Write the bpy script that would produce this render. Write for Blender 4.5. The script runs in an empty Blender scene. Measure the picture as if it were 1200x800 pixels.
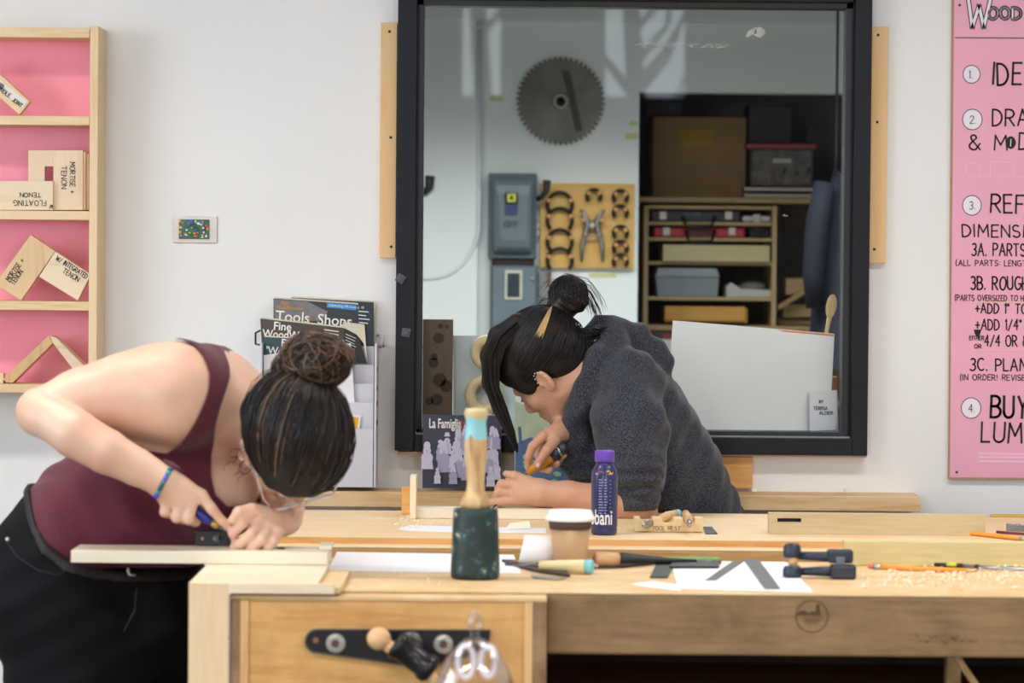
import bpy, bmesh, math, random
import numpy as np
from mathutils import Vector, Matrix, noise
random.seed(7)
SC = bpy.context.scene
COL = SC.collection
# ---------------------------------------------------------------- camera
FPX = 3730.0; CZ = 1.443
PITCH = math.atan(96.0 / FPX); ROLL = math.radians(0.5)
_f = Vector((0, math.cos(PITCH), -math.sin(PITCH)))
_u0 = Vector((0, math.sin(PITCH), math.cos(PITCH))); _r0 = Vector((1, 0, 0))
CR = _r0 * math.cos(ROLL) + _u0 * math.sin(ROLL)
CU = _u0 * math.cos(ROLL) - _r0 * math.sin(ROLL)
cam_d = bpy.data.cameras.new('camera'); cam = bpy.data.objects.new('camera', cam_d); COL.objects.link(cam)
m = Matrix.Identity(4)
for i in range(3):
    m[i][0] = CR[i]; m[i][1] = CU[i]; m[i][2] = -_f[i]
m[2][3] = CZ
cam.matrix_world = m
cam_d.sensor_width = 36; cam_d.lens = FPX / 1200 * 36
cam_d.dof.use_dof = True; cam_d.dof.focus_distance = 7.15; cam_d.dof.aperture_fstop = 4.5
cam_d.clip_start = 0.05
SC.camera = cam
# ---------------------------------------------------------------- light and exposure
SC.view_settings.view_transform = 'Standard'; SC.view_settings.look = 'None'
SC.view_settings.gamma = 1; SC.view_settings.exposure = -0.84
try: SC.view_settings.use_curve_mapping = False
except Exception: pass
W_ = bpy.data.worlds.new('overcast_sky'); SC.world = W_; W_.use_nodes = True
W_.node_tree.nodes['Background'].inputs[0].default_value = (0.80, 0.90, 1.0, 1)
W_.node_tree.nodes['Background'].inputs[1].default_value = 4.5
def area(name, loc, rot, sx, sy, power, col=(1, 1, 1), spread=180):
    l = bpy.data.lights.new(name, 'AREA'); l.shape = 'RECTANGLE'; l.size = sx; l.size_y = sy
    l.energy = power; l.color = col; l.spread = math.radians(spread)
    o = bpy.data.objects.new(name, l); COL.objects.link(o); o.location = loc; o.rotation_euler = rot
    return o
def R(d): return math.radians(d)
# unseen lamps added to light the workshop: their light stays just below the fixtures built further down
LAMPS = [(-1.5, 5.75, 3.02), (1.5, 5.75, 3.02), (-1.5, 3.0, 3.02), (1.5, 3.0, 3.02), (0.0, 0.6, 3.02)]
for i, p in enumerate(LAMPS):
    area('added_ceiling_light', (p[0], p[1], p[2] - 0.03), (0, 0, 0), 1.8, 0.30, [52, 52, 92, 92, 90][i], (1.0, 0.965, 0.93), 142)
# added area lights standing in for daylight at the unseen left and rear windows
area('left_window_fill', (-3.85, 3.9, 1.9), (0, R(-90), 0), 1.7, 3.0, 112, (0.88, 0.94, 1.0))
area('rear_window_fill', (-2.2, -2.95, 1.97), (R(90), 0, 0), 2.0, 1.9, 170, (0.90, 0.95, 1.0))
area('rear_window_fill', (2.55, -2.95, 1.97), (R(90), 0, 0), 1.3, 1.9, 125, (0.90, 0.95, 1.0))
# added store room lamp, hidden above the window head to grade the wall's light
STORE = (0.25, 8.75, 2.30)
area('store_room_gradient_light', (STORE[0], STORE[1], STORE[2] - 0.05), (0, 0, 0), 2.2, 0.45, 86, (0.97, 1.0, 0.98), 145)

# ---------------------------------------------------------------- pixel -> place
def ray(px, py): return CR * ((px - 600) / FPX) + CU * ((400 - py) / FPX) + _f
def P(px, py, Y):
    d = ray(px, py); t = Y / d.y
    return Vector((d.x * t, Y, CZ + d.z * t))
def G(px, py, Z):
    d = ray(px, py); t = (Z - CZ) / d.z
    return Vector((d.x * t, d.y * t, Z))
def S_(Y): return FPX / Y           # px per metre at depth Y
# ---------------------------------------------------------------- materials
def lin(c):
    if isinstance(c, str):
        c = [int(c[i:i + 2], 16) / 255 for i in (1, 3, 5)]
    return tuple(((v / 12.92) if v <= 0.04045 else ((v + 0.055) / 1.055) ** 2.4) for v in c) + (1,)
MATS = {}
def newmat(name):
    m = bpy.data.materials.new(name); m.use_nodes = True
    return m, m.node_tree.nodes, m.node_tree.links, m.node_tree.nodes['Principled BSDF']
def texmap(n, l, scale, rot=(0, 0, 0)):
    tc = n.new('ShaderNodeTexCoord'); mp = n.new('ShaderNodeMapping')
    mp.inputs['Scale'].default_value = scale; mp.inputs['Rotation'].default_value = rot
    l.new(tc.outputs['Object'], mp.inputs['Vector']); return mp
def ramp(n, l, src, stops):
    r = n.new('ShaderNodeValToRGB'); e = r.color_ramp.elements
    e[0].position, e[0].color = stops[0]; e[1].position, e[1].color = stops[-1]
    for s in stops[1:-1]:
        x = e.new(s[0]); x.color = s[1]
    l.new(src, r.inputs[0]); return r
def plain(name, col, rough=0.5, metal=0.0, var=0.08, scale=12, bump=0.0, spec=0.5, coat=0.0):
    key = name
    if key in MATS: return MATS[key]
    m, n, l, b = newmat(name); c = lin(col)
    mp = texmap(n, l, (scale,) * 3); nz = n.new('ShaderNodeTexNoise'); nz.inputs['Scale'].default_value = 1.0
    nz.inputs['Detail'].default_value = 4; l.new(mp.outputs[0], nz.inputs['Vector'])
    lo = tuple(v * (1 - var) for v in c[:3]) + (1,); hi = tuple(min(1, v * (1 + var)) for v in c[:3]) + (1,)
    r = ramp(n, l, nz.outputs['Fac'], [(0.3, lo), (0.7, hi)]); l.new(r.outputs[0], b.inputs['Base Color'])
    b.inputs['Roughness'].default_value = rough; b.inputs['Metallic'].default_value = metal
    b.inputs['Specular IOR Level'].default_value = spec; b.inputs['Coat Weight'].default_value = coat
    if bump:
        bp = n.new('ShaderNodeBump'); bp.inputs['Strength'].default_value = bump; bp.inputs['Distance'].default_value = 0.002
        l.new(nz.outputs['Fac'], bp.inputs['Height']); l.new(bp.outputs[0], b.inputs['Normal'])
    MATS[key] = m; return m
def wood(name, light, dark, axis='X', rings=28, rough=0.55, stain=None, stain_amt=0.0, contrast=1.0):
    if name in MATS: return MATS[name]
    m, n, l, b = newmat(name)
    sc = {'X': (0.9, 9, 9), 'Y': (9, 0.9, 9), 'Z': (9, 9, 0.9)}[axis]
    mp = texmap(n, l, sc)
    n1 = n.new('ShaderNodeTexNoise'); n1.inputs['Scale'].default_value = 1.6; n1.inputs['Detail'].default_value = 3
    n1.inputs['Distortion'].default_value = 0.6
    l.new(mp.outputs[0], n1.inputs['Vector'])
    mul = n.new('ShaderNodeMath'); mul.operation = 'MULTIPLY'; mul.inputs[1].default_value = rings
    l.new(n1.outputs['Fac'], mul.inputs[0])
    sn = n.new('ShaderNodeMath'); sn.operation = 'SINE'; l.new(mul.outputs[0], sn.inputs[0])
    n2 = n.new('ShaderNodeTexNoise'); n2.inputs['Scale'].default_value = 14; n2.inputs['Detail'].default_value = 5
    l.new(mp.outputs[0], n2.inputs['Vector'])
    ad = n.new('ShaderNodeMath'); ad.operation = 'MULTIPLY_ADD'; ad.inputs[1].default_value = 0.16; ad.inputs[2].default_value = 0.5
    l.new(sn.outputs[0], ad.inputs[0])
    ad2 = n.new('ShaderNodeMath'); ad2.operation = 'MULTIPLY_ADD'; ad2.inputs[1].default_value = 0.9
    l.new(n2.outputs['Fac'], ad2.inputs[0]); l.new(ad.outputs[0], ad2.inputs[2])
    c0 = lin(dark); c1 = lin(light)
    mid = 0.95; w = 0.42 / contrast
    r = ramp(n, l, ad2.outputs[0], [(max(0, mid - w), c0), (min(1.0, mid + w * 0.4), c1)])
    out = r.outputs[0]
    if stain:
        mp2 = texmap(n, l, (7, 7, 7)); n3 = n.new('ShaderNodeTexNoise'); n3.inputs['Scale'].default_value = 1.3
        n3.inputs['Detail'].default_value = 6; n3.inputs['Roughness'].default_value = 0.65
        l.new(mp2.outputs[0], n3.inputs['Vector'])
        r3 = ramp(n, l, n3.outputs['Fac'], [(0.42, (0, 0, 0, 1)), (0.72, (stain_amt,) * 3 + (1,))])
        mx = n.new('ShaderNodeMix'); mx.data_type = 'RGBA'
        l.new(r3.outputs[0], mx.inputs['Factor']); l.new(out, mx.inputs['A']); mx.inputs['B'].default_value = lin(stain)
        out = mx.outputs['Result']
    l.new(out, b.inputs['Base Color']); b.inputs['Roughness'].default_value = rough
    bp = n.new('ShaderNodeBump'); bp.inputs['Strength'].default_value = 0.15; bp.inputs['Distance'].default_value = 0.001
    l.new(n2.outputs['Fac'], bp.inputs['Height']); l.new(bp.outputs[0], b.inputs['Normal'])
    MATS[name] = m; return m
# ---------------------------------------------------------------- mesh builder
class MB:
    def __init__(s): s.v = []; s.f = []; s.sm = []
    def add(s, vs, fs, smooth=False):
        o = len(s.v); s.v += [Vector(v) for v in vs]; s.f += [tuple(i + o for i in f) for f in fs]; s.sm += [smooth] * len(fs); return s
    def box(s, lo, hi, rot=None, c=None):
        x0, y0, z0 = lo; x1, y1, z1 = hi
        vs = [Vector(p) for p in ((x0, y0, z0), (x1, y0, z0), (x1, y1, z0), (x0, y1, z0), (x0, y0, z1), (x1, y0, z1), (x1, y1, z1), (x0, y1, z1))]
        if rot is not None:
            c = Vector(c) if c is not None else sum(vs, Vector()) / 8
            vs = [rot @ (v - c) + c for v in vs]
        return s.add(vs, [(0, 3, 2, 1), (4, 5, 6, 7), (0, 1, 5, 4), (1, 2, 6, 5), (2, 3, 7, 6), (3, 0, 4, 7)])
    def prism(s, pts, d, smooth=False):     # pts: polygon of world points, d: extrusion vector
        n = len(pts); d = Vector(d); vs = [Vector(p) for p in pts] + [Vector(p) + d for p in pts]
        nm = Vector((0, 0, 0))
        for i in range(n): nm += vs[i].cross(vs[(i + 1) % n])
        fl = nm.dot(d) > 0
        fs = [tuple(range(n)), tuple(range(2 * n - 1, n - 1, -1))] + [(i, i + n, (i + 1) % n + n, (i + 1) % n) for i in range(n)]
        if fl: fs = [tuple(reversed(f)) for f in fs]
        return s.add(vs, fs, smooth)
    def tube(s, path, rad, n=10, cap=True, flat=1.0, up=None):
        path = [Vector(p) for p in path]; k = len(path)
        if not isinstance(rad, (list, tuple)): rad = [rad] * k
        vs = []; fs = []; prev = None
        for i in range(k):
            t = (path[min(i + 1, k - 1)] - path[max(i - 1, 0)])
            if t.length < 1e-9: t = Vector((0, 0, 1))
            t.normalize()
            if prev is None:
                a = Vector(up) if up is not None else (Vector((0, 0, 1)) if abs(t.z) < 0.9 else Vector((1, 0, 0)))
                prev = (a - t * a.dot(t)).normalized()
            else:
                prev = (prev - t * prev.dot(t))
                prev = prev.normalized() if prev.length > 1e-6 else t.orthogonal().normalized()
            b = t.cross(prev)
            for j in range(n):
                a = 2 * math.pi * j / n
                vs.append(path[i] + prev * math.cos(a) * rad[i] + b * math.sin(a) * rad[i] * flat)
        for i in range(k - 1):
            for j in range(n):
                fs.append((i * n + j, i * n + (j + 1) % n, (i + 1) * n + (j + 1) % n, (i + 1) * n + j))
        s.add(vs, fs, True)
        if cap:
            o = len(s.v) - len(vs)
            s.f.append(tuple(o + j for j in range(n - 1, -1, -1))); s.sm.append(False)
            s.f.append(tuple(o + (k - 1) * n + j for j in range(n))); s.sm.append(False)
        return s
    def lathe(s, base, axis, prof, n=28):    # prof: list of (radius, height) along axis
        base = Vector(base); axis = Vector(axis).normalized(); a = axis.orthogonal().normalized(); b = axis.cross(a)
        vs = []; fs = []; k = len(prof)
        for r, h in prof:
            for j in range(n):
                t = 2 * math.pi * j / n
                vs.append(base + axis * h + a * math.cos(t) * r + b * math.sin(t) * r)
        for i in range(k - 1):
            for j in range(n):
                fs.append((i * n + j, i * n + (j + 1) % n, (i + 1) * n + (j + 1) % n, (i + 1) * n + j))
        s.add(vs, fs, True); o = len(s.v) - len(vs)
        if prof[0][0] > 1e-5: s.f.append(tuple(o + j for j in range(n - 1, -1, -1))); s.sm.append(False)
        if prof[-1][0] > 1e-5: s.f.append(tuple(o + (k - 1) * n + j for j in range(n))); s.sm.append(False)
        return s
    def ell(s, c, r, rot=None, nu=14, nv=9):
        c = Vector(c); vs = []; fs = []
        if not isinstance(r, (list, tuple)): r = (r, r, r)
        for i in range(nv + 1):
            ph = math.pi * i / nv
            for j in range(nu):
                t = 2 * math.pi * j / nu
                v = Vector((r[0] * math.sin(ph) * math.cos(t), r[1] * math.sin(ph) * math.sin(t), r[2] * math.cos(ph)))
                vs.append(c + (rot @ v if rot is not None else v))
        for i in range(nv):
            for j in range(nu):
                fs.append((i * nu + j, (i + 1) * nu + j, (i + 1) * nu + (j + 1) % nu, i * nu + (j + 1) % nu))
        return s.add(vs, fs, True)
    def build(s, name, mat, parent=None, bevel=0.0, seg=2, **tags):
        if parent is not None: org = ORG[parent.name]
        else:
            xs = [v.x for v in s.v]; ys = [v.y for v in s.v]; zs = [v.z for v in s.v]
            org = Vector(((min(xs) + max(xs)) / 2, (min(ys) + max(ys)) / 2, min(zs)))
        me = bpy.data.meshes.new(name); me.from_pydata([tuple(v - org) for v in s.v], [], s.f)
        me.polygons.foreach_set('use_smooth', s.sm); me.update()
        if mat is not None: me.materials.append(mat)
        o = bpy.data.objects.new(name, me); COL.objects.link(o); ORG[o.name] = org
        if parent is not None: o.parent = parent
        else: o.location = org
        if bevel:
            bv = o.modifiers.new('bevel', 'BEVEL'); bv.width = bevel; bv.segments = seg; bv.limit_method = 'ANGLE'
        for k, v in tags.items(): o[k] = v
        return o
ORG = {}
def thing(name, loc, label, category, group=None):
    o = bpy.data.objects.new(name, None); COL.objects.link(o); o.location = loc; o.empty_display_size = 0.05
    ORG[o.name] = Vector(loc); o['label'] = label; o['category'] = category
    if group: o['group'] = group
    return o
def tag(o, label, category, group=None, kind=None):
    o['label'] = label; o['category'] = category
    if group: o['group'] = group
    if kind: o['kind'] = kind
    return o
def struct(o): o['kind'] = 'structure'; return o
def bx(px0, py0, px1, py1, Yf, Yb):      # box whose front face fills a pixel rectangle at depth Yf
    c = P((px0 + px1) / 2, (py0 + py1) / 2, Yf); s = S_(Yf)
    w = (px1 - px0) / s / 2; h = (py1 - py0) / s / 2
    return (c.x - w, Yf, c.z - h), (c.x + w, Yb, c.z + h)
def pbox(name, mat, rect, Yf, Yb, parent=None, bevel=0.0015, **k):
    lo, hi = bx(*rect, Yf, Yb); return MB().box(lo, hi).build(name, mat, parent, bevel, **k)
def poly(name, mat, pts, Yf, th, parent=None, bevel=0.0, **k):
    return MB().prism([P(x, y, Yf) for x, y in pts], (0, th, 0)).build(name, mat, parent, bevel, **k)
def flat(name, mat, pts, Z, th, parent=None, bevel=0.0, **k):   # a sheet lying on a horizontal plane
    return MB().prism([G(x, y, Z) for x, y in pts], (0, 0, th)).build(name, mat, parent, bevel, **k)
def rotm(axis, deg): return Matrix.Rotation(R(deg), 3, axis)
# ---------------------------------------------------------------- hand lettering (stroke alphabet on a 0..1 high cell)
def arc(cx, cy, rx, ry, a0, a1, n=9):
    return [(cx + rx * math.cos(R(a0 + (a1 - a0) * i / n)), cy + ry * math.sin(R(a0 + (a1 - a0) * i / n))) for i in range(n + 1)]
GL = {
 'A': (.62, [[(0, 0), (.31, 1), (.62, 0)], [(.1, .36), (.52, .36)]]),
 'B': (.52, [[(0, 0), (0, 1)] + arc(.2, .76, .28, .24, 90, -90) + [(0, .52)], [(0, .52)] + arc(.22, .26, .32, .26, 90, -90) + [(0, 0)]]),
 'C': (.55, [arc(.34, .5, .34, .5, 55, 305, 14)]),
 'D': (.56, [[(0, 0), (0, 1)] + arc(.12, .5, .44, .5, 90, -90, 12) + [(0, 0)]]),
 'E': (.45, [[(.45, 1), (0, 1), (0, 0), (.45, 0)], [(0, .52), (.38, .52)]]),
 'F': (.45, [[(.45, 1), (0, 1), (0, 0)], [(0, .52), (.36, .52)]]),
 'G': (.6, [arc(.34, .5, .34, .5, 55, 330, 14) + [(.62, .45), (.38, .45)]]),
 'H': (.52, [[(0, 0), (0, 1)], [(.52, 0), (.52, 1)], [(0, .5), (.52, .5)]]),
 'I': (.06, [[(.03, 0), (.03, 1)]]),
 'J': (.4, [[(.38, 1), (.38, .25)] + arc(.2, .25, .18, .25, 0, -160, 7)]),
 'K': (.52, [[(0, 0), (0, 1)], [(.5, 1), (0, .42)], [(.14, .56), (.52, 0)]]),
 'L': (.42, [[(0, 1), (0, 0), (.42, 0)]]),
 'M': (.7, [[(0, 0), (.06, 1), (.35, .35), (.64, 1), (.7, 0)]]),
 'N': (.55, [[(0, 0), (0, 1), (.55, 0), (.55, 1)]]),
 'O': (.64, [arc(.32, .5, .32, .5, 90, 450, 18)]),
 'P': (.5, [[(0, 0), (0, 1)] + arc(.2, .74, .3, .26, 90, -90) + [(0, .48)]]),
 'Q': (.66, [arc(.32, .5, .32, .5, 90, 450, 18), [(.4, .25), (.68, -.08)]]),
 'R': (.54, [[(0, 0), (0, 1)] + arc(.2, .74, .3, .26, 90, -90) + [(0, .48)], [(.2, .48), (.54, 0)]]),
 'S': (.48, [arc(.25, .75, .22, .25, 40, 270, 9) + arc(.25, .25, .24, .25, 90, -150, 9)]),
 'T': (.56, [[(0, 1), (.56, 1)], [(.28, 1), (.28, 0)]]),
 'U': (.54, [[(0, 1), (0, .28)] + arc(.27, .28, .27, .28, 180, 360, 9) + [(.54, 1)]]),
 'V': (.56, [[(0, 1), (.28, 0), (.56, 1)]]),
 'W': (.82, [[(0, 1), (.2, 0), (.41, .75), (.62, 0), (.82, 1)]]),
 'X': (.5, [[(0, 0), (.5, 1)], [(0, 1), (.5, 0)]]),
 'Y': (.52, [[(0, 1), (.26, .5), (.52, 1)], [(.26, .5), (.26, 0)]]),
 'Z': (.5, [[(0, 1), (.5, 1), (0, 0), (.5, 0)]]),
 '0': (.5, [arc(.25, .5, .25, .5, 90, 450, 16)]),
 '1': (.12, [[(0, .82), (.12, 1), (.12, 0)]]),
 '2': (.48, [arc(.24, .74, .23, .26, 170, -30, 8) + [(0, 0), (.5, 0)]]),
 '3': (.46, [arc(.2, .76, .22, .24, 140, -90, 8) + arc(.2, .26, .26, .26, 90, -140, 9)]),
 '4': (.5, [[(.36, 0), (.36, 1), (0, .35), (.5, .35)]]),
 '5': (.46, [[(.44, 1), (.06, 1), (.03, .58)] + arc(.2, .3, .26, .3, 110, -140, 9)]),
 '6': (.48, [arc(.42, .6, .4, .55, 110, 190, 6) + arc(.25, .27, .23, .27, 180, 520, 14)]),
 '7': (.48, [[(0, 1), (.48, 1), (.14, 0)]]),
 '8': (.46, [arc(.23, .76, .19, .24, 270, -90, 12) + arc(.23, .26, .23, .26, 90, -270, 12)]),
 '9': (.46, [arc(.23, .72, .22, .27, 0, 360, 14) + [(.38, 0)]]),
 '.': (.08, [[(.03, 0), (.05, .06)]]), ',': (.1, [[(.06, .08), (0, -.14)]]), '-': (.35, [[(.03, .5), (.32, .5)]]),
 '+': (.5, [[(.25, .15), (.25, .75)], [(0, .45), (.5, .45)]]), '/': (.45, [[(0, -.05), (.45, 1)]]),
 '(': (.2, [arc(.25, .5, .22, .62, 110, 250, 7)]), ')': (.2, [arc(-.05, .5, .22, .62, -70, 70, 7)]),
 ':': (.08, [[(.03, .25), (.05, .3)], [(.03, .7), (.05, .75)]]), '!': (.08, [[(.04, 1), (.04, .35)], [(.03, 0), (.05, .05)]]),
 '"': (.2, [[(.02, 1), (.02, .8)], [(.16, 1), (.16, .8)]]), "'": (.06, [[(.03, 1), (.03, .8)]]),
 '&': (.62, [[(.6, 0), (.14, .72)] + arc(.27, .84, .15, .16, 210, -20, 8) + [(.08, .42)] + arc(.25, .24, .24, .24, 150, 300, 8) + [(.6, .42)]]),
 ' ': (.34, []),
}
def strokes(text, h, jitter=0.02, sp=.2, seed=1):
    rnd = random.Random(seed); x = 0; out = []
    for ch in text:
        w, ss = GL.get(ch.upper(), GL[' ']); k = 1.0 if (ch.upper() == ch) else 0.78
        dy = rnd.uniform(-jitter, jitter); sl = rnd.uniform(-jitter, jitter) * 2
        for s_ in ss: out.append([((x + (px + sl * py) * k) * h, (py * k + dy) * h) for px, py in s_])
        x += w * k + sp
    return out, (x - sp) * h
def write(mb, text, org, right, up, h, w, fit=None, jitter=0.03, sp=.2, seed=1):
    """flat pen strokes of width w on the plane (right, up); fit = wanted total length"""
    ss, tot = strokes(text, h, jitter, sp, seed); kx = (fit / tot) if fit else 1.0
    right = Vector(right).normalized(); up = Vector(up).normalized(); nrm = right.cross(up)
    for s_ in ss:
        pts = [Vector((x * kx, y)) for x, y in s_]
        for i in range(len(pts) - 1):
            a, b = pts[i], pts[i + 1]; d = (b - a)
            if d.length < 1e-7: continue
            d.normalize(); q = Vector((-d.y, d.x)) * w / 2; e = d * w * 0.35
            quad = [a - e - q, b + e - q, b + e + q, a - e + q]
            mb.add([Vector(org) + right * p.x + up * p.y for p in quad], [(0, 1, 2, 3)])
    return tot * kx
def fonttext(text, name, mat, org, right, up, size, parent, sx=1.0, shear=0.0, bold=0.0, extr=0.0004):
    c = bpy.data.curves.new(name, 'FONT'); c.body = text; c.size = size; c.offset = bold; c.extrude = extr; c.shear = shear; c.resolution_u = 3
    t = bpy.data.objects.new('tmp', c); COL.objects.link(t); bpy.context.view_layer.update()
    me = bpy.data.meshes.new_from_object(t.evaluated_get(bpy.context.evaluated_depsgraph_get()))
    bpy.data.objects.remove(t)
    right = Vector(right).normalized(); up = Vector(up).normalized(); n = right.cross(up)
    mb = MB(); mb.add([Vector(org) + right * v.co.x * sx + up * v.co.y + n * v.co.z for v in me.vertices], [tuple(p.vertices) for p in me.polygons])
    bpy.data.meshes.remove(me)
    return mb.build(name, mat, parent)
XR = Vector((1, 0, 0)); ZU = Vector((0, 0, 1))
INK = plain('black_ink', '#141214', 0.6, var=0.0)
# ================================================================= THE SETTING
YW = 7.61                     # main wall
YB = 10.0                     # store room wall
WALL = plain('white_wall_paint', '#eeeeee', 0.85, var=0.02, scale=3, bump=0.25)
FLOORM = plain('grey_concrete_floor', '#6e6a66', 0.8, var=0.15, scale=3)
BLK = plain('black_window_frame_paint', '#13151d', 0.5, spec=0.3, var=0.25, scale=9)
BLK2 = plain('black_window_bead', '#0c0d11', 0.4, var=0.2)
wx0, wx1 = P(486, 260, YW).x, P(999, 260, YW).x
wz0, wz1 = P(740, 510, YW).z, P(740, -2, YW).z
XL, XRR, ZC, YREAR = -4.0, 4.0, 3.2, -3.0
f = MB().box((XL - .1, YREAR - .1, -0.1), (XRR + .1, 13.2, 0)).build('floor', FLOORM); struct(f)
c = MB().box((XL - .1, YREAR - .1, ZC), (XRR + .1, 13.2, ZC + .1)).build('ceiling', plain('ceiling_paint', '#8b8680', .9)); struct(c)
w = MB()
w.box((XL, YW, 0), (wx0, YW + .12, ZC)); w.box((wx1, YW, 0), (XRR, YW + .12, ZC))
w.box((wx0, YW, 0), (wx1, YW + .12, wz0)); w.box((wx0, YW, wz1), (wx1, YW + .12, ZC))
struct(w.build('wall_front', WALL))
# left wall with a window opening, right wall, rear wall with three window openings
w = MB(); w.box((XL - .1, YREAR, 0), (XL, 2.4, ZC)); w.box((XL - .1, 5.4, 0), (XL, 13.1, ZC)); w.box((XL - .1, 2.4, 0), (XL, 5.4, 1.0)); w.box((XL - .1, 2.4, 2.8), (XL, 5.4, ZC))
struct(w.build('wall_left', WALL))
struct(MB().box((XRR, YREAR, 0), (XRR + .1, 13.1, ZC)).build('wall_right', WALL))
REARM = plain('rear_wall_brown', '#4a443e', .85, var=.1)
rw = MB(); op = [(-3.2, -1.2), (-0.30, -0.08), (0.52, 0.98), (1.9, 3.2)]
xs = XL
for a, b in op:
    rw.box((xs, YREAR - .1, 0), (a, YREAR, ZC)); rw.box((a, YREAR - .1, 0), (b, YREAR, 2.38 if b - a < 1 else 1.0)); rw.box((a, YREAR - .1, 2.95), (b, YREAR, ZC)); xs = b
rw.box((xs, YREAR - .1, 0), (XRR, YREAR, ZC)); struct(rw.build('wall_rear', REARM))
# bare trees outside, seen only as reflections in the window pane
BARK = plain('bark', '#3a342e', .9, var=.3)
for tx, lb in ((-2.3, 'bare dark tree outside the widest rear window'), (-0.2, 'bare dark tree outside the narrow rear window slit'), (0.75, 'bare dark tree outside the small rear window right of the slit'), (2.5, 'bare dark tree outside the rear window nearest the right wall')):
    rnd = random.Random(int(tx * 100)); mb = MB()
    mb.tube([(tx, -4.5, 0), (tx + .05, -4.5, 1.8), (tx - .06, -4.5, 3.4), (tx, -4.6, 5)], [.09, .07, .05, .02], 7)
    for k in range(14):
        z = rnd.uniform(1.5, 3.6); a = rnd.choice((-1, 1))
        mb.tube([(tx, -4.5, z), (tx + a * .2, -4.5 + rnd.uniform(-.1, .1), z + .25), (tx + a * rnd.uniform(.2, .4), -4.55, z + rnd.uniform(.4, .8))], [.025, .018, .006], 5)
    tag(mb.build('bare_tree', BARK), lb, 'tree', 'bare trees outside the rear windows')
# store room shell
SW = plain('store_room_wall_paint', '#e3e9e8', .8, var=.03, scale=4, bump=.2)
ax0 = P(748, 250, YB).x; az1 = P(800, 108, YB).z; ax1 = P(1100, 200, YB).x
w = MB(); w.box((XL, YB, 0), (ax0, YB + .1, ZC)); w.box((ax0, YB, az1), (ax1, YB + .1, ZC)); w.box((ax1, YB, 0), (XRR, YB + .1, ZC))
struct(w.build('wall_store_room', SW))
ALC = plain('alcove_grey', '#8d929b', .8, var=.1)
ay = 11.3
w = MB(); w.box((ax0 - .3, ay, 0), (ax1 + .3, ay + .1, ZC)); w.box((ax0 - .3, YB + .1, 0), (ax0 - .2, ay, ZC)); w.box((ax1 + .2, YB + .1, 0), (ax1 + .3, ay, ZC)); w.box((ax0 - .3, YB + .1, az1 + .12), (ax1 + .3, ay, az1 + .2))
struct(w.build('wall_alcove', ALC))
# picture line of the soffit along the top of the store room wall
pbox('trim_1', SW, (400, -30, 1100, 24), YB - .06, YB, None, .002, kind='structure')
# door edge to the left in the store room
pbox('trim_2', SW, (400, 12, 559, 700), YB - .035, YB - .001, None, .003, kind='structure')
# ---- window_1
win = thing('window_1', (0.2, YW - .03, wz0), 'large black framed interior window onto the store room', 'window'); win['kind'] = 'structure'
Yf = YW - .045
for k, r in enumerate([(464.5, -14, 487, 528), (1000, -10, 1019.5, 534), (487.1, -14, 999.9, 0.5), (487, 511.5, 999.9, 531.5)]):
    pbox('frame_member', BLK, r, Yf, YW + .05, win, .002)
for r in [(487, -5, 495.5, 506), (989, -5, 1000, 508), (487, 0, 1000, 8.5), (487, 504, 1000, 511.5)]:
    pbox('glazing_bead', BLK2, r, YW - .012, YW + .05, win, .0015)
pbox('sill_strip', plain('worn_aluminium', '#8f8a86', .4, .6), (487, 509.5, 1000, 511.5), YW - .032, YW - .01, win, .0005, label='thin worn metal strip')
# raw timber edge showing under the frame
pbox('shim', plain('raw_edge_wood', '#c8a98a', .7), (466, 531.5, 1016, 533.5), Yf + .01, YW, win, .0, label='pale raw wood edge')
gm, n, l, b = newmat('window_glass')
gl = n.new('ShaderNodeBsdfGlossy'); gl.inputs['Roughness'].default_value = .012
tr = n.new('ShaderNodeBsdfTransparent'); tr.inputs['Color'].default_value = (.99, 1, .995, 1)
ge = n.new('ShaderNodeNewGeometry'); dt = n.new('ShaderNodeVectorMath'); dt.operation = 'DOT_PRODUCT'
l.new(ge.outputs['Normal'], dt.inputs[0]); l.new(ge.outputs['Incoming'], dt.inputs[1])
def mth(op, a, b_=None, c_=None):
    q_ = n.new('ShaderNodeMath'); q_.operation = op
    for i_, v_ in enumerate((a, b_, c_)):
        if v_ is None: continue
        if isinstance(v_, (int, float)): q_.inputs[i_].default_value = v_
        else: l.new(v_, q_.inputs[i_])
    return q_
ab = mth('ABSOLUTE', dt.outputs['Value']); om = mth('SUBTRACT', 1.0, ab.outputs[0]); pw = mth('POWER', om.outputs[0], 5.0); fr = mth('MULTIPLY_ADD', pw.outputs[0], .9, .045)
mx = n.new('ShaderNodeMixShader'); l.new(fr.outputs[0], mx.inputs[0]); l.new(tr.outputs[0], mx.inputs[1]); l.new(gl.outputs[0], mx.inputs[2])
l.new(mx.outputs[0], n['Material Output'].inputs['Surface'])
pbox('pane', gm, (490, 3, 998, 509), YW + .028, YW + .034, win, 0)
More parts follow.
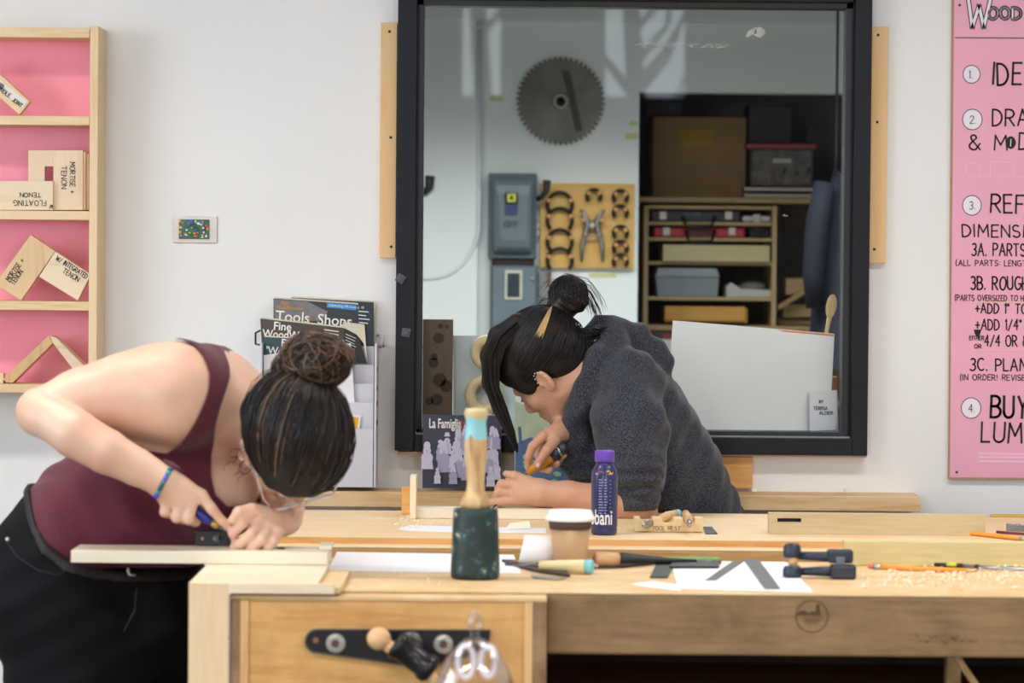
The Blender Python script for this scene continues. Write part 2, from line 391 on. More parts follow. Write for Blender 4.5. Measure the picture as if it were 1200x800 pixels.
# scuffs of old tape glue on the pane
glue = plain('old_tape_glue', '#b9b9b4', .9, var=.3)
mb = MB(); rnd = random.Random(4)
for k in range(70):
    x = rnd.uniform(742, 853); y = 52 + rnd.uniform(-3, 2) + (x - 742) * .02
    mb.prism([P(x + dx, y + dy, YW + .0272) for dx, dy in ((-2.2, .4), (1.8, -.3), (2.2, .4), (-1.6, .9))], (0, .0006, 0))
for (x, y) in [(590, 29), (594, 27), (546, 51), (655, 48), (658, 49), (977, 100), (918, 252), (921, 253)]:
    mb.prism([P(x - 2.5, y + .8, YW + .0272), P(x + 2, y - 1, YW + .0272), P(x + 2.4, y, YW + .0272)], (0, .0006, 0))
for dx in range(3):
    mb.prism([P(874 + dx * 4, 44 - dx * 2, YW + .0272), P(876 + dx * 4, 37 - dx * 2, YW + .0272), P(880 + dx * 3, 35 - dx * 2, YW + .0272), P(878 + dx * 4, 43 - dx * 2, YW + .0272)], (0, .0006, 0))
mb.prism([P(x, y, YW + .0272) for x, y in ((883, 41), (886, 33), (891, 31), (898, 37), (891, 45))], (0, .0006, 0))
mb.build('glue_residue', glue, win, kind='stuff')
# grey adhesive hooks on the left frame member
ADH = plain('grey_rubber_pad', '#54565d', .6)
for i, (cx, cy, a) in enumerate([(469.5, 326.5, 30), (476, 389.5, 8)]):
    p = P(cx, cy, Yf); mb = MB(); h = .0105
    mb.box((p.x - h, Yf - .008, p.z - h), (p.x + h, Yf, p.z + h), rotm('Y', a)); mb.box((p.x - h * .5, Yf - .012, p.z - h * .5), (p.x + h * .5, Yf - .008, p.z + h * .5), rotm('Y', a))
    tag(mb.build('adhesive_pad', ADH, None, .002), ['upper, tilted small grey adhesive pad on left side of black window frame', 'lower, nearly square grey adhesive pad on left side of black window frame'][i], 'adhesive pad')
# timber battens either side
BAT = wood('batten_birch', '#e8c08c', '#d9a970', 'Z', 14, contrast=.7)
SCR = plain('dark_screw', '#2c221c', .5, .3)
for i, (r, holes) in enumerate([((445.5, 27, 464.5, 302), [(456.5, 37), (458, 161), (458.5, 289)]), ((1020, 32, 1039.5, 308), [(1029, 41), (1028, 143), (1024.5, 292)])]):
    lo, hi = bx(*r, YW - .018, YW)
    t = thing('timber_batten', ((lo[0] + hi[0]) / 2, YW - .01, lo[2]), ['plain pale birch batten screwed to wall along left side of black window', 'plain pale birch batten screwed to wall along right side of black window'][i], 'batten')
    MB().box(lo, hi).build('board', BAT, t, .001)
    for (hx, hy) in holes:
        p = P(hx, hy, YW - .018); MB().lathe((p.x, YW - .0185, p.z), (0, 1, 0), [(.0035, 0), (.0035, .003)], 12).build('screw', SCR, t)
# unseen ceiling lamps, added as the workshop's light source
LM, n, l, b = newmat('lit_diffuser'); b.inputs['Emission Color'].default_value = (1, .96, .9, 1); b.inputs['Emission Strength'].default_value = 4
LH = plain('white_lamp_housing', '#d8d8d8', .5)
for i, p in enumerate(LAMPS):
    t = thing('added_ceiling_lamp', p, ['unseen added ceiling lamp nearest the pink shelf, on the left', 'unseen added ceiling lamp over the right end of the benches', 'unseen added ceiling lamp on the left, halfway back', 'unseen added ceiling lamp on the right, halfway back', 'single unseen added ceiling lamp nearest the rear wall'][i], 'lamp', 'added workshop ceiling lamps')
    MB().box((p[0] - .95, p[1] - .17, p[2]), (p[0] + .95, p[1] + .17, p[2] + .06)).build('housing', LH, t, .005)
    MB().box((p[0] - .92, p[1] - .14, p[2] - .012), (p[0] + .92, p[1] + .14, p[2])).build('diffuser', LM, t)
    for s_ in (-1, 1): MB().tube([(p[0] + s_ * .7, p[1], p[2] + .06), (p[0] + s_ * .7, p[1], ZC)], .004, 6).build('hanger', SCR, t)
p = STORE  # unseen fixture added for the gradient on the store room wall
t = thing('unseen_shop_light', p, 'unseen added strip lamp hanging in the store room above window head', 'lamp')
MB().prism([(p[0] - 1.2, p[1] - .2, p[2]), (p[0] - 1.2, p[1] + .2, p[2]), (p[0] - 1.2, p[1] + .08, p[2] + .1), (p[0] - 1.2, p[1] - .08, p[2] + .1)], (2.4, 0, 0)).build('housing', LH, t)
MB().box((p[0] - 1.1, p[1] - .1, p[2] - .01), (p[0] + 1.1, p[1] + .1, p[2])).build('diffuser', LM, t)
for s_ in (-1, 1): MB().tube([(p[0] + s_ * .8, p[1], p[2] + .1), (p[0] + s_ * .8, p[1], ZC)], .004, 6).build('hanger', SCR, t)

# ================================================================= PINK DISPLAY SHELF
MAPX = wood('maple_rail', '#ecd0a6', '#d9b07c', 'X', 20, contrast=.8)
MAPZ = wood('maple_stile', '#ecd0a6', '#dcb888', 'Z', 16, contrast=.8)
BLOCKX = wood('sample_maple', '#e6ceb0', '#d2b08a', 'X', 18)
PINK = plain('pink_paint', '#ff9fb4', .6, var=.04, scale=5)
YS = 7.465
lo, hi = bx(-330, 30, 114, 460, YS, YW)
sh = thing('display_shelf', ((lo[0] + hi[0]) / 2, YW - .07, lo[2]), 'pale wood wall shelf with pink back holding joint samples', 'shelf')
pbox('side_board', MAPZ, (104.5, 31, 114, 460), YS, YW - .001, sh, .0008)
pbox('side_board', MAPZ, (-330, 30, -320, 460), YS, YW - .001, sh, .0008)
pbox('top_board', MAPX, (-320, 31, 104.5, 42.5), YS, YW - .001, sh, .0008)
pbox('bottom_board', MAPX, (-320, 449, 104.5, 459), YS, YW - .001, sh, .0008)
for y in (134.5, 245.5, 351.5): pbox('shelf_board', MAPX, (-320, y, 104.4, y + 10.5), YS + .002, YW - .012, sh, .0008)
pbox('back_panel', PINK, (-318, 40, 106, 452), YW - .012, YW - .001, sh, 0)
for k in range(3):  # dovetail end grain on the outer side of the corner
    p = P(114, 32, YS); MB().box((p.x - .0005, YS + .02 + k * .045, p.z - .026), (p.x + .0006, YS + .034 + k * .045, p.z - .002)).build('dovetail', wood('end_grain', '#c79c6c', '#a87c50', 'Y', 12), sh)
def inkon(parent, lines, Y, ang, mat=INK, name='lettering'):
    a = R(ang); r = Vector((math.cos(a), 0, math.sin(a))); u = Vector((-math.sin(a), 0, math.cos(a))); mb = MB()
    for i, (tx, x, y, h, fit, w) in enumerate(lines):
        s = S_(Y); write(mb, tx, P(x, y, Y - .0006), r, u, h / s, w / s, fit / s if fit else None, seed=i + 3)
    return mb.build(name, mat, parent)
def sample(label, pts, Y0, th, mat=BLOCKX, group=None):
    c0 = P(sum(p[0] for p in pts) / len(pts), max(p[1] for p in pts), Y0 + th / 2)
    t = thing('joint_sample', c0, label, 'wood sample'); poly('block', mat, pts, Y0, th, t, .001); return t
MB1 = wood('sample_beech', '#d8b184', '#bf8f5e', 'Z', 18)
MB2 = wood('sample_ash', '#e2cfb0', '#c9ad86', 'X', 30)
t = sample('slanted bridle joint sample with paper label on top pink shelf', [(-16, 72), (35, 119), (22.5, 134.5), (-30, 88)], YS + .03, .03, MAPX)
poly('paper_label', plain('off_white_paper', '#e9e4de', .8, var=.03), [(-10, 86), (32, 119), (27, 127), (-15, 94)], YS + .029, .001, t)
inkon(t, [('BRIDLE', -4, 103, 4.5, 18, .7), ('JOINT', 14, 118, 4.5, 13, .7), ('LEGGED', -8, 96, 4.5, 13, .7)], YS + .028, -38)
t = thing('joint_sample', P(50, 246, YS + .04), 'notched pale maple square behind the floating tenon board', 'wood sample')
poly('block', BLOCKX, [(33, 176), (63, 176), (63, 195), (52.5, 195), (52.5, 246), (33, 246)], YS + .06, .025, t, .001)
t = sample('upright maple block lettered MORTISE + TENON reading downwards', [(62.5, 176), (97.5, 176), (97.5, 246), (62.5, 246)], YS + .04, .03, wood('maple_up', '#ead3b6', '#d9ba96', 'Z', 14))
inkon(t, [('MORTISE +', 82, 190, 6, 36, .9), ('TENON', 72, 195, 6, 26, .9)], YS + .04, -90)
t = sample('low maple board lettered FLOATING TENON upside down', [(-60, 212), (62, 212), (62, 246), (-60, 246)], YS + .025, .03, wood('maple_low', '#ead6b8', '#dcbf98', 'X', 14))
inkon(t, [('FLOATING', 54, 235, 6, 38, .9), ('TENON', 47.5, 226, 5, 24, .9), ('W/', 62, 240, 4, 4, .8)], YS + .025, 180)
sample('thin brown board on edge beside the upright mortise block', [(97.9, 178), (100.5, 178), (100.5, 246), (97.9, 246)], YS + .02, .07, MB1)
sample('thin pale board on edge touching the shelf side', [(101, 180), (104.3, 180), (104.3, 246), (101, 246)], YS + .03, .08, BLOCKX)
t = sample('tilted brown board lettered MORTISE + TENON on third shelf', [(36, 275), (64.5, 294.5), (24.5, 352), (-6, 333)], YS + .03, .03, wood('board_a', '#e2c298', '#cfa473', 'Z', 14))
inkon(t, [('MORTISE +', 11, 330, 6, 30, .9), ('TENON', 16, 334, 6, 19, .9)], YS + .03, 54)
t = sample('tilted pale board lettered INTEGRATED TENON leaning to shelf side', [(64.8, 294.7), (104.2, 320.5), (104.2, 326), (91, 352), (45.5, 324)], YS + .03, .03, wood('board_b', '#ecd9ba', '#d8ba90', 'X', 20))
inkon(t, [('W/ INTEGRATED', 65, 304, 5.5, 42, .9), ('TENON', 73, 319, 6, 21, .9)], YS + .03, -32)
t = thing('joint_sample', P(55, 449, YS + .06), 'two mitred wood strips standing as an inverted V on lowest shelf', 'wood sample')
poly('strip', MB1, [(57, 393), (62, 402), (14, 449), (2, 445)], YS + .035, .06, t, .001)
poly('strip', BLOCKX, [(58, 393), (66, 396), (104.2, 434), (104.2, 441), (98, 449), (62, 402)], YS + .035, .06, t, .001)
sample('small pale offcut at the left end of lowest shelf', [(-6, 436), (4, 437), (4, 449), (-6, 449)], YS + .04, .03)

# ================================================================= CIRCUIT BOARD PLATE ON THE WALL
t = thing('wall_sensor', P(228, 285, YW), 'green circuit board on a brushed metal plate on white wall', 'wall plate')
ST = plain('brushed_steel', '#b7aca4', .35, .7, var=.1)
pbox('plate', ST, (202.5, 253.5, 254.5, 284.5), YW - .004, YW, t, .001)
pcb = pbox('circuit_board', plain('green_solder_mask', '#2f6a4c', .4, var=.3, scale=60), (209.5, 257, 245, 280), YW - .010, YW - .004, t, .0005)
rnd = random.Random(3); cc = ['#d9c13a', '#e3e3dc', '#222426', '#2f62b5', '#c9602c', '#8b9a93', '#b98aa0', '#17211c', '#efe9d0']
for k in range(46):
    x = rnd.uniform(211, 243); y = rnd.uniform(258.5, 278.5); a = rnd.uniform(.6, 1.6); b_ = rnd.uniform(.6, 1.3)
    ci = rnd.randrange(len(cc)); pbox('component', plain('component_%d' % ci, cc[ci], .4), (x - a, y - b_, x + a, y + b_), YW - .013 - rnd.random() * .003, YW - .010, pcb, 0)
pbox('component', plain('component_3', cc[3], .4), (221.5, 257.6, 226.5, 261.8), YW - .02, YW - .010, pcb, .0005, label='blue component')
for (x, y) in ((211, 259), (211, 266), (243, 268), (211, 272)): pbox('component', plain('component_4b', '#d99a2c', .4), (x - 1.4, y - 1.6, x + 1.4, y + 1.6), YW - .014, YW - .010, pcb, .0003, label='orange component')

# ================================================================= PINK HAND LETTERED BOARD
YP = YW - .014
t = thing('instruction_board', P(1300, 560, YP), 'large pink hand lettered board hanging at right edge', 'sign')
poly('panel', plain('pink_board_paint', '#f0adc5', .65, var=.03, scale=4), [(1118.5, -30), (1560, -26), (1555, 562), (1113, 559)], YP, .012, t)
poly('edge', plain('plywood_edge', '#b48a68', .7), [(1116.3, -30), (1118.5, -30), (1113, 559), (1555, 562), (1555, 564), (1111.8, 561)], YP, .012, t)
WP = plain('white_paint_marker', '#efe6f2', .6, var=.02); PK = plain('pale_pink_chalk', '#f6c6dc', .7, var=.02); CR_ = plain('cream_pencil', '#f0c9a8', .7, var=.02)
sY = S_(YP); mbk = MB(); mw = MB(); mp_ = MB()
def bl(tx, x, y, h, w=None, fit=None, mb=None, seed=1, sp=.22):
    write(mbk if mb is None else mb, tx, P(x, y, YP - .0008), XR, ZU, h / sY, (w or h * .13) / sY, fit / sY if fit else None, seed=seed, sp=sp)
bl('W', 1133, 31, 33, 5.6, 26); bl('OOD', 1158, 22, 13, 4.2, 38)
for tx, x, y, h, fit in [('W', 1133, 31, 33, 26), ('OOD', 1158, 22, 13, 38)]:
    write(mw, tx, P(x, y, YP - .0014), XR, ZU, h / sY, (3.4 if tx == 'W' else 2.0) / sY, fit / sY)
rows = [('IDEATE', 1163, 99, 25, 2.6, 84), ('DRAW', 1163, 147, 19, 2.1, 62), ('& M', 1136, 175, 17, 1.9, 44), ('DEL', 1194, 175, 19, 2.1, 40), ('REFINE', 1161, 249, 21, 2.3, 74),
        ('DIMENSIONS', 1128, 277, 14, 1.8, 112), ('3A. PARTS', 1139, 299, 14, 1.7, 62), ('(ALL PARTS: LENGTH + WIDTH', 1120, 311, 6.5, 1.0, 128),
        ('3B. ROUGH', 1138, 339, 15, 1.9, 66), ('(PARTS OVERSIZED TO HELP', 1119, 352, 6.5, 1.0, 92), ('+ADD 1" TO', 1143, 366.5, 11, 1.6, 60),
        ('+ADD 1/4"', 1143, 386, 12, 1.6, 54), ('EITHER', 1136, 398, 4.5, 1.0, 17), ('OR', 1142, 408, 4.5, 1.0, 8), ('4/4 OR 8/4', 1154, 405, 12.5, 1.6, 62),
        ('3C. PLANE', 1137, 434, 14, 1.8, 74), ('(IN ORDER! REVISE', 1125, 445, 6.5, 1.0, 76), ('BUY', 1161, 489, 25, 3.1, 42), ('LUMBER', 1150, 518, 23, 2.4, 96)]
for i, (tx, x, y, h, w_, fit) in enumerate(rows): bl(tx, x, y, h, w_, fit, seed=i + 2)
bl('I', 1118.5, 44, 0.1, .1)
mbk.prism([P(x, y, YP - .001) for x, y in ((1119, 43.6), (1400, 45.5), (1400, 46.5), (1119, 44.6))], (0, .0008, 0))
circ = [(1138.5, 87, 9.5, '1.'), (1139.5, 140, 11, '2.'), (1139, 240.5, 10.5, '3.'), (1138, 478, 11, '4.')]
for i, (x, y, r, tx) in enumerate(circ):
    md = MB()
    for mb_, rr, yy in ((mbk, r + .9, .0006), (md, r, .0012)):
        mb_.prism([P(x + rr * math.cos(k * math.pi / 14), y + rr * 1.05 * math.sin(k * math.pi / 14), YP - yy) for k in range(28)], (0, .0004, 0))
    md.build('number_disc', WP, t, label='white painted number disc')
    write(mbk, tx, P(x - 3, y + 4.5, YP - .002), XR, ZU, 9 / sY, .8 / sY)
mbk.prism([P(1184.5 + 6 * math.cos(k * .45), 167 + 7.5 * math.sin(k * .45), YP - .0006) for k in range(14)], (0, .0004, 0))
write(mw, 'I', P(1184, 171, YP - .0014), XR, ZU, 8 / sY, .9 / sY)
mbk.prism([P(1141 + dx, 386 + dy, YP - .0008) for dx, dy in ((0, 0), (9, 0), (8, 4), (6, 9), (3, 8), (1, 4))], (0, .0004, 0))
for r in [(1132, 191, 1133, 207), (1132, 191, 1149, 192), (1148, 191, 1149, 207), (1160, 190, 1161, 206), (1160, 189.5, 1189, 190.5), (1188, 190, 1189, 206), (1131, 206.5, 1200, 207.3)]:
    lo, hi = bx(*r, YP - .0008, YP); mp_.box(lo, hi)
for y in (531, 535, 540): lo, hi = bx(1146, y, 1290, y + 2.3, YP - .0008, YP); mp_.box(lo, hi)
mc = MB()
for r in [(1141.5, 353.5, 1142.3, 411), (1141.5, 353.2, 1300, 354), (1141.5, 410.6, 1300, 411.4)]: lo, hi = bx(*r, YP - .0008, YP); mc.box(lo, hi)
mbk.build('lettering', INK, t, kind='stuff'); mw.build('white_lettering', WP, t, label='white fill of the title letters', kind='stuff'); mp_.build('pale_drawing', PK, t, label='pale pink sketch of boards', kind='stuff'); mc.build('pencil_box', CR_, t)
for (x, y) in ((1124.5, 6), (1121, 553)):
    q = P(x, y, YP); MB().lathe((q.x, YP - .0015, q.z), (0, 1, 0), [(.003, 0), (.003, .002)], 12).build('screw', SCR, t)

# ================================================================= WALL LEDGE, BLOCKS
LED = wood('ledge_pine', '#e9c899', '#d3a468', 'X', 22)
t = thing('wall_ledge', P(740, 597, YW - .07), 'long pale pine ledge fixed to wall under the window', 'ledge')
lo, hi = bx(240, 578, 1079.5, 596, 7.48, YW); MB().box(lo, hi).build('board', LED, t, .002)
for x in (300, 720):
    lo2, hi2 = bx(x, 570, x + 22, 640, YW - .04, YW); MB().box((lo2[0], YW - .04, lo[2] - .12), (hi2[0], YW, lo[2])).build('bracket', LED, t, .001)
for x in (884, 993): pbox('paint_drip', plain('white_drip', '#f2f2f2', .5), (x - 3, 572.5, x + 3, 576), 7.54, 7.56, t, .001)
ORW = wood('orange_ply', '#e9b573', '#d6943f', 'X', 22)
tag(pbox('pine_block', ORW, (820, 535, 882, 572), YW - .022, YW, None, .001), 'orange pine block screwed below window behind person in grey hoodie', 'wood block')
# ================================================================= STORE ROOM SEEN THROUGH THE PANE
DRK = plain('dark_iron', '#2b2620', .5, .5, var=.3)
GREY = plain('grey_enamel', '#66757e', .45, var=.08)
GREYD = plain('grey_enamel_dark', '#4f5c64', .5, var=.08)
sb = thing('saw_blade', P(657, 118, YB - .01), 'large worn circular saw blade hanging on store room wall', 'saw blade')
c0 = P(657, 118.5, YB - .012); s0 = S_(YB); r_ = 53 / s0; mb = MB(); NT = 50; outer = []
for k in range(NT):
    a = 2 * math.pi * k / NT; d = 2 * math.pi / NT
    outer += [(a, r_ * .90), (a + d * .55, r_ * .975), (a + d * .62, r_)]
hole = [(2 * math.pi * k / len(outer), 4.5 / s0) for k in range(len(outer))]
n0 = len(outer); vs = []
for yy in (0, .004):
    for ring in (outer, hole):
        for a, r in ring: vs.append((c0.x + r * math.cos(a), c0.y + yy, c0.z + r * math.sin(a)))
fs = []
for k in range(n0):
    q = (k + 1) % n0
    fs += [(k, q, n0 + q, n0 + k), (2 * n0 + k, 3 * n0 + k, 3 * n0 + q, 2 * n0 + q), (k, 2 * n0 + k, 2 * n0 + q, q), (n0 + k, n0 + q, 3 * n0 + q, 3 * n0 + k)]
mb.add(vs, fs)
mb.build('disc', plain('worn_steel', '#625e58', .42, .55, var=.35, scale=9), sb)
mb = MB(); mb.lathe((c0.x, c0.y - .004, c0.z), (0, 1, 0), [(4.6 / s0, .004), (5 / s0, 0), (10 / s0, 0), (10.8 / s0, .004)], 30)
mb.build('collar', plain('worn_steel_light', '#8d8a84', .4, .6), sb)
poly('painted_reflection', plain('dark_reflection', '#3c3d40', .6), [(658.5, 83), (667.5, 82), (683, 153), (675, 155)], c0.y - .0015, .0014, sb, label='dark slanting reflection painted across the blade')  # reflection on the blade, painted as a dark slanting strip
q = P(657, 118.5, YB); MB().lathe((q.x, YB - .03, q.z - .006), (0, 1, 0), [(.004, 0), (.004, .03)], 10).build('nail', SCR, sb)
# conduit
CON = plain('painted_conduit', '#cfd8da', .5)
t = thing('conduit', P(561, 300, YB), 'white painted conduit curving down to the left in store room', 'pipe')
pts = [P(561, 4, YB - .03), P(561, 130, YB - .03), P(561, 232, YB - .03)]
for k in range(1, 10):
    a = math.pi / 2 * k / 9; pts.append(P(561 - 56 * (1 - math.cos(a)), 260 + 66 * math.sin(a), YB - .03))
pts.append(P(440, 328, YB - .03)); MB().tube(pts, .0095, 12).build('pipe', CON, t)
for y in (142, 32): pbox('strap', CON, (556, y - 1.5, 567, y + 2), YB - .042, YB, t, .001)
# disconnect box
t = thing('disconnect_switch', P(600, 303, YB - .05), 'grey electrical disconnect box with black lever handle on store room wall', 'electrical box')
pbox('enclosure', GREYD, (572, 203, 629, 303), YB - .06, YB, t, .004)
lo, hi = bx(576.5, 208, 626, 297, YB - .10, YB - .06); mb = MB(); n_ = 7
prof = []
for k, (ins, dy) in enumerate([(0, 0), (.004, .024), (.012, .038), (.026, .045)]):
    prof.append([(x, lo[1] + .045 - dy, z) for x, z in [(lo[0] + ins + .006, lo[2] + ins * 1.6), (hi[0] - ins - .006, lo[2] + ins * 1.6), (hi[0] - ins, lo[2] + ins * 1.6 + .02), (hi[0] - ins * .7, hi[2] - ins * 2.0 - .008), (hi[0] - ins * .7 - .006, hi[2] - ins * 2.0), (lo[0] + ins * .7 + .006, hi[2] - ins * 2.0), (lo[0] + ins * .7, hi[2] - ins * 2 - .008), (lo[0] + ins, lo[2] + ins * 1.6 + .02)]])
vs = [p for r in prof for p in r]; fs = []
for k in range(3):
    for j in range(8): fs.append((k * 8 + j, k * 8 + (j + 1) % 8, (k + 1) * 8 + (j + 1) % 8, (k + 1) * 8 + j))
fs.append(tuple(24 + j for j in range(8))); mb.add(vs, fs); mb.build('cover', GREY, t, .004)
pbox('nameplate', plain('black_label', '#23272d', .5), (591.5, 225.5, 607, 238), YB - .107, YB - .104, t, 0)
pbox('logo', plain('yellow_logo', '#c9cf3c', .5), (594.5, 227, 604.5, 236.5), YB - .108, YB - .107, t, 0, label='yellow square logo')
pbox('logo_core', plain('dark_logo', '#3b4a2a', .5), (597.5, 229.5, 601.5, 234), YB - .1088, YB - .108, t, 0, label='dark centre of the logo')
pbox('warning_label', plain('blue_label', '#30426c', .5), (592, 239.5, 606.5, 251), YB - .1066, YB - .104, t, 0)
mbx = MB(); write(mbx, 'OFF', P(591, 266, YB - .105), XR, ZU, 7 / s0, .9 / s0, 16 / s0); mbx.build('lettering', GREYD, t)
mb = MB(); mb.tube([P(629, 233, YB - .05), P(635, 231, YB - .07), P(640, 224, YB - .075), P(641, 211, YB - .075)], [.009, .009, .010, .013], 10); mb.build('lever', plain('black_rubber', '#22262c', .5), t)
for y in (262, 270): pbox('hinge', ST, (629, y, 632, y + 5), YB - .04, YB - .03, t, 0)
t = thing('breaker_panel', P(602, 420, YB - .04), 'lower grey electrical panel with small dark window below disconnect box', 'electrical box')
pbox('enclosure', GREYD, (574, 311, 630, 430), YB - .07, YB, t, .003)
pbox('door', GREY, (577, 314, 627, 428), YB - .076, YB - .07, t, .002)
pbox('window_frame', plain('cream_frame', '#c6c2b0', .6), (591.5, 316.5, 612, 351), YB - .080, YB - .076, t, .001)
pbox('window_glass', plain('dark_glass', '#343f47', .2), (594.5, 320, 609, 348), YB - .0815, YB - .080, t, 0)
q = P(624, 326, YB - .076); MB().lathe((q.x, YB - .088, q.z), (0, 1, 0), [(.004, 0), (.005, .012)], 12).build('latch', ST, t)
pbox('nipple', DRK, (577, 303, 626, 311), YB - .05, YB - .02, t, .002)
t = thing('junction_box', P(640, 345, YB - .03), 'small grey and brown box right of the lower grey panel', 'electrical box')
pbox('enclosure', plain('weathered_grey', '#7b8084', .6), (631, 318, 646, 348), YB - .05, YB, t, .002)
pbox('cover', plain('rust_plate', '#6b4640', .6), (641, 318, 646, 335), YB - .055, YB - .05, t, .001)
mb = MB(); mb.tube([P(490, 225, YB - .02), P(498, 225, YB - .04), P(503, 220, YB - .05), P(504, 206, YB - .05)], [.012, .012, .013, .015], 10)
tag(mb.build('switch_lever', plain('black_rubber', '#22262c', .5)), 'black lever poking out at the left edge of the pane', 'lever')
# tape scraps
for (r, lb) in [((574, 111, 589, 118), 'yellowish tape scrap left of the saw blade'), ((737, 142, 747, 147), 'upper yellowish tape scrap beside the dark alcove'), ((733, 156, 747, 163), 'lower yellowish tape scrap beside the dark alcove'), ((690, 320, 722, 325), 'faint yellow tape strip below the puller board')]:
    tag(pbox('tape_scrap', plain('old_yellow_tape', '#cfcf9a', .8), r, YB - .001, YB, None, 0), lb, 'tape')
# puller board
PB = thing('bearing_puller_board', P(688, 314, YB - .02), 'yellow plywood board with pegs holding iron rings and pliers', 'tool board')
pbox('panel', wood('yellow_ply', '#d9ad62', '#c39345', 'X', 8, contrast=.5), (633, 215, 743, 314), YB - .02, YB, PB, .001)
PEG = wood('peg_wood', '#d39a63', '#b57c48', 'Y', 8)
def pegs(cx, cy, dx):
    for sx in (-1, 1):
        q = P(cx + sx * dx, cy, YB - .02); MB().lathe((q.x, YB - .055, q.z), (0, 1, 0), [(.0062, 0), (.007, .002), (.007, .035)], 12).build('peg', PEG, PB)
def cring(cx, cy, r, lab):
    pts = [P(cx + r * math.cos(R(a)), cy - r * math.sin(R(a)), YB - .033) for a in range(-42, 223, 12)]
    n_ = len(pts); rad = [.0055 + .0022 * abs(i / (n_ - 1) - .5) for i in range(n_)]
    tag(MB().tube(pts, rad, 8, flat=1.9, up=(1, 0, 0)).build('ring_clamp', DRK), lab, 'clamp', 'iron rings on the puller board')
for cy, w_ in ((240, 'topmost'), (258.5, 'second'), (283.5, 'third'), (305.5, 'lowest')):
    cring(656, cy, 14.5, w_ + ' of the four large iron rings on the yellow board'); pegs(656, cy - 5, 12.8)
cring(696, 230, 8, 'small iron ring hung alone above the pliers'); pegs(696, 226.5, 6)
for cy, w_ in ((231, 'topmost'), (249, 'second'), (273, 'third'), (290.5, 'fourth'), (306.5, 'lowest')):
    cring(727, cy, 8, w_ + ' of the small iron rings in the right column'); pegs(727, cy - 3.5, 5.6)
PL = plain('dull_steel', '#8a8a88', .4, .7, var=.2)
t = thing('ring_pliers', P(694, 308, YB - .05), 'steel ring pliers hanging in the middle of yellow board', 'pliers')
yy = YB - .045
for sx in (-1, 1):
    mb = MB(); mb.tube([P(694 + sx * 14, 246, yy), P(694 + sx * 10, 250, yy), P(694 + sx * 5, 262, yy), P(694 + sx * 6, 268, yy), P(694 + sx * 9, 276, yy), P(694 + sx * 12, 290, yy), P(694 + sx * 12.5, 307, yy)], [.005, .007, .012, .010, .008, .0075, .004], 8, flat=.5, up=(1, 0, 0)); mb.build('arm', PL, t)
    q = P(694 + sx * 8, 275.6, yy - .008); MB().ell(q, (.007, .006, .005)).build('nut', ST, t)
mb = MB(); mb.tube([P(685, 275.6, yy - .006), P(703, 275.6, yy - .006)], .003, 8); mb.build('crossbar', ST, t)
q = P(694, 264, yy - .012); MB().lathe(q, (0, 1, 0), [(.008, 0), (.008, .012)], 14).build('pivot', ST, t)
pegs(694, 258, 11)
# ---- things standing on the window sill behind the pane
SILLY = YW + .12
t = MB().box((wx0 - .02, SILLY, wz0 - .04), (wx1 + .05, SILLY + .14, wz0)).build('trim_3', BLK2, None, .002); struct(t)
WAL = wood('walnut', '#6d5748', '#493629', 'Z', 18)
YI = YW + .075
def onsill(x): return P(x, 510, YW).z
t = thing('carving_sample_board', P(512, 505, YI), 'dark walnut board with carved round hollows standing at left of sill', 'board')
pbox('board', WAL, (495, 374, 530.5, 505), YI, YI + .02, t, .001)
for (x, y, r) in ((516, 382, 3.2), (524, 382.5, 2.4), (514, 396, 6.5), (509, 403, .9), (508, 425, 6), (515, 445, 8), (523, 452, 7), (512, 468, 7), (503, 470, 5), (509, 418, 4)):
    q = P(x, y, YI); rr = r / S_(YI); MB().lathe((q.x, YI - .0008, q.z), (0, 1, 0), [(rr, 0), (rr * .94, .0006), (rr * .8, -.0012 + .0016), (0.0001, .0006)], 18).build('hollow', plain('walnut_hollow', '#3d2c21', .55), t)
tag(poly('acrylic_sheet', plain('pale_blue_sheet', '#c6d2d6', .35), [(531, 393), (640, 394), (640, 506), (531, 506)], YI + .03, .004), 'pale bluish sheet standing on sill right of walnut board', 'sheet')
t = thing('wooden_rings', P(562, 506, YI), 'pale wooden figure of stacked rings standing on the sill behind long black hair', 'wooden rings')
for (cx, cy, ro, ri) in ((571, 413, 21, 9), (567, 463, 24, 11)):
    mb = MB(); q = P(cx, cy, YI + .012); so = S_(YI)
    mb.tube([q + Vector((math.cos(a) * (ro + ri) / 2 / so * .92, 0, math.sin(a) * (ro + ri) / 2 / so)) for a in [2 * math.pi * k / 30 for k in range(31)]], (ro - ri) / 2 / so, 8, flat=.8, up=(1, 0, 0), cap=False); mb.build('ring', wood('pale_ring', '#e5cfa4', '#d3b581', 'Z', 10), t)
mb = MB(); lo, hi = bx(560, 484, 576, 507, YI + .003, YI + .02); mb.box(lo, hi); mb.build('foot', wood('pale_ring', '', '', 'Z'), t)
wb = thing('white_panel', P(880, 505, YI), 'large blank white panel leaning on sill behind the right half of pane', 'panel')
poly('board', plain('white_melamine', '#edeeee', .35, var=.01), [(788.5, 375.5), (978, 391), (972, 507), (780, 507)], YI, .006, wb, .0006)
poly('marker_line', plain('orange_marker', '#e58a5e', .7), [(911, 386), (977.7, 391.5), (977.5, 394), (918, 388.5)], YI - .0006, .0005, wb, label='orange marker line')
t = thing('name_card', P(964, 505, YI - .02), 'small white folded card with handwriting standing before the white panel', 'card')
poly('sheet', plain('card_white', '#e3e5ee', .7, var=.01), [(948.5, 458), (981, 457), (981, 503), (949, 505)], YI - .03, .0008, t)
poly('back_sheet', plain('card_white', '', .7), [(948.5, 458), (981, 457), (983, 505), (947, 507)], YI - .012, .0008, t)
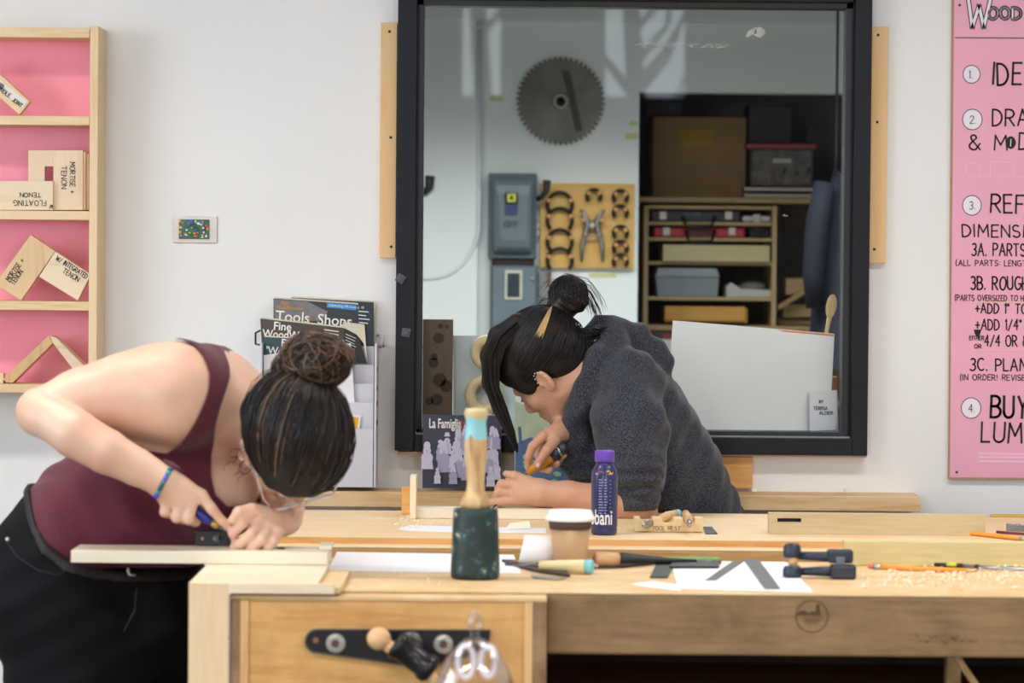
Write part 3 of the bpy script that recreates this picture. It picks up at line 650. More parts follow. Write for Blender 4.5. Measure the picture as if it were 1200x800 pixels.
inkon(t, [('BY', 960, 472, 3.2, 4.5, .7), ('TERESA', 953.5, 480, 3.6, 16, .75), ('ALDER', 960, 485.5, 3.6, 16, .75)], YI - .03, 0)
t = thing('wooden_spoon', P(966, 505, YI + .02), 'pale wooden spoon standing bowl up behind the white panel', 'spoon')
SPN = wood('spoon_wood', '#d9bf8f', '#b99a68', 'Z', 10)
q = P(974, 359, YI + .03); MB().ell(q, (.013, .005, .030), rotm('Y', 8)).build('bowl', SPN, t)
MB().tube([P(972, 372, YI + .03), P(969, 386, YI + .03), P(964, 430, YI + .02), P(960, 506, YI + .02)], [.006, .005, .0045, .005], 10).build('handle', SPN, t)
tag(pbox('brown_block', wood('brown_block', '#a5643a', '#7d4524', 'Z', 10), (971, 441, 981, 506), YI + .02, YI + .04, None, .001), 'brown wooden block standing behind the white panel corner', 'wood block')
# ---- alcove contents
SHF = wood('alcove_shelf', '#a58a62', '#82683f', 'X', 14)
KB = plain('kraft_cardboard', '#9c7a52', .8, var=.08)
a_y = 10.35
asx0 = ax0; asx1 = P(1090, 300, a_y).x
t = thing('alcove_shelving', P(850, 500, 10.8), 'plain wide shelves across the dark alcove', 'shelf')
for y, nm in ((232, 'shelf_board'), (382, 'shelf_board'), (470, 'shelf_board')):
    lo, hi = bx(748, y, 1090, y + 6, a_y, ay - .02); MB().box((asx0 + .005, lo[1], lo[2]), (hi[0], hi[1], hi[2])).build(nm, SHF, t, .001)
for x in (700, 1074): lo, hi = bx(x, 120, x + 12, 470, ay - .1, ay - .02); MB().box((lo[0], lo[1], 0), hi).build('upright', SHF, t, .001)
t = thing('cardboard_box', P(820, 232, 10.6), 'big brown cardboard box with yellow square on alcove top shelf', 'box')
pbox('carton', KB, (765, 137, 874, 231.5), 10.5, 10.9, t, .003)
pbox('yellow_label', plain('yellow_ochre_label', '#a8862e', .7), (798, 151, 836, 171), 10.497, 10.5, t, 0)
pbox('tape_seam', plain('brown_tape', '#8a6640', .5), (765, 196, 874, 204), 10.498, 10.5, t, 0)
DK = plain('black_plastic', '#1d1b1d', .5, var=.2)
tag(pbox('flat_case', DK, (757, 118, 800, 136.8), 10.55, 10.85, None, .006), 'dark flat case lying on top of the big cardboard box', 'case')
t = thing('storage_bin', P(917, 219, 10.5), 'dusty clear storage bin with red lid and rope inside', 'bin')
pbox('tub', plain('smoky_plastic', '#5a5652', .35, var=.5, scale=40), (880, 173.5, 953, 219), 10.42, 10.75, t, .008)
pbox('lid', plain('red_lid', '#9c4444', .45), (875, 168, 957, 174), 10.40, 10.77, t, .004)
pbox('paper_label', plain('white_label', '#c9ccd0', .7), (905.5, 186, 927, 190.5), 10.418, 10.42, t, 0)
rope = plain('pale_rope', '#97897a', .8)
for k in range(5): MB().tube([P(885 + k * 14, 215, 10.417), P(893 + k * 14, 196 + (k % 2) * 5, 10.416), P(900 + k * 11, 207, 10.417), P(904 + k * 11, 216, 10.417)], .004, 6).build('rope', rope, t)
tag(pbox('speaker_box', DK, (877, 122, 929, 167.5), 10.5, 10.75, None, .004), 'tall black box standing on the red lidded bin', 'box')
tag(pbox('small_black_box', DK, (945, 148, 955, 167.5), 10.5, 10.56, None, .003), 'tiny black box at the right end of the red bin lid', 'box')
t = thing('metal_tray', P(920, 231, 10.5), 'pair of pale metal rails under the red lidded bin', 'rails')
RL = plain('pale_metal_rail', '#a49c92', .35, .6)
for y in (219.5, 227): pbox('rail', RL, (872, y, 966, y + 4.5), 10.38, 10.7, t, .002)
# wooden case cabinet
cab = thing('case_rack', P(831, 385, 10.45), 'open pale wood rack holding tool cases in the alcove', 'rack')
RK = wood('rack_pine', '#b59a6c', '#94784c', 'X', 12); RKZ = wood('rack_pine_up', '#b59a6c', '#94784c', 'Z', 12)
YC = 10.36
for r in ((754, 241, 759.5, 382), (904.5, 241, 910, 382)): pbox('stile', RKZ, r, YC, YC + .35, cab, .001)
for y in (241, 260, 278.5, 306.5, 348): pbox('shelf_board', RK, (759.5, y, 904.5, y + 4), YC + .002, YC + .34, cab, .001)
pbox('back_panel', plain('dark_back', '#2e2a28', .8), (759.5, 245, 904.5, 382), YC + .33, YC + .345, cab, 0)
def case(name, lab, r, col, Y, latches, handle, mid=None):
    t = thing(name, P((r[0] + r[2]) / 2, r[3], Y + .1), lab, 'case'); M_ = plain('case_' + col[1:], col, .45)
    pbox('shell', M_, r, Y, Y + .24, t, .006)
    if mid: pbox('centre_panel', plain('case_' + mid[1:], mid, .5), (806, r[1] + 1, 838, r[3] - .5), Y - .003, Y, t, .001)
    for x, y in latches: pbox('latch', ST, (x - 4.5, y - 5, x + 4.5, y + 5), Y - .008, Y, t, .002)
    if handle:
        hx0, hx1, hy0, hy1 = handle
        MB().tube([P(hx0, hy0, Y), P(hx0 + 1, hy0, Y - .02), P(hx0 + 4, hy1, Y - .035), P(hx1 - 4, hy1, Y - .035), P(hx1 - 1, hy0, Y - .02), P(hx1, hy0, Y)], .006, 8).build('handle', DK, t)
    return t
t = case('tool_case', 'black tool case with steel latches on rack top shelf', (763, 246, 868, 260), '#26282e', YC + .03, [(777, 252.5), (854, 252.5)], (800, 838, 255, 265))
mbx = MB(); write(mbx, 'MASTER', P(801, 252, YC + .028), XR, ZU, 3.4 / 360, .6 / 360, 20 / 360); mbx.build('lettering', plain('case_letter', '#8b93a8', .6), t)
case('small_case', 'small white case on rack top shelf at right', (870, 253, 903, 260), '#c9cdd2', YC + .03, [(887, 256)], None)
case('tool_case', 'red tool case with black handle on rack second shelf', (766, 266, 873, 278.5), '#b8262c', YC + .03, [(781, 271), (858, 271)], (803, 838, 271, 283), '#5e1518')
case('small_case', 'small black case right of the red tool case', (878, 264.5, 903, 278.5), '#17181b', YC + .05, [], (883, 897, 262, 270))
tag(pbox('pale_drawer', wood('pale_drawer', '#c9bb90', '#b8a878', 'X', 8, contrast=.5), (777, 287, 902, 306.5), YC - .02, YC + .25, None, .002), 'long plain pale drawer box on rack third shelf', 'box')
t = thing('toolbox', P(805, 348, YC + .1), 'grey plastic toolbox with lid on rack fourth shelf', 'toolbox')
GP = plain('grey_tool_plastic', '#7f878c', .5)
mb = MB(); lo, hi = bx(768, 325, 843, 348, YC + .02, YC + .25)
mb.prism([(lo[0] + .006, lo[1], lo[2]), (hi[0] - .006, lo[1], lo[2]), (hi[0], lo[1], hi[2]), (lo[0], lo[1], hi[2])], (0, .22, 0)); mb.build('body', GP, t, .004)
lo, hi = bx(767, 314, 844, 325, YC + .015, YC + .25); mb = MB(); mb.prism([(lo[0], lo[1], lo[2]), (hi[0], lo[1], lo[2]), (hi[0] - .01, lo[1], hi[2]), (lo[0] + .01, lo[1], hi[2])], (0, .23, 0)); mb.build('lid', plain('grey_tool_lid', '#929a9f', .5), t, .006)
t = thing('open_white_box', P(877, 348, YC + .1), 'open white box with a coil inside on rack fourth shelf', 'box')
mb = MB(); mb.prism([P(x, y, YC + .02) for x, y in ((851, 336), (857, 331), (868, 338), (904, 340), (904, 348), (851, 348))], (0, .2, 0)); mb.build('tray', plain('white_box_card', '#b9bab0', .6), t, .001)
MB().ell(P(882, 336, YC + .1), (.045, .05, .018)).build('coil', plain('coil_grey', '#77756c', .6), t)
t = thing('yellow_wood_box', P(826, 382, YC + .1), 'orange yellow wooden box on the lowest rack shelf', 'box')
pbox('front_board', wood('yellow_box', '#c8953f', '#a87528', 'X', 12), (779, 359, 873, 376), YC + .0, YC + .02, t, .002)
pbox('carcass', wood('yellow_box', '', '', 'X'), (779, 361, 876, 378), YC + .02, YC + .22, t, .002)
for r, nm, col, lab in [((768, 397.5, 788, 413), 'shelf_label', '#cfd4da', 'white label card on dark cabinet below rack'), ((777, 391, 788, 396.5), 'shelf_label', '#a03038', 'red label above the white label card below rack')]:
    tag(pbox(nm, plain('lab' + col[1:], col, .7), r, YC - .002, YC, None, 0), lab, 'label')
t = thing('dark_cabinet', P(800, 500, YC + .1), 'dark brown cabinet under the case rack', 'cabinet')
DC = wood('dark_cabinet', '#4a3d33', '#2e2620', 'X', 10)
lo, hi = bx(753, 388, 1010, 470, YC, YC + .3); MB().box(lo, hi).build('carcass', DC, t, .002)
lo, hi = bx(757, 418, 880, 466, YC - .015, YC); MB().box(lo, hi).build('drawer', DC, t, .002)
lo, hi = bx(760, 421, 790, 434, YC - .02, YC - .015); MB().box(lo, hi).build('white_tag', plain('labcfd4da', '#cfd4da', .7), t, 0)
# timber offcuts right of rack
OFF = wood('offcut_a', '#9f8558', '#7c623b', 'X', 12)
for i, (pts, lab) in enumerate([([(921, 326), (953, 326), (953, 345), (921, 345)], 'square pale offcut block right of case rack'),
        ([(918, 357), (957, 356), (958, 371), (917, 372)], 'stack of short boards on the shelf right of case rack'),
        ([(912, 374), (975, 374), (975, 380), (912, 380)], 'long flat offcut lying at the base right of rack')]):
    tag(poly('timber_offcut', OFF, pts, 10.4 + .03 * i, .15, None, .002), lab, 'offcut')
tag(poly('timber_offcut', OFF, [(911, 358), (954, 332), (956, 337), (913, 363)], 10.36, .03, None, .001), 'slanting stick leaning over the short boards right of rack', 'offcut')
tag(pbox('timber_offcut', wood('brown_plank', '#6b5238', '#503a26', 'X', 12), (918, 240, 984, 262), 10.9, 10.95, None, .002), 'dark brown plank behind the right side of case rack', 'offcut')
# navy work coat hanging at right
mb = MB(); ct = thing('navy_coat', P(975, 420, 9.5), 'navy blue work coat hanging at right side of store room', 'coat')
secs = [(978, 978, 198, .02), (972, 1000, 215, .07), (962, 1010, 250, .09), (956, 1012, 300, .10), (952, 1014, 350, .11), (950, 1016, 430, .12)]
vs = []; NN = 20
for x0, x1, y, d in secs:
    a = P(x0, y, 9.5); b_ = P(max(x1, x0 + 2), y, 9.5); cx = (a.x + b_.x) / 2; hw = (b_.x - a.x) / 2
    for j in range(NN):
        t_ = 2 * math.pi * j / NN; k_ = 1 + .10 * math.sin(5 * t_ + y * .01)
        vs.append((cx + hw * math.cos(t_) * k_, 9.5 + d * math.sin(t_) * k_, a.z))
fs = [(i * NN + j, i * NN + (j + 1) % NN, (i + 1) * NN + (j + 1) % NN, (i + 1) * NN + j) for i in range(len(secs) - 1) for j in range(NN)]
fs += [tuple(range(NN)), tuple(range(len(vs) - 1, len(vs) - NN - 1, -1))]
mb.add(vs, fs, True); mb.build('body', plain('navy_cloth', '#0b1022', .85, var=.2), ct)
MB().tube([P(966, 215, 9.42), P(958, 260, 9.40), P(953, 320, 9.40), P(955, 360, 9.41)], [.03, .035, .032, .028], 12).build('sleeve', plain('navy_cloth', '', .85), ct)
MB().tube([P(978, 205, 9.5), P(980, 180, 9.5), (P(980, 180, 9.5).x, 9.5, ZC)], .004, 6).build('hanging_cord', SCR, ct)
# ================================================================= FAR WORKBENCH
ZT = 0.87
TOPF = wood('bench_top_pale', '#edcfa2', '#dcb47e', 'X', 10, contrast=.7, stain='#f3e0bf', stain_amt=.5)
EDG = wood('bench_edge_orange', '#dcac70', '#c28b4b', 'X', 26)
TOPN = wood('bench_top_worn', '#d8b584', '#bf9560', 'X', 12, contrast=.8, stain='#e9d3ab', stain_amt=.7)
APR = wood('apron_worn', '#9b7a52', '#765a38', 'X', 10, contrast=.9, stain='#6b5233', stain_amt=.7)
LEG = wood('bench_leg', '#c9a06a', '#a87c48', 'Z', 14)
yf0 = G(800, 632, ZT).y; yf1 = G(800, 601, ZT).y
xl = P(255, 620, yf0).x; xr = 1.75
fb = thing('workbench', ((xl + xr) / 2, (yf0 + yf1) / 2, 0), 'pale wooden workbench behind, that the person in grey hoodie leans on', 'workbench')
MB().box((xl, yf0, ZT - .017), (xr, yf1, ZT)).build('bench_top', TOPF, fb, .0015)
MB().box((xl, yf0 - .002, ZT - .0168), (xr, yf0 - .0001, ZT - .0015)).build('edge_band', EDG, fb, 0)
MB().box((xl, yf0 - .07, ZT - .045), (xr, yf0 + .02, ZT - .0175)).build('front_rail', EDG, fb, .002)
MB().box((xl, yf0 - .07, ZT - .0175), (xr, yf0 - .001, ZT - .0145)).build('rail_cap', TOPF, fb, .001)
MB().box((xl + .05, yf0, ZT - .20), (xr - .05, yf0 + .03, ZT - .045)).build('apron', EDG, fb, .002)
for x in (xl + .05, xr - .15):
    for y in (yf0 + .02, yf1 - .12): MB().box((x, y, 0), (x + .09, y + .09, ZT - .045)).build('leg', LEG, fb, .003)
MB().box((xl + .05, yf0 + .08, .18), (xr - .06, yf1 - .08, .21)).build('lower_shelf', EDG, fb, .002)
# ================================================================= NEAR WORKBENCH
yn0 = G(800, 695, ZT).y; yn1 = G(800, 657, ZT).y
xl2 = P(640.5, 700, yn0).x; xje = P(268, 700, yn0).x; xr2 = 1.9
nb = thing('workbench', ((xje + xr2) / 2, (yn0 + yn1) / 2, 0), 'front worn wooden workbench with thick stained apron and side vise', 'workbench')
MB().box((xje, yn0, ZT - .003), (xr2, yn1, ZT)).box((xje, yn0 + .0505, ZT - .035), (xr2, yn1, ZT - .0031)).build('bench_top', TOPN, nb, .001)
MB().box((xl2, yn0 + .0005, ZT - .107), (xr2, yn0 + .05, ZT - .0032)).build('apron', APR, nb, .004)
for x, y in ((1110, 772),):
    q = P(x, y, yn0 + .2); MB().box((q.x, yn0 + .2, 0), (q.x + 16.5 / S_(yn0 + .2), yn0 + .24, ZT - .035)).build('leg', LEG, nb, .002)
MB().box((xje + .02, yn0 + .1, 0), (xje + .1, yn0 + .18, ZT - .035)).build('leg', LEG, nb, .003)
MB().box((xr2 - .12, yn0 + .1, 0), (xr2 - .04, yn0 + .18, ZT - .035)).build('leg', LEG, nb, .003)
MB().box((xje + .02, yn1 - .12, 0), (xje + .1, yn1 - .04, ZT - .035)).build('leg', LEG, nb, .003)
MB().box((xr2 - .12, yn1 - .12, 0), (xr2 - .04, yn1 - .04, ZT - .035)).build('leg', LEG, nb, .003)
DB = plain('under_bench_shade', '#2a1c12', .8)
MB().box((xl2 - .2, yn1 - .03, .1), (xr2 - .03, yn1 - .01, ZT - .0352)).build('back_panel', DB, nb)  # dark panel added to keep the space under the bench dark
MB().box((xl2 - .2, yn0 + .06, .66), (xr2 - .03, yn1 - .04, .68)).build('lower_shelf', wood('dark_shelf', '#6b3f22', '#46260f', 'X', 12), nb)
MB().box((P(1148, 780, yn0 + .15).x, yn0 + .1, .5), (P(1148, 780, yn0 + .15).x + .012, yn0 + .13, .85), rotm('Y', -35)).build('brace', LEG, nb, .001)
# round ink stamp and faded lettering on the apron
SI = plain('stamp_ink', '#5a4028', .8)
yy = yn0 - .0006; cs = P(951.5, 722, yy); sS = S_(yn0); mb = MB()
rr = 19.5 / sS
for k in range(36):
    a0, a1 = [2 * math.pi * (k + d) / 36 for d in (0, 1)]
    mb.add([cs + Vector((math.cos(a) * r, 0, math.sin(a) * r)) for a, r in ((a0, rr), (a1, rr), (a1, rr * .93), (a0, rr * .93))], [(0, 1, 2, 3)])
for (x0, z0, x1, z1) in [(-.95, .05, .55, .22), (-.8, .22, -.3, .35), (.2, .2, .5, .75), (-.1, .2, .2, .3), (-.6, -.1, .7, -.06), (-.5, -.3, .5, -.22), (-.4, -.45, .35, -.4)]:
    mb.add([cs + Vector((x * rr, -.0002, z * rr)) for x, z in ((x0, z0), (x1, z0), (x1 - .06, z1), (x0 + .06, z1))], [(0, 1, 2, 3)])
mb.build('round_stamp', SI, nb, kind='stuff')
mb = MB(); rnd = random.Random(2)
for k in range(46):
    x = 1072 + rnd.uniform(0, 72); y = 744 + (x - 1072) * .05 + rnd.uniform(0, 9) * (1 if x < 1125 else .6); w2 = rnd.uniform(1, 4); h2 = rnd.uniform(.6, 2.4)
    mb.add([P(x, y, yy), P(x + w2, y + rnd.uniform(-.6, .6), yy), P(x + w2 * .8, y - h2, yy), P(x + .3, y - h2 * .8, yy)], [(0, 1, 2, 3)])
mb.build('faded_stamp', plain('faded_ink', '#6b5234', .8), nb, kind='stuff')
# vise jaw in front of the bench end
JAW = wood('jaw_wood', '#d9a865', '#bb823f', 'X', 14, stain='#a5733a', stain_amt=.5)
JL = wood('jaw_strip', '#dfb47a', '#c99855', 'Z', 12); JD = wood('jaw_end', '#8d6a45', '#6b4c2e', 'Z', 20, stain='#b89a76', stain_amt=.8)
yj = yn0 - .055
vs_ = thing('bench_vise', P(454, 800, yj), 'wooden jawed bench vise with black bracket and wood handle', 'vise')
ZJ = ZT - .004; lo, hi = bx(282, 700, 624, 860, yj, yn0); x0 = P(269, 700, yj).x; x1 = P(641, 700, yj).x
MB().box((P(292, 700, yj).x, yj + .004, lo[2]), (P(614, 700, yj).x, yn0 - .002, ZJ - .008)).build('jaw_board', JAW, vs_, .001)
MB().box((x0, yj, ZJ - .0078), (x1, yn0 - .001, ZJ)).build('top_cap', TOPN, vs_, .0015)
for a, b_, M_, nm in ((x0, P(281.5, 700, yj).x, JD, 'end_block'), (P(281.5, 700, yj).x, P(291.8, 700, yj).x, JL, 'side_strip'), (P(614.2, 700, yj).x, P(624.5, 700, yj).x, JL, 'side_strip'), (P(624.5, 700, yj).x, x1, JD, 'end_block')):
    MB().box((a, yj + (.001 if nm == 'end_block' else 0), lo[2]), (b_, yn0 - .002, ZJ - .0082)).build(nm, M_, vs_, .001)
CI = plain('black_cast_iron', '#15161a', .35, .4, var=.3, spec=.6)
yb = yj + .004
def rounded(cx0, cy0, r0, cx1, cy1, r1, n=12):   # tapered bar outline in pixels
    L = [(cx0 - r0 * math.sin(math.pi * k / n), cy0 - r0 * math.cos(math.pi * k / n)) for k in range(n + 1)]
    return L + [(cx1 + r1 * math.sin(math.pi * k / n), cy1 + r1 * math.cos(math.pi * k / n)) for k in range(n + 1)]
bo = [(372 - 13.5 * math.sin(math.pi * k / 10), 751 - 13 * math.cos(math.pi * k / 10)) for k in range(11)] + [(420, 771), (455, 776), (480, 780), (510, 779), (545, 770), (572, 757), (575, 738)]
poly('bracket', CI, bo, yb - .010, .010, vs_, .002)
lip = [(372 - 14 * math.sin(math.pi * k / 10), 751 - 13.5 * math.cos(math.pi * k / 10)) for k in range(11)] + [(420, 771), (455, 776), (480, 780), (510, 779), (545, 770)]
MB().tube([P(x, y, yb - .010) for x, y in [(560, 738.5)] + lip[:]], .0017, 8).build('bracket_rim', plain('worn_iron_edge', '#5e5c5a', .35, .7), vs_)
MB().lathe(P(370, 750, yb - .0105), (0, 1, 0), [(.005, 0), (.005, .001)], 14).build('screw_hole', plain('bare_wood_hole', '#8a5a30', .7), vs_)
NUT = plain('zinc', '#b9b7b2', .28, .9, var=.1)
for nx, ny in ((393, 754), (519.5, 755)):
    c0 = P(nx, ny, yb - .018)
    MB().lathe(c0 + Vector((0, .0065, 0)), (0, 1, 0), [(.0165, 0), (.0165, .0015)], 24).build('washer', NUT, vs_)
    mb = MB(); vs = []; r6 = .0145
    for yy_ in (0, .008):
        for k in range(6): vs.append(c0 + Vector((r6 * math.cos(k * math.pi / 3 + .3), yy_, r6 * math.sin(k * math.pi / 3 + .3))))
        for k in range(6): vs.append(c0 + Vector((.0078 * math.cos(k * math.pi / 3 + .3), yy_, .0078 * math.sin(k * math.pi / 3 + .3))))
    fs = []
    for k in range(6):
        q = (k + 1) % 6; fs += [(k, q, 6 + q, 6 + k), (12 + k, 18 + k, 18 + q, 12 + q), (k, 12 + k, 12 + q, q)]
    mb.add(vs, fs); nt = mb.build('nut', NUT, vs_, .001)
    MB().lathe(c0 + Vector((0, .001, 0)), (0, 1, 0), [(.0078, 0), (.0078, .007)], 16).build('bolt_end', plain('brown_bolt', '#5b4634', .5, .4), vs_)
MB().lathe(P(482, 753, yb - .014), (0, 1, 0), [(.010, -.001), (.019, 0), (.021, .004)], 26).build('flange', plain('worn_iron_edge', '', .3), vs_)
HW = wood('handle_beech', '#dfb98a', '#c79a68', 'X', 10)
h0 = P(444, 748, yj - .075); h1 = P(560, 836, yj - .075); hd = (h1 - h0).normalized()
MB().ell(h0, (.0205, .0205, .0195)).build('handle_knob', HW, vs_)
MB().tube([h0, h1], .011, 14).build('handle_bar', HW, vs_)
mb = MB(); hc = P(484, 770, yj - .075)
mb.lathe(hc - hd * .040, hd, [(.017, 0), (.0245, .004), (.0245, .012), (.021, .016), (.021, .060), (.0245, .064), (.0245, .076), (.017, .082)], 22); mb.build('hub', plain('black_hub_iron', '#17181d', .3, .3), vs_)
MB().lathe(P(484, 766, yj - .074), (0, 1, 0), [(.017, 0), (.017, .075)], 20).build('screw_shaft', CI, vs_)
# plywood jig over the left end of the bench
PLY = wood('jig_plywood', '#e2c9a2', '#d0ae7e', 'Z', 8, contrast=.6); PLT = wood('jig_top', '#e8d8bd', '#d2bc98', 'X', 12, contrast=.7)
ZJ2 = .889; yp = G(300, 683, ZJ2).y - .0; ypb = G(300, 659.5, ZJ2).y
jg = thing('plywood_jig', P(300, 800, yp + .1), 'pale plywood jig marked 6A wrapped over left end of front bench', 'jig')
xa = P(221, 690, yp).x; xb = P(372, 690, yp).x; xc = P(268, 690, yp).x; xd = P(392, 690, yp).x
lo, hi = bx(221, 683, 268, 880, yp, yn0)
yfj = yj - .012
MB().box((xa, yfj, lo[2]), (xc - .0005, yp + .004, ZJ2 - .0005)).build('front_cheek', PLY, jg, .0012)
MB().box((xc, yfj, ZT + .0005), (xd, yp + .004, ZJ2 - .0005)).build('front_strip', PLT, jg, .0012)
MB().box((xa, yp + .0045, ZJ2 - .018), (xb, ypb, ZJ2)).build('top_board', PLT, jg, .0012)
MB().box((xb + .0005, yp + .012, ZT + .001), (xd + .01, ypb - .03, ZJ2 - .008)).build('stop_strip', wood('jig_strip', '#d9bb8b', '#c4a070', 'Y', 12), jg, .001)
MB().box((xa, yp + .0045, lo[2]), (xa + .018, ypb, ZJ2 - .0185)).build('side_board', PLY, jg, .001)
for hx in (234, 296, 360.5):
    MB().lathe(P(hx, 689.5 - (hx - 234) * .002, yfj - .0006), (0, 1, 0), [(.0042, 0), (.0042, .001)], 16).build('screw', plain('black_screw', '#161414', .4, .5), jg)
MB().lathe(P(267, 747, yfj - .004), (0, 1, 0), [(.0035, 0), (.0035, .004)], 12).build('pin', NUT, jg)
mbx = MB(); write(mbx, '6A', P(226.5, 710, yfj - .0006), XR, ZU, 12 / S_(yfj), 1.1 / S_(yfj), 16 / S_(yfj), jitter=.05); mbx.build('lettering', plain('pencil_grey', '#5a5048', .8), jg)
# ================================================================= THINGS ON THE FRONT BENCH
PAPER = plain('white_paper', '#f1f1f6', .75, var=.01)
PINEX = wood('pale_pine', '#e4dac4', '#cbbb9a', 'X', 14, contrast=.7)
# the work piece under the hands of the person in red
zw0 = ZJ2 + .001; yw0 = G(200, 660, zw0).y; yw1 = yw0 + .12; x0 = P(83, 650, yw0).x; x1 = P(384, 650, yw0).x
wp = thing('carving_blank', ((x0 + x1) / 2, (yw0 + yw1) / 2, zw0), 'long pale wood blank under the hands of person in red top', 'board')
MB().box((x0, yw0, zw0), (x1, yw1, zw0 + .022)).build('board', PINEX, wp, .0012)
tl = P(240, 645, yw0 + .03).x
MB().box((P(372, 650, yw0).x, yw0 + .05, zw0 + .0225), (x1 + .004, yw1, zw0 + .030)).build('raised_strip', PINEX, wp, .001)
mb = MB()
for a, b_ in ((150, 190), (192, 230)):
    pass
# white drawing sheets
s1 = flat('drawing_sheet', PAPER, [(395, 646.5), (602, 650), (611, 672), (384, 668.5)], ZT + .0005, .0004)
tag(s1, 'big white drawing sheet lying behind and left of the green mallet', 'paper')
t = thing('sketch_sheet', G(850, 675, ZT), 'white sheet with two grey strips forming an inverted V, by dark clamp', 'paper')
flat('sheet', PAPER, [(788, 665), (843, 665.5), (846, 657.5), (920, 658.5), (953, 694), (795, 689.5)], ZT + .0008, .0004, t)
GT = plain('grey_card_strip', '#66696f', .6, var=.12)
flat('grey_strip', GT, [(859, 657.5), (872, 657.5), (839, 680), (826, 680)], ZT + .0016, .0008, t)
flat('grey_strip', GT, [(872, 655.8), (889, 655.8), (914.5, 689.5), (896, 689.5)], ZT + .0026, .0008, t)
tag(flat('paper_scrap', PAPER, [(739, 684), (765, 681), (800, 686), (798, 692), (752, 686.5)], ZT + .0004, .0003), 'narrow white paper scrap at the front bench edge', 'paper')
LB = plain('black_steel_square', '#35322f', .4, .3, var=.15)
t = thing('black_square', G(800, 668, ZT), 'flat black L shaped square on bench left of the sketch sheet', 'square')
flat('blade', LB, [(769, 661), (790, 661), (782.5, 676.5), (761.5, 676.5)], ZT + .0016, .0012, t)
flat('stock', LB, [(789, 658.5), (842.5, 658.5), (842, 665), (784.5, 665)], ZT + .0030, .003, t)
tag(flat('green_strip', plain('mossy_green', '#6f9a4a', .6, var=.3, scale=60), [(768, 656), (843, 655.5), (843, 657.8), (768, 658.5)], ZT + .0012, .006), 'thin bright green strip behind the black square', 'strip')
# mallet
yM = G(558, 680.5, ZT).y + .044
mq = Vector((P(557, 650, yM).x, yM, ZT + .0005)); sM = S_(yM)
ml = thing('carving_mallet', mq, 'round carving mallet with dark green head and blue dipped handle, standing upright', 'mallet')
gm, n, l, b = newmat('mallet_green')
mp = texmap(n, l, (24, 24, 24)); nz = n.new('ShaderNodeTexNoise'); nz.inputs['Scale'].default_value = 1; nz.inputs['Detail'].default_value = 6; nz.inputs['Roughness'].default_value = .7
l.new(mp.outputs[0], nz.inputs['Vector'])
r_ = ramp(n, l, nz.outputs['Fac'], [(.40, lin('#0a2224')), (.55, lin('#12302f')), (.61, lin('#3d6166')), (.66, lin('#c0b084'))]); l.new(r_.outputs[0], b.inputs['Base Color']); b.inputs['Roughness'].default_value = .5
head = MB().lathe(mq, (0, 0, 1), [(.040, 0), (.0435, .003), (.0442, .012), (.0405, .112), (.0395, .1235), (.036, .126), (.0001, .126)], 40).build('head', gm, ml)
hm, n, l, b = newmat('mallet_handle_wood')
mp = texmap(n, l, (1, 1, 1)); sp = n.new('ShaderNodeSeparateXYZ'); l.new(mp.outputs[0], sp.inputs[0])
mp2 = texmap(n, l, (60, 60, 12)); nz = n.new('ShaderNodeTexNoise'); nz.inputs['Scale'].default_value = 1; nz.inputs['Detail'].default_value = 3; l.new(mp2.outputs[0], nz.inputs['Vector'])
wr = ramp(n, l, nz.outputs['Fac'], [(.3, lin('#9c7448')), (.5, lin('#c6a272')), (.7, lin('#d8bb8e'))])
ma = n.new('ShaderNodeMath'); ma.operation = 'MULTIPLY_ADD'; ma.inputs[1].default_value = .05; l.new(nz.outputs['Fac'], ma.inputs[0]); l.new(sp.outputs['Z'], ma.inputs[2])
gt = n.new('ShaderNodeMath'); gt.operation = 'GREATER_THAN'; gt.inputs[1].default_value = .278; l.new(ma.outputs[0], gt.inputs[0])
mx = n.new('ShaderNodeMix'); mx.data_type = 'RGBA'; l.new(gt.outputs[0], mx.inputs['Factor']); l.new(wr.outputs[0], mx.inputs['A']); mx.inputs['B'].default_value = lin('#8ecbd4')
gt2 = n.new('ShaderNodeMath'); gt2.operation = 'GREATER_THAN'; gt2.inputs[1].default_value = .316; l.new(ma.outputs[0], gt2.inputs[0])
mx2 = n.new('ShaderNodeMix'); mx2.data_type = 'RGBA'; l.new(gt2.outputs[0], mx2.inputs['Factor']); l.new(mx.outputs['Result'], mx2.inputs['A']); mx2.inputs['B'].default_value = lin('#cdb987')
l.new(mx2.outputs['Result'], b.inputs['Base Color']); b.inputs['Roughness'].default_value = .45
hp = [(.026, .1262), (.027, .135), (.023, .146), (.0165, .158), (.0155, .172), (.0175, .20), (.0200, .225), (.0208, .245), (.0195, .262), (.0180, .275), (.0185, .284), (.0205, .290), (.0212, .298), (.0185, .305), (.0001, .3065)]
MB().lathe(mq + Vector((-.0005, 0, 0)), (0, 0, 1), [(r, h) for r, h in hp], 32).build('handle', hm, ml)
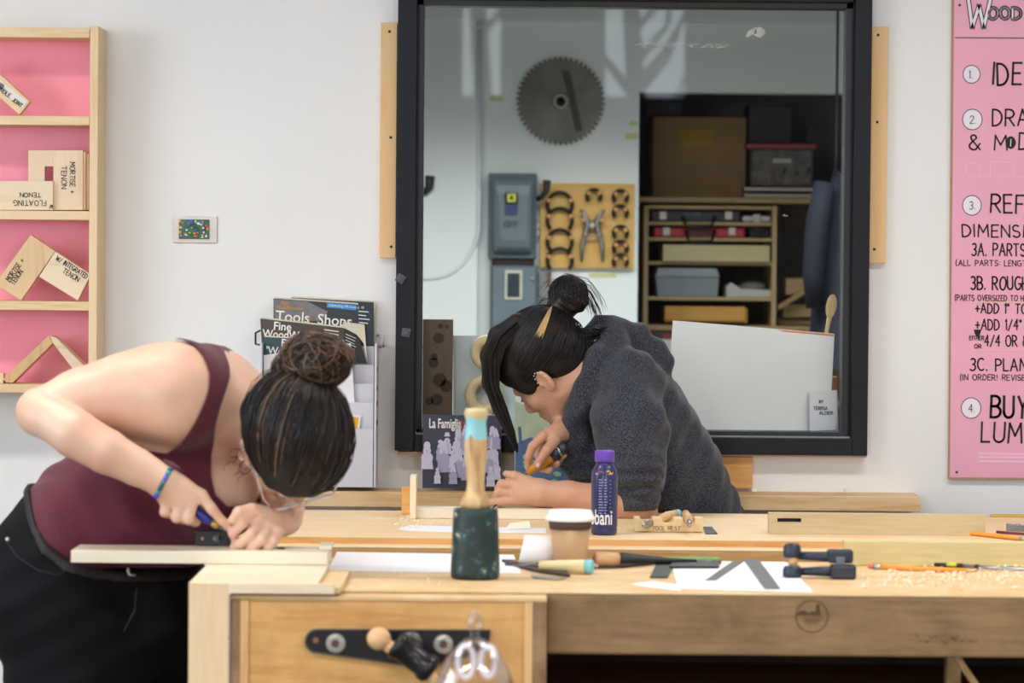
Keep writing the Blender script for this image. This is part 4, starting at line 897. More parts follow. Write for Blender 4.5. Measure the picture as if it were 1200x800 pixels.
# coffee cup
yC = G(668, 667, ZT).y + .028; cq = Vector((P(668, 640, yC).x, yC, ZT + .0005))
cu = thing('coffee_cup', cq, 'takeaway paper coffee cup with white lid and brown sleeve', 'cup')
MB().lathe(cq, (0, 0, 1), [(.029, .0), (.0305, .002), (.0385, .088)], 36).build('paper_cup', plain('kraft_cup', '#c09a72', .7, var=.04), cu)
MB().lathe(cq, (0, 0, 1), [(.0383, .073), (.0391, .073), (.0404, .090), (.0396, .0905)], 36).build('sleeve_band', plain('dark_brown_band', '#584338', .7, var=.04), cu, label='dark brown band')
MB().lathe(cq, (0, 0, 1), [(.040, .088), (.0462, .0885), (.0468, .093), (.0452, .096), (.0430, .097), (.0412, .104), (.0395, .107), (.034, .1065), (.033, .1045), (.0001, .1045)], 40).build('lid', plain('white_lid', '#f4f4f4', .35, var=.0), cu)
# paper roll in front of the cup
RW = plain('white_card_roll', '#f3f1ee', .6, var=.01)
yR = G(640, 664, ZT).y + .02
pts = []; ra = P(611, 643, yR); rb = P(668, 640.5, yR); mb = MB(); N_ = 22; vs = []
for (c_, r_) in ((ra, .0285), (rb, .0265)):
    for rr in (r_, r_ - .0018):
        for k in range(N_): a = R(-60 + 300 * k / (N_ - 1)); vs.append(Vector((c_.x + (.006 * math.sin(a)), c_.y - rr * math.cos(a + math.pi) * -1 * .8, ZT + .0292 + rr * math.sin(a))))
fs = []
for k in range(N_ - 1):
    fs += [(k, k + 1, 2 * N_ + k + 1, 2 * N_ + k), (N_ + k, 3 * N_ + k, 3 * N_ + k + 1, N_ + k + 1), (k, N_ + k, N_ + k + 1, k + 1), (2 * N_ + k, 2 * N_ + k + 1, 3 * N_ + k + 1, 3 * N_ + k)]
mb.add(vs, fs, True); tag(mb.build('card_roll', RW), 'white curled card roll lying in front of the coffee cup', 'paper roll')
# knives and gouges lying between mallet and cup
STL = plain('tool_steel', '#6d6e72', .3, .8, var=.2); DKM = plain('dark_leather', '#3b332e', .6, var=.3)
t = thing('tool_roll', G(625, 668, ZT), 'flat dark leather tool roll lying right of the green mallet', 'tool roll')
flat('sheet', DKM, [(588, 658), (640, 659), (662, 668), (668, 676), (632, 671), (604, 664)], ZT + .001, .005, t, .001)
flat('flap', plain('tan_leather', '#a88860', .6), [(600, 657), (636, 658), (650, 663), (618, 662)], ZT + .0062, .002, t, .0005)
def gouge(name, lab, a, b_, mats, radii, split, extra=None):
    t = thing(name, (a + b_) / 2 - Vector((0, 0, radii[0])), lab, 'tool'); d = b_ - a
    c_ = a + d * split; k = len(radii)
    MB().tube([a + (c_ - a) * i / (k - 1) for i in range(k)], radii, 16).build('handle', mats[0], t)
    MB().tube([c_, c_ + (b_ - c_) * .15, b_], [.0055, .004, .003], 10, flat=.6).build('blade', mats[1], t)
    if extra: extra(t)
    return t
CRM = wood('cream_handle', '#ead9a8', '#d6bd82', 'X', 10, contrast=.6); TQ = plain('turquoise_paint', '#7fc5cc', .5, var=.04)
a = P(693.5, 666, G(690, 673, ZT).y + .0) ; a.z = ZT + .0145; b_ = Vector((P(592, 656, yR + .02).x, a.y + .05, ZT + .013))
def cap(t):
    d = (b_ - a).normalized(); MB().lathe(a - d * .001, d, [(.010, -.001), (.0128, 0), (.0130, .013)], 20).build('painted_end', TQ, t)
gouge('palm_gouge', 'gouge with cream wooden handle and turquoise dipped end in front of the cup', a, b_, (CRM, STL), [.0115, .0125, .0115, .0105, .009, .0075], .60, cap)
t = thing('loose_steel_blade', G(645, 677, ZT), 'small bare steel blade lying in front of the dark tool roll', 'blade')  # bare steel blade by the tool roll
flat('blade', plain('bright_steel', '#a9abae', .3, .8), [(622, 674.2), (640, 675), (664, 677.5), (655, 680), (624, 677)], ZT + .001, .002, t, .0005)
t = thing('red_marker', G(683, 658, ZT + .01), 'small red handled tool behind the turquoise tipped gouge', 'tool')
ra = G(666, 654, ZT + .008); rb = G(693, 661, ZT + .008)
MB().tube([ra, rb], .0055, 12).build('handle', plain('red_plastic', '#cf3a35', .4), t); MB().tube([rb, rb + (rb - ra) * .25], [.005, .003], 10).build('tip', NUT, t)
# chisel with brown end and black handle
t = thing('carving_chisel', G(750, 660, ZT + .012), 'chisel with light brown ball end and long black tapering shank', 'chisel')
ca = P(696, 659, G(700, 664, ZT).y + .01); ca.z = ZT + .0145; cb = P(845, 657, ca.y + .06); cb.z = ZT + .004
d = cb - ca
MB().tube([ca, ca + d * .03, ca + d * .12, ca + d * .2], [.0105, .0130, .0125, .0115], 18).build('wood_end', HW, t)
MB().lathe(ca - d.normalized() * .0005, d.normalized() * -1, [(.0028, 0), (.0028, .0006)], 10).build('centre_mark', INK, t)
MB().tube([ca + d * .195, ca + d * .21, ca + d * .33, ca + d * .45, ca + d * .6, ca + d * .8], [.0125, .0135, .011, .0085, .0055, .004], 18).build('black_handle', DK, t)
MB().tube([ca + d * .79, cb], [.004, .003], 10, flat=.7).build('blade', STL, t)
t = MB().tube([G(690, 665, ZT + .004), G(730, 663, ZT + .004), G(760, 661, ZT + .004)], [.002, .0035, .002], 8).build('thin_black_blade', DK); tag(t, 'thin black blade lying under the chisel handle', 'blade')  # thin loose blade, drawn as a tapered black rod
# dark clamp at right
NV = plain('blue_black_plastic', '#232b3b', .4, var=.15)
t = thing('bar_clamp', G(960, 679, ZT), 'dark blue clamp lying on front bench beside the sketch sheet', 'clamp')
zc = ZT
def seg(nm, M_, x0, y0, x1, y1, r0, r1, z, flat_=1.0, n=14):
    p_ = G(x0, y0, z); q_ = G(x1, y1, z); MB().tube([p_, p_ * .5 + q_ * .5, q_], [r0, (r0 + r1) / 2, r1], n, flat=flat_).build(nm, M_, t)
q = G(933, 678, ZT); cl = Vector((q.x, q.y, 0))
MB().lathe((cl.x - .006, cl.y + .012, ZT + .002), (0, .15, 1), [(.0001, 0), (.016, .0), (.0175, .004), (.0175, .014), (.014, .020), (.0001, .0205)], 24).build('swivel_pad', NV, t)
MB().lathe((cl.x - .004, cl.y + .016, ZT + .022), (0, 0, 1), [(.008, 0), (.008, .018)], 16).build('wood_spacer', HW, t)
MB().lathe((cl.x - .006, cl.y + .018, ZT + .036), (.0, .2, 1), [(.0001, 0), (.0135, .0), (.0165, .004), (.016, .020), (.012, .026), (.0001, .027)], 24).build('swivel_pad', NV, t)
MB().tube([(cl.x, cl.y + .014, ZT + .012), (cl.x + .045, cl.y + .012, ZT + .013), (cl.x + .105, cl.y + .008, ZT + .013)], [.0065, .009, .011], 12).build('lower_jaw', NV, t)
MB().box((cl.x + .062, cl.y - .012, ZT + .001), (cl.x + .108, cl.y + .022, ZT + .026)).build('lower_block', NV, t, .004)
MB().tube([(cl.x, cl.y + .02, ZT + .040), (cl.x + .055, cl.y + .02, ZT + .038), (cl.x + .10, cl.y + .02, ZT + .040)], [.0065, .0085, .010], 12).build('upper_jaw', NV, t)
MB().box((cl.x + .058, cl.y + .006, ZT + .028), (cl.x + .104, cl.y + .036, ZT + .052)).build('upper_block', NV, t, .004)
MB().box((cl.x + .072, cl.y + .002, ZT + .02), (cl.x + .088, cl.y + .012, ZT + .04)).build('metal_bar', plain('dull_bar', '#70747c', .4, .6), t, .001)
# board standing on edge at back of the front bench
yb0 = G(1090, 663.5, ZT).y; yb1 = yb0 + .03
bxl = P(989, 650, yb0).x
GBD = wood('greenish_poplar', '#d6c794', '#bda972', 'X', 10, contrast=.6)
tag(MB().box((bxl, yb0, ZT + .0005), (bxl + .62, yb1, ZT + .0475)).build('poplar_board', GBD, None, .0015), 'long greenish pale board on edge at back of front bench, right', 'board')
# pencil, marking knife
ORG_ = plain('orange_pencil_paint', '#f39a2e', .35, var=.03)
def pencil(lab, a, b_, r=.0036, er=True):
    a = Vector(a); b_ = Vector(b_); d = (b_ - a); t = thing('pencil', (a + b_) / 2 - Vector((0, 0, r)), lab, 'pencil')
    e1 = a + d.normalized() * .010; e2 = a + d.normalized() * .024; p1 = b_ - d.normalized() * .02
    MB().tube([a, e1], r * .95, 12).build('eraser', plain('pink_eraser', '#d8616a', .6), t); MB().tube([e1, e2], r * 1.03, 12).build('ferrule', NUT, t)
    MB().tube([e2, p1], r, 6).build('barrel', ORG_, t); MB().tube([p1, b_ - d.normalized() * .004], [r, r * .3], 8).build('sharpened_wood', HW, t); MB().tube([b_ - d.normalized() * .004, b_], [r * .3, .0002], 6).build('lead', INK, t)
pa = G(1018, 663.5, ZT + .005); pb_ = G(1145, 669, ZT + .005); pencil('orange pencil with pink eraser lying among shavings on front bench', pa, pb_, .0046)
t = thing('marking_knife', G(1150, 666, ZT), 'black and yellow marking knife lying behind the orange pencil', 'knife')
ka = G(1095, 661.5, ZT + .006); kb = G(1128, 663, ZT + .006); kc = G(1230, 669, ZT + .005)
MB().tube([ka, kb], [.004, .005], 10).build('handle', DK, t); MB().tube([ka + (kb - ka) * .45 + Vector((0, 0, .001)), ka + (kb - ka) * .8 + Vector((0, 0, .001))], .0048, 10).build('yellow_grip', plain('acid_yellow', '#c9cf3a', .5), t)
MB().tube([kb, kc], [.004, .0025], 8).build('steel_rod', plain('bright_steel', '', .3), t); MB().ell(kb + (kc - kb) * .17, (.007, .006, .005)).build('collar', DK, t)
tag(flat('dog_hole_plug', HW, [(1112, 687), (1127, 687), (1129, 693.5), (1112, 693.5)], ZT - .001, .0025), 'small brown square plug let into the bench top near front edge', 'plug')
# shavings: nobody could count them
SHV = plain('wood_shaving', '#f0e4cb', .7, var=.08)
def shavings(name, lab, regions, n, smin, smax):
    mb = MB(); rnd = random.Random(hash(lab) % 1000 if False else len(lab))
    for k in range(n):
        x0, y0, x1, y1 = regions[k % len(regions)]
        c_ = G(rnd.uniform(x0, x1), rnd.uniform(y0, y1), ZT); c_.z += .0012
        r = rnd.uniform(smin, smax); a = rnd.uniform(0, 6.28); e = Vector((math.cos(a), math.sin(a), 0)); f_ = Vector((-e.y, e.x, 0)); h = rnd.uniform(.0008, .004)
        v = [c_ - e * r - f_ * r * .5, c_ + e * r - f_ * r * .4 + Vector((0, 0, h)), c_ + e * r * .8 + f_ * r * .5 + Vector((0, 0, h * .4)), c_ - e * r * .9 + f_ * r * .4 + Vector((0, 0, h))]
        mb.add(v + [p + Vector((0, 0, .0006)) for p in v], [(3, 2, 1, 0), (4, 5, 6, 7), (0, 1, 5, 4), (1, 2, 6, 5), (2, 3, 7, 6), (3, 0, 4, 7)])
    o = mb.build(name, SHV); tag(o, lab, 'shavings', None, 'stuff'); return o
shavings('wood_shavings', 'scatter of pale shavings around the pencil on front bench', [(1010, 664, 1200, 690), (1090, 662, 1200, 676), (1040, 668, 1195, 686)], 420, .001, .0052)
shavings('wood_dust', 'fine pale chips on the front bench beside the plywood jig', [(395, 668, 540, 692), (280, 660, 372, 682)], 60, .0008, .002)
shavings('wood_chips', 'pale chips on the far bench left of the green mallet handle', [(455, 610, 530, 620), (470, 606, 520, 614)], 90, .0012, .004)
# ================================================================= THINGS ON THE FAR BENCH
FBD = wood('grey_ash_board', '#cdbb95', '#b5a078', 'X', 12, contrast=.7)
y0 = G(1030, 626.5, ZT).y; bl_ = P(901, 614, y0); br_ = P(1155, 614, y0); zt_ = P(1030, 602, y0).z; y1_ = y0 + .028
t = thing('slotted_board', ((bl_.x + br_.x) / 2, y0 + .01, ZT), 'grey pale board on edge with a dark slot on far bench', 'board')
sl0, sl1 = P(911, 609, y0), P(939, 609, y0); zz0 = P(925, 611.5, y0).z; zz1 = P(925, 607, y0).z
for lo, hi in [((bl_.x, zz1), (br_.x, zt_)), ((bl_.x, ZT + .0005), (br_.x, zz0)), ((bl_.x, zz0), (sl0.x, zz1)), ((sl1.x, zz0), (br_.x, zz1))]:
    pass
mb = MB(); X = [bl_.x, sl0.x, sl1.x, br_.x]; Z = [ZT + .0005, zz0, zz1, zt_]
vs = [(x, yy_, z) for yy_ in (y0, y1_) for z in Z for x in X]; fs = []
for j in range(3):
    for i in range(3):
        if (i, j) == (1, 1): continue
        a = j * 4 + i; fs += [(a, a + 1, a + 5, a + 4), (16 + a, 16 + a + 4, 16 + a + 5, 16 + a + 1)]
for i in range(3): fs += [(i, 16 + i, 17 + i, i + 1), (12 + i, 13 + i, 29 + i, 28 + i)]
for j in range(3): fs += [(j * 4, j * 4 + 4, 20 + j * 4, 16 + j * 4), (j * 4 + 3, 19 + j * 4, 23 + j * 4, j * 4 + 7)]
fs += [(5, 6, 22, 21), (9, 25, 26, 10), (5, 21, 25, 9), (6, 10, 26, 22)]
mb.add(vs, fs); mb.build('board', FBD, t)
MB().box((sl0.x - .005, y1_ - .004, zz0 - .002), (sl1.x + .005, y1_ - .002, zz1 + .002)).build('slot_back', DK, t)
# tool rest
y0 = G(784, 623.5, ZT).y; zt_ = lambda py: P(784, py, y0).z
t = thing('tool_rest', P(784, 623, y0), 'small scalloped wooden block lettered TOOL REST holding gouges', 'tool rest')
prof = [(743.5, 623), (743.5, 607)]
for cx in (757.5, 782.5, 807.5):
    prof += [(cx - 8, 607)] + [(cx - 7 * math.cos(math.pi * k / 8), 607.5 + 7 * math.sin(math.pi * k / 8)) for k in range(9)] + [(cx + 8, 607)]
prof += [(823.5, 607), (823.5, 623)]
cx0 = 743.5
RST = wood('rest_maple', '#ecd3a3', '#dcbd86', 'X', 8, contrast=.5)
poly('block', RST, [(x, y + (x - 784) * .0087 - .2) for x, y in prof], y0, .05, t, .0006)
mbx = MB(); write(mbx, 'TOOL REST', P(764, 621, y0 - .0005), XR, ZU, 4.6 / S_(y0), .6 / S_(y0), 33 / S_(y0), jitter=.06); mbx.build('lettering', plain('pencil_grey', '', .8), t)
a = Vector((P(760, 611, y0).x - .01, y0 - .045, ZT + .017)); b_ = a + Vector((.06, .14, .008))
g_ = thing('gouge', (a + b_) / 2, 'wide silver gouge lying in the left notch of tool rest', 'tool')
MB().tube([a + Vector((-.005, 0, 0)), a + Vector((.005, .02, .001)), a + Vector((.02, .05, .003))], [.002, .010, .006], 12, flat=.45).build('blade', plain('bright_steel', '', .3), g_)
MB().tube([a + Vector((.02, .05, .003)), b_ + Vector((-.005, 0, 0)), b_ + Vector((.012, .02, .002))], [.007, .012, .011], 14).build('handle', HW, g_)
MB().tube([b_ + Vector((.012, .02, .002)), b_ + Vector((.02, .028, .003))], [.012, .0115], 14).build('painted_end', TQ, g_)
q = P(808, 611, y0 - .03)
g_ = thing('gouge', q, 'round tool seen end on in the right notch of tool rest', 'tool')
MB().tube([q + Vector((0, .012, .0)), q + Vector((.0, .07, .002)), q + Vector((.0, .15, .004))], [.009, .0105, .009], 16).build('handle', HW, g_)
MB().tube([q + Vector((0, .012, -.001)), q + Vector((-.001, -.01, -.004)), q + Vector((-.002, -.03, -.007))], [.006, .005, .004], 12).build('blade', plain('bright_steel', '', .3), g_)
tag(flat('black_strip', plain('black_strip', '#202125', .5), [(824, 617.5), (834, 617.5), (841, 625.5), (827, 625.5)], ZT + .0008, .0015), 'short black strip lying right of the tool rest', 'strip')
# yoghurt drink bottle
yB_ = G(708, 627.5, ZT).y + .027; bq = Vector((P(708, 600, yB_).x, yB_, ZT + .0005)); sB = S_(yB_)
bt = thing('drink_bottle', bq, 'purple drink bottle with violet cap standing on far bench', 'bottle')
PUR = plain('bottle_purple', '#2c2f62', .3, var=.05, coat=.3)
rb = .0278
MB().lathe(bq, (0, 0, 1), [(.023, 0), (.0268, .003), (rb, .010), (.0268, .0135), (rb, .018), (rb, .120), (.0265, .132), (.021, .143), (.0178, .149), (.0178, .152), (.0001, .152)], 40).build('body', PUR, bt)
MB().lathe(bq, (0, 0, 1), [(.019, .1515), (.0205, .152), (.0208, .156), (.0208, .172), (.0196, .1755), (.0001, .176)], 36).build('cap', plain('violet_cap', '#6a45b5', .4), bt)
def oncyl(mb, pts, r, dr=.0005):     # pts: (pixels from the bottle axis, height in m)
    n_ = len(pts); vs = [(bq.x + (r + dr) * math.sin(u / r), bq.y - (r + dr) * math.cos(u / r), bq.z + h) for u, h in pts]
    mb.add(vs, [tuple(range(n_))])
LIL = plain('label_lilac', '#9fa6cf', .5)
mb = MB()
for k in range(13):
    for u0, u1 in ((-.013, -.002), (-.001, .006)):
        w_ = random.uniform(.6, 1); oncyl(mb, [(u0, .117 - k * .0058), (u0 + (u1 - u0) * w_, .117 - k * .0058), (u0 + (u1 - u0) * w_, .1148 - k * .0058), (u0, .1148 - k * .0058)], rb)
for k in range(9): oncyl(mb, [(.010, .115 - k * .008), (.0135, .115 - k * .008), (.0135, .1135 - k * .008), (.010, .1135 - k * .008)], rb)
mb.build('small_print', LIL, bt, kind='stuff', label='rows of tiny lilac print')
mb = MB()
for (u, h, r, ) in ((-.0085, .1285, .0065), (-.0235, .110, .0055), (-.0245, .095, .006)): oncyl(mb, [(u + r * math.cos(k * .7), h + r * math.sin(k * .7)) for k in range(9)], .0262)
mb.build('red_fruit', plain('fruit_red', '#d5433f', .4), bt, kind='stuff', label='printed red fruit')
mb = MB()
for (u, h, r) in ((.0125, .127, .0085), (.0065, .134, .004), (-.0185, .126, .006), (-.0225, .118, .0055), (.0185, .122, .006)): oncyl(mb, [(u + r * (1 if k % 2 else .4) * math.cos(k * .628), h + r * (1 if k % 2 else .4) * math.sin(k * .628)) for k in range(10)], .0262, .0009)
mb.build('yellow_flower', plain('flower_yellow', '#e6c53f', .4), bt, kind='stuff', label='printed yellow flowers')
# bold lettering wrapped round the bottle
c = bpy.data.curves.new('tmp', 'FONT'); c.body = 'Chobani'; c.size = .043; c.offset = .0007; c.resolution_u = 6
tt = bpy.data.objects.new('tmp', c); COL.objects.link(tt); bpy.context.view_layer.update()
me = bpy.data.meshes.new_from_object(tt.evaluated_get(bpy.context.evaluated_depsgraph_get())); bpy.data.objects.remove(tt)
bm = bmesh.new(); bm.from_mesh(me); bmesh.ops.triangulate(bm, faces=bm.faces[:])
bmesh.ops.subdivide_edges(bm, edges=[e for e in bm.edges if e.calc_length() > .004], cuts=2)
wtot = max(v.co.x for v in bm.verts)
mb = MB(); vs = [(bq.x + (rb + .0005) * math.sin((v.co.x * .56 - wtot * .56 + .0165) / rb), bq.y - (rb + .0005) * math.cos((v.co.x * .56 - wtot * .56 + .0165) / rb), bq.z + .023 + v.co.y) for v in bm.verts]
bm.verts.index_update(); mb.add(vs, [tuple(v.index for v in f_.verts) for f_ in bm.faces]); bm.free(); mb.build('lettering', plain('white_print', '#f4f4f8', .4), bt, label='white lettering')
# work piece and scraps on far bench
y0 = G(560, 608, ZT).y
tag(MB().box((P(487, 600, y0).x, y0, ZT + .0005), (P(652, 600, y0).x, y0 + .07, ZT + .0225)).build('carving_board', PINEX, None, .001), 'pale board under the hands of person in grey hoodie', 'board')
tag(MB().box((P(480.5, 600, y0).x, y0 - .012, ZT + .0005), (P(487.5, 600, y0).x, y0 + .06, P(484, 557.5, y0).z)).build('upright_stick', wood('white_stick', '#f0e2c6', '#e2cfa9', 'Z', 8, contrast=.5), None, .0008), 'short white wooden upright standing at left end of carving board', 'stick')
y2 = y0 + .11
tag(MB().box((P(470.5, 600, y2).x, y2, ZT + .0005), (P(480.5, 600, y2).x, y2 + .02, P(475, 571, y2).z)).build('orange_post', ORW, None, .001), 'small orange brown post just left of the white upright', 'post')
t = thing('paper_offcuts', G(580, 616, ZT), 'thin white curled paper offcuts on far bench behind the coffee cup', 'paper')
flat('strip', PAPER, [(466, 620), (480, 615.5), (560, 617.5), (640, 619), (640, 624.5), (540, 624), (478, 622)], ZT + .0004, .0008, t)
MB().prism([G(592, 620, ZT + .002), G(622, 619, ZT + .002), G(620, 611, ZT + .014), G(598, 613, ZT + .012)], (0, .002, .001)).build('curled_flap', plain('cream_paper', '#efe8d6', .7), t)
# right end: ruler, small square, pencil
tag(flat('folding_ruler', plain('ruler_yellow', '#d5b23a', .5), [(1160, 603.6), (1330, 604.4), (1330, 606), (1160, 605)], ZT + .0008, .003), 'thin yellow ruler on far bench at right edge', 'ruler')
t = thing('engineer_square', G(1210, 622, ZT), 'grey steel square with purple screws at right edge of far bench', 'square')
y0 = G(1200, 626, ZT).y
poly('stock', PL, [(1180, 613.5), (1240, 620), (1240, 625.5), (1180, 622)], y0, .012, t, .0005)
for x in (1193, 1203): MB().ell(P(x, 615.5, y0 + .004), (.007, .005, .004)).build('screw_head', plain('violet_metal', '#8b8bb8', .35, .6), t)
MB().tube([G(1168, 623, ZT + .004), G(1230, 627.5, ZT + .004)], .003, 8).build('scriber', plain('maroon_rod', '#7b3a4a', .4), t)
pencil('orange pencil running off the right edge of far bench', G(1206, 632, ZT + .005), G(1060, 616, ZT + .005), .0046)
# ================================================================= MAGAZINE RACK ON THE WALL
RCK = plain('pale_grey_plastic', '#d3d3dc', .45, var=.02)
mr = thing('magazine_rack', P(370, 571, YW - .08), 'tiered pale grey wall rack full of magazines beside the black window', 'rack')
tiers = [(405, 7.575), (427, 7.555), (449, 7.535), (471, 7.515), (502, 7.495)]
for i, (y, Y) in enumerate(tiers):
    yb2 = 570.5 if i == 4 else tiers[i + 1][0] + 14
    pbox('pocket_front', RCK, (306, y, 438.5 - i * .3, yb2), Y - .003, Y, mr, .001)
for x in (304, 438.5): pbox('side_panel', RCK, (x, 402, x + 2.5, 571), 7.49, YW - .002, mr, .0006)
pbox('back_panel', RCK, (306, 395, 438, 571), YW - .006, YW - .001, mr, 0)
for y in (430, 452, 470, 493): pbox('slot', DK, (440.9, y, 441.9, y + 5), 7.50, 7.53, mr, 0)
MB().tube([P(443, 380 + 13, 7.6), P(449, 395, 7.57), P(449, 405, 7.57), P(441, 407, 7.6)], .004, 8).build('hook', plain('grey_clip', '#b5b5ba', .4), mr)
MB().tube([P(305, 387, 7.58), P(299.5, 390, 7.57), P(299.5, 403, 7.57), P(305, 404, 7.58)], .0025, 8).build('hook', DK, mr)
for x in (333, 413): MB().lathe(P(x, 563, 7.4925), (0, 1, 0), [(.004, 0), (.004, .001)], 12).build('screw', NUT, mr)
WT = plain('print_white', '#efeee8', .6, var=0); GOLD = plain('print_gold', '#c79a3a', .6, var=0); PG = plain('page_edges', '#d9d2bc', .8, var=.1)
def up_of(a): return Vector((-math.sin(R(a)), 0, math.cos(R(a))))
def rt_of(a): return Vector((math.cos(R(a)), 0, math.sin(R(a))))
def mag(lab, pts, Y, th, cover, split=None, dark=None):
    t = thing('magazine', P(sum(p[0] for p in pts) / 4, max(p[1] for p in pts), Y), lab, 'magazine')
    poly('pages', PG, [(x + 1.5, y - 1.5) for x, y in pts], Y + .001, th, t); poly('cover', cover, pts, Y, .001, t)
    if split: poly('back_cover', dark, split, Y - .0006, .0006, t)
    return t
# hindmost issue, tools and shops issue, woodworking issues
t = mag('hindmost magazine with dark spine peeking out at top right of rack', [(341, 348.5), (438, 354), (438, 420), (341, 420)], 7.590, .010, plain('cover_navy', '#1f3038', .4))
t = mag('black magazine with large white title and bright blue corner banner', [(320.5, 349.5), (418, 356.5), (418, 420), (320.5, 420)], 7.574, .012, plain('cover_black', '#22242a', .35), [(418, 357), (437.5, 361), (437.5, 404), (418, 404)], plain('cover_navy2', '#182a33', .4))
poly('photo', plain('cover_grey_photo', '#77747a', .5, var=.2, scale=50), [(321.5, 350.5), (360, 353), (384, 365), (378, 376), (321.5, 374)], 7.5734, .0004, t, label='grey photograph of boards')
poly('banner', plain('banner_blue', '#2c8fd8', .5), [(383, 354.5), (417.5, 357.5), (417.5, 363.5), (383, 360)], 7.5732, .0004, t, label='bright blue banner')
s_ = S_(7.57); a_ = -3.5
fonttext('Celebrating 100 issues, p. 18', 'banner_text', WT, P(385, 358.7, 7.5726), rt_of(a_), up_of(a_), 4.2 / s_, t, sx=.85)
fonttext('Fine', 'small_title', GOLD, P(329, 356.5, 7.5728), rt_of(a_), up_of(a_), 6 / s_, t, bold=.0002)
fonttext('WoodWorking', 'small_title', GOLD, P(323.5, 361.5, 7.5728), rt_of(a_), up_of(a_), 5.6 / s_, t, sx=.9, bold=.0002)
fonttext('Tools', 'title', WT, P(322.5, 375.5, 7.5722), rt_of(a_), up_of(a_), 17.5 / s_, t, sx=1.0, bold=.0003)
fonttext('&', 'ampersand', plain('print_orange', '#b06a35', .6), P(363.5, 376, 7.5722), rt_of(a_), up_of(a_), 9 / s_, t)
fonttext('Shops', 'title', WT, P(371.5, 379.5, 7.5722), rt_of(a_), up_of(a_), 17.5 / s_, t, sx=.98, bold=.0003)
for k, (w1, w2) in enumerate(((420, 432), (420, 429), (420.5, 433), (420.5, 431))): poly('print_line', WT, [(w1, 364 + k * 4.4), (w2, 365 + k * 4.4), (w2, 366 + k * 4.4), (w1, 365 + k * 4.4)], 7.5730, .0003, t)
t = mag('brown magazine with white title in front of the blue bannered one', [(305, 373), (402, 384), (402, 440), (308, 426)], 7.552, .014, plain('cover_brown', '#43342c', .35, var=.15), [(402, 384), (421, 396), (430, 426), (403, 424)], plain('cover_black2', '#161718', .3))
poly('page_fan', PG, [(402, 377), (427, 380), (430.5, 426), (426, 402), (418, 392), (402, 383.6)], 7.556, .006, t)
s_ = S_(7.55)
fonttext('Fine', 'title', WT, P(320, 386, 7.5505), rt_of(a_), up_of(a_), 13.5 / s_, t, sx=.95, bold=.0004)
fonttext('WoodWorking', 'title', WT, P(307.5, 394.8, 7.5505), rt_of(a_), up_of(a_), 13.5 / s_, t, sx=.86, bold=.0004)
for k in range(3): poly('print_line', WT, [(380, 385.5 + k * 3.8), (397, 388 + k * 3.8), (397, 389 + k * 3.8), (380, 386.6 + k * 3.8)], 7.5505, .0003, t)
for k in range(6): poly('print_line', WT, [(405, 391 + k * 3.4), (417 - k % 3, 396 + k * 3.4), (417 - k % 3, 396.6 + k * 3.4), (405, 391.6 + k * 3.4)], 7.5503, .0003, t)
t = mag('teal magazine with white title in front of the brown one', [(309, 394.5), (402, 400), (402, 450), (309, 450)], 7.535, .006, plain('cover_teal', '#1f3f4a', .35, var=.1))
fonttext('Fine', 'title', WT, P(329, 405.5, 7.5337), rt_of(a_), up_of(a_), 12.5 / s_, t, sx=.95, bold=.0004)
fonttext("'WoodWorking", 'title', WT, P(311.5, 414.5, 7.5337), rt_of(a_), up_of(a_), 13 / s_, t, sx=.88, bold=.0004)
tag(poly('leaflet', plain('leaflet_white', '#e9e9ee', .5), [(309, 416), (411, 402), (416, 480), (309, 480)], 7.520, .004), 'plain white leaflet standing in rack before the teal magazine', 'leaflet')
t = thing('envelope', P(408, 510, 7.505), 'white bordered yellow orange card in the lower pocket of rack', 'card')
poly('card', plain('leaflet_white', '', .5), [(380, 482), (423, 487), (420, 510), (380, 510)], 7.505, .001, t); poly('yellow_print', plain('print_amber', '#eea81c', .5), [(380, 484), (420.5, 489), (418, 508), (380, 508)], 7.5046, .0004, t)
# ================================================================= POSTERS LEANING ON THE LEDGE
ZL = P(740, 573.5, 7.56).z
YPo = 7.535
fp = thing('figurine_poster', P(541, 571, YPo), 'dark slate leaflet printed with a crowd of pale lilac figurines', 'poster')
poly('sheet', plain('poster_slate', '#3b3f52', .5, var=.05), [(495.5, 485.5), (587.5, 487), (587.5, 572.8), (495, 571.8)], YPo, .003, fp)
sp_ = S_(YPo)
t_ = fonttext('La Famiglia', 'title', WT, P(502.5, 501, YPo - .0006), XR, ZU, 15.5 / sp_, fp, sx=.56, bold=.0007)
fonttext('MARTINO', 'subtitle', plain('print_coral', '#d8566a', .6, var=0), P(537.2, 497, YPo - .0006), XR, ZU, 7 / sp_, fp, sx=.9)
fonttext('SFIDA', 'subtitle', plain('print_coral', '', .6), P(537.2, 502.5, YPo - .0006), XR, ZU, 7 / sp_, fp, sx=.9)
LA = plain('figurine_lilac', '#cfcbe2', .6, var=.05, scale=80); LB_ = plain('figurine_shade', '#a9a6c4', .6, var=.05)
def disc(mb, cx, cy, rx, ry, yy, n=16): mb.prism([P(cx + rx * math.cos(2 * math.pi * k / n), cy + ry * math.sin(2 * math.pi * k / n), yy) for k in range(n)], (0, .0003, 0))
figs = [(524, 512, .8, 'hat'), (516, 519, .8, 'round'), (537, 508, 1.0, 'tall'), (545, 503, 1.0, 'cone'), (500.5, 522, 1.1, 'egg'), (520, 522, 1.25, 'egg'), (532, 526, .9, 'bun'), (538, 532, 1.1, 'tall'), (549, 518, 1, 'bun'), (577, 503, .9, 'egg'), (578, 519, 1.0, 'tall'), (585.5, 506, .8, 'cone'), (583, 537, 1, 'tall'), (573, 531, .9, 'egg'), (512.5, 551, .62, 'bun'), (531, 547, .8, 'cone'), (575, 550, .8, 'bun'), (546, 540, .9, 'egg')]
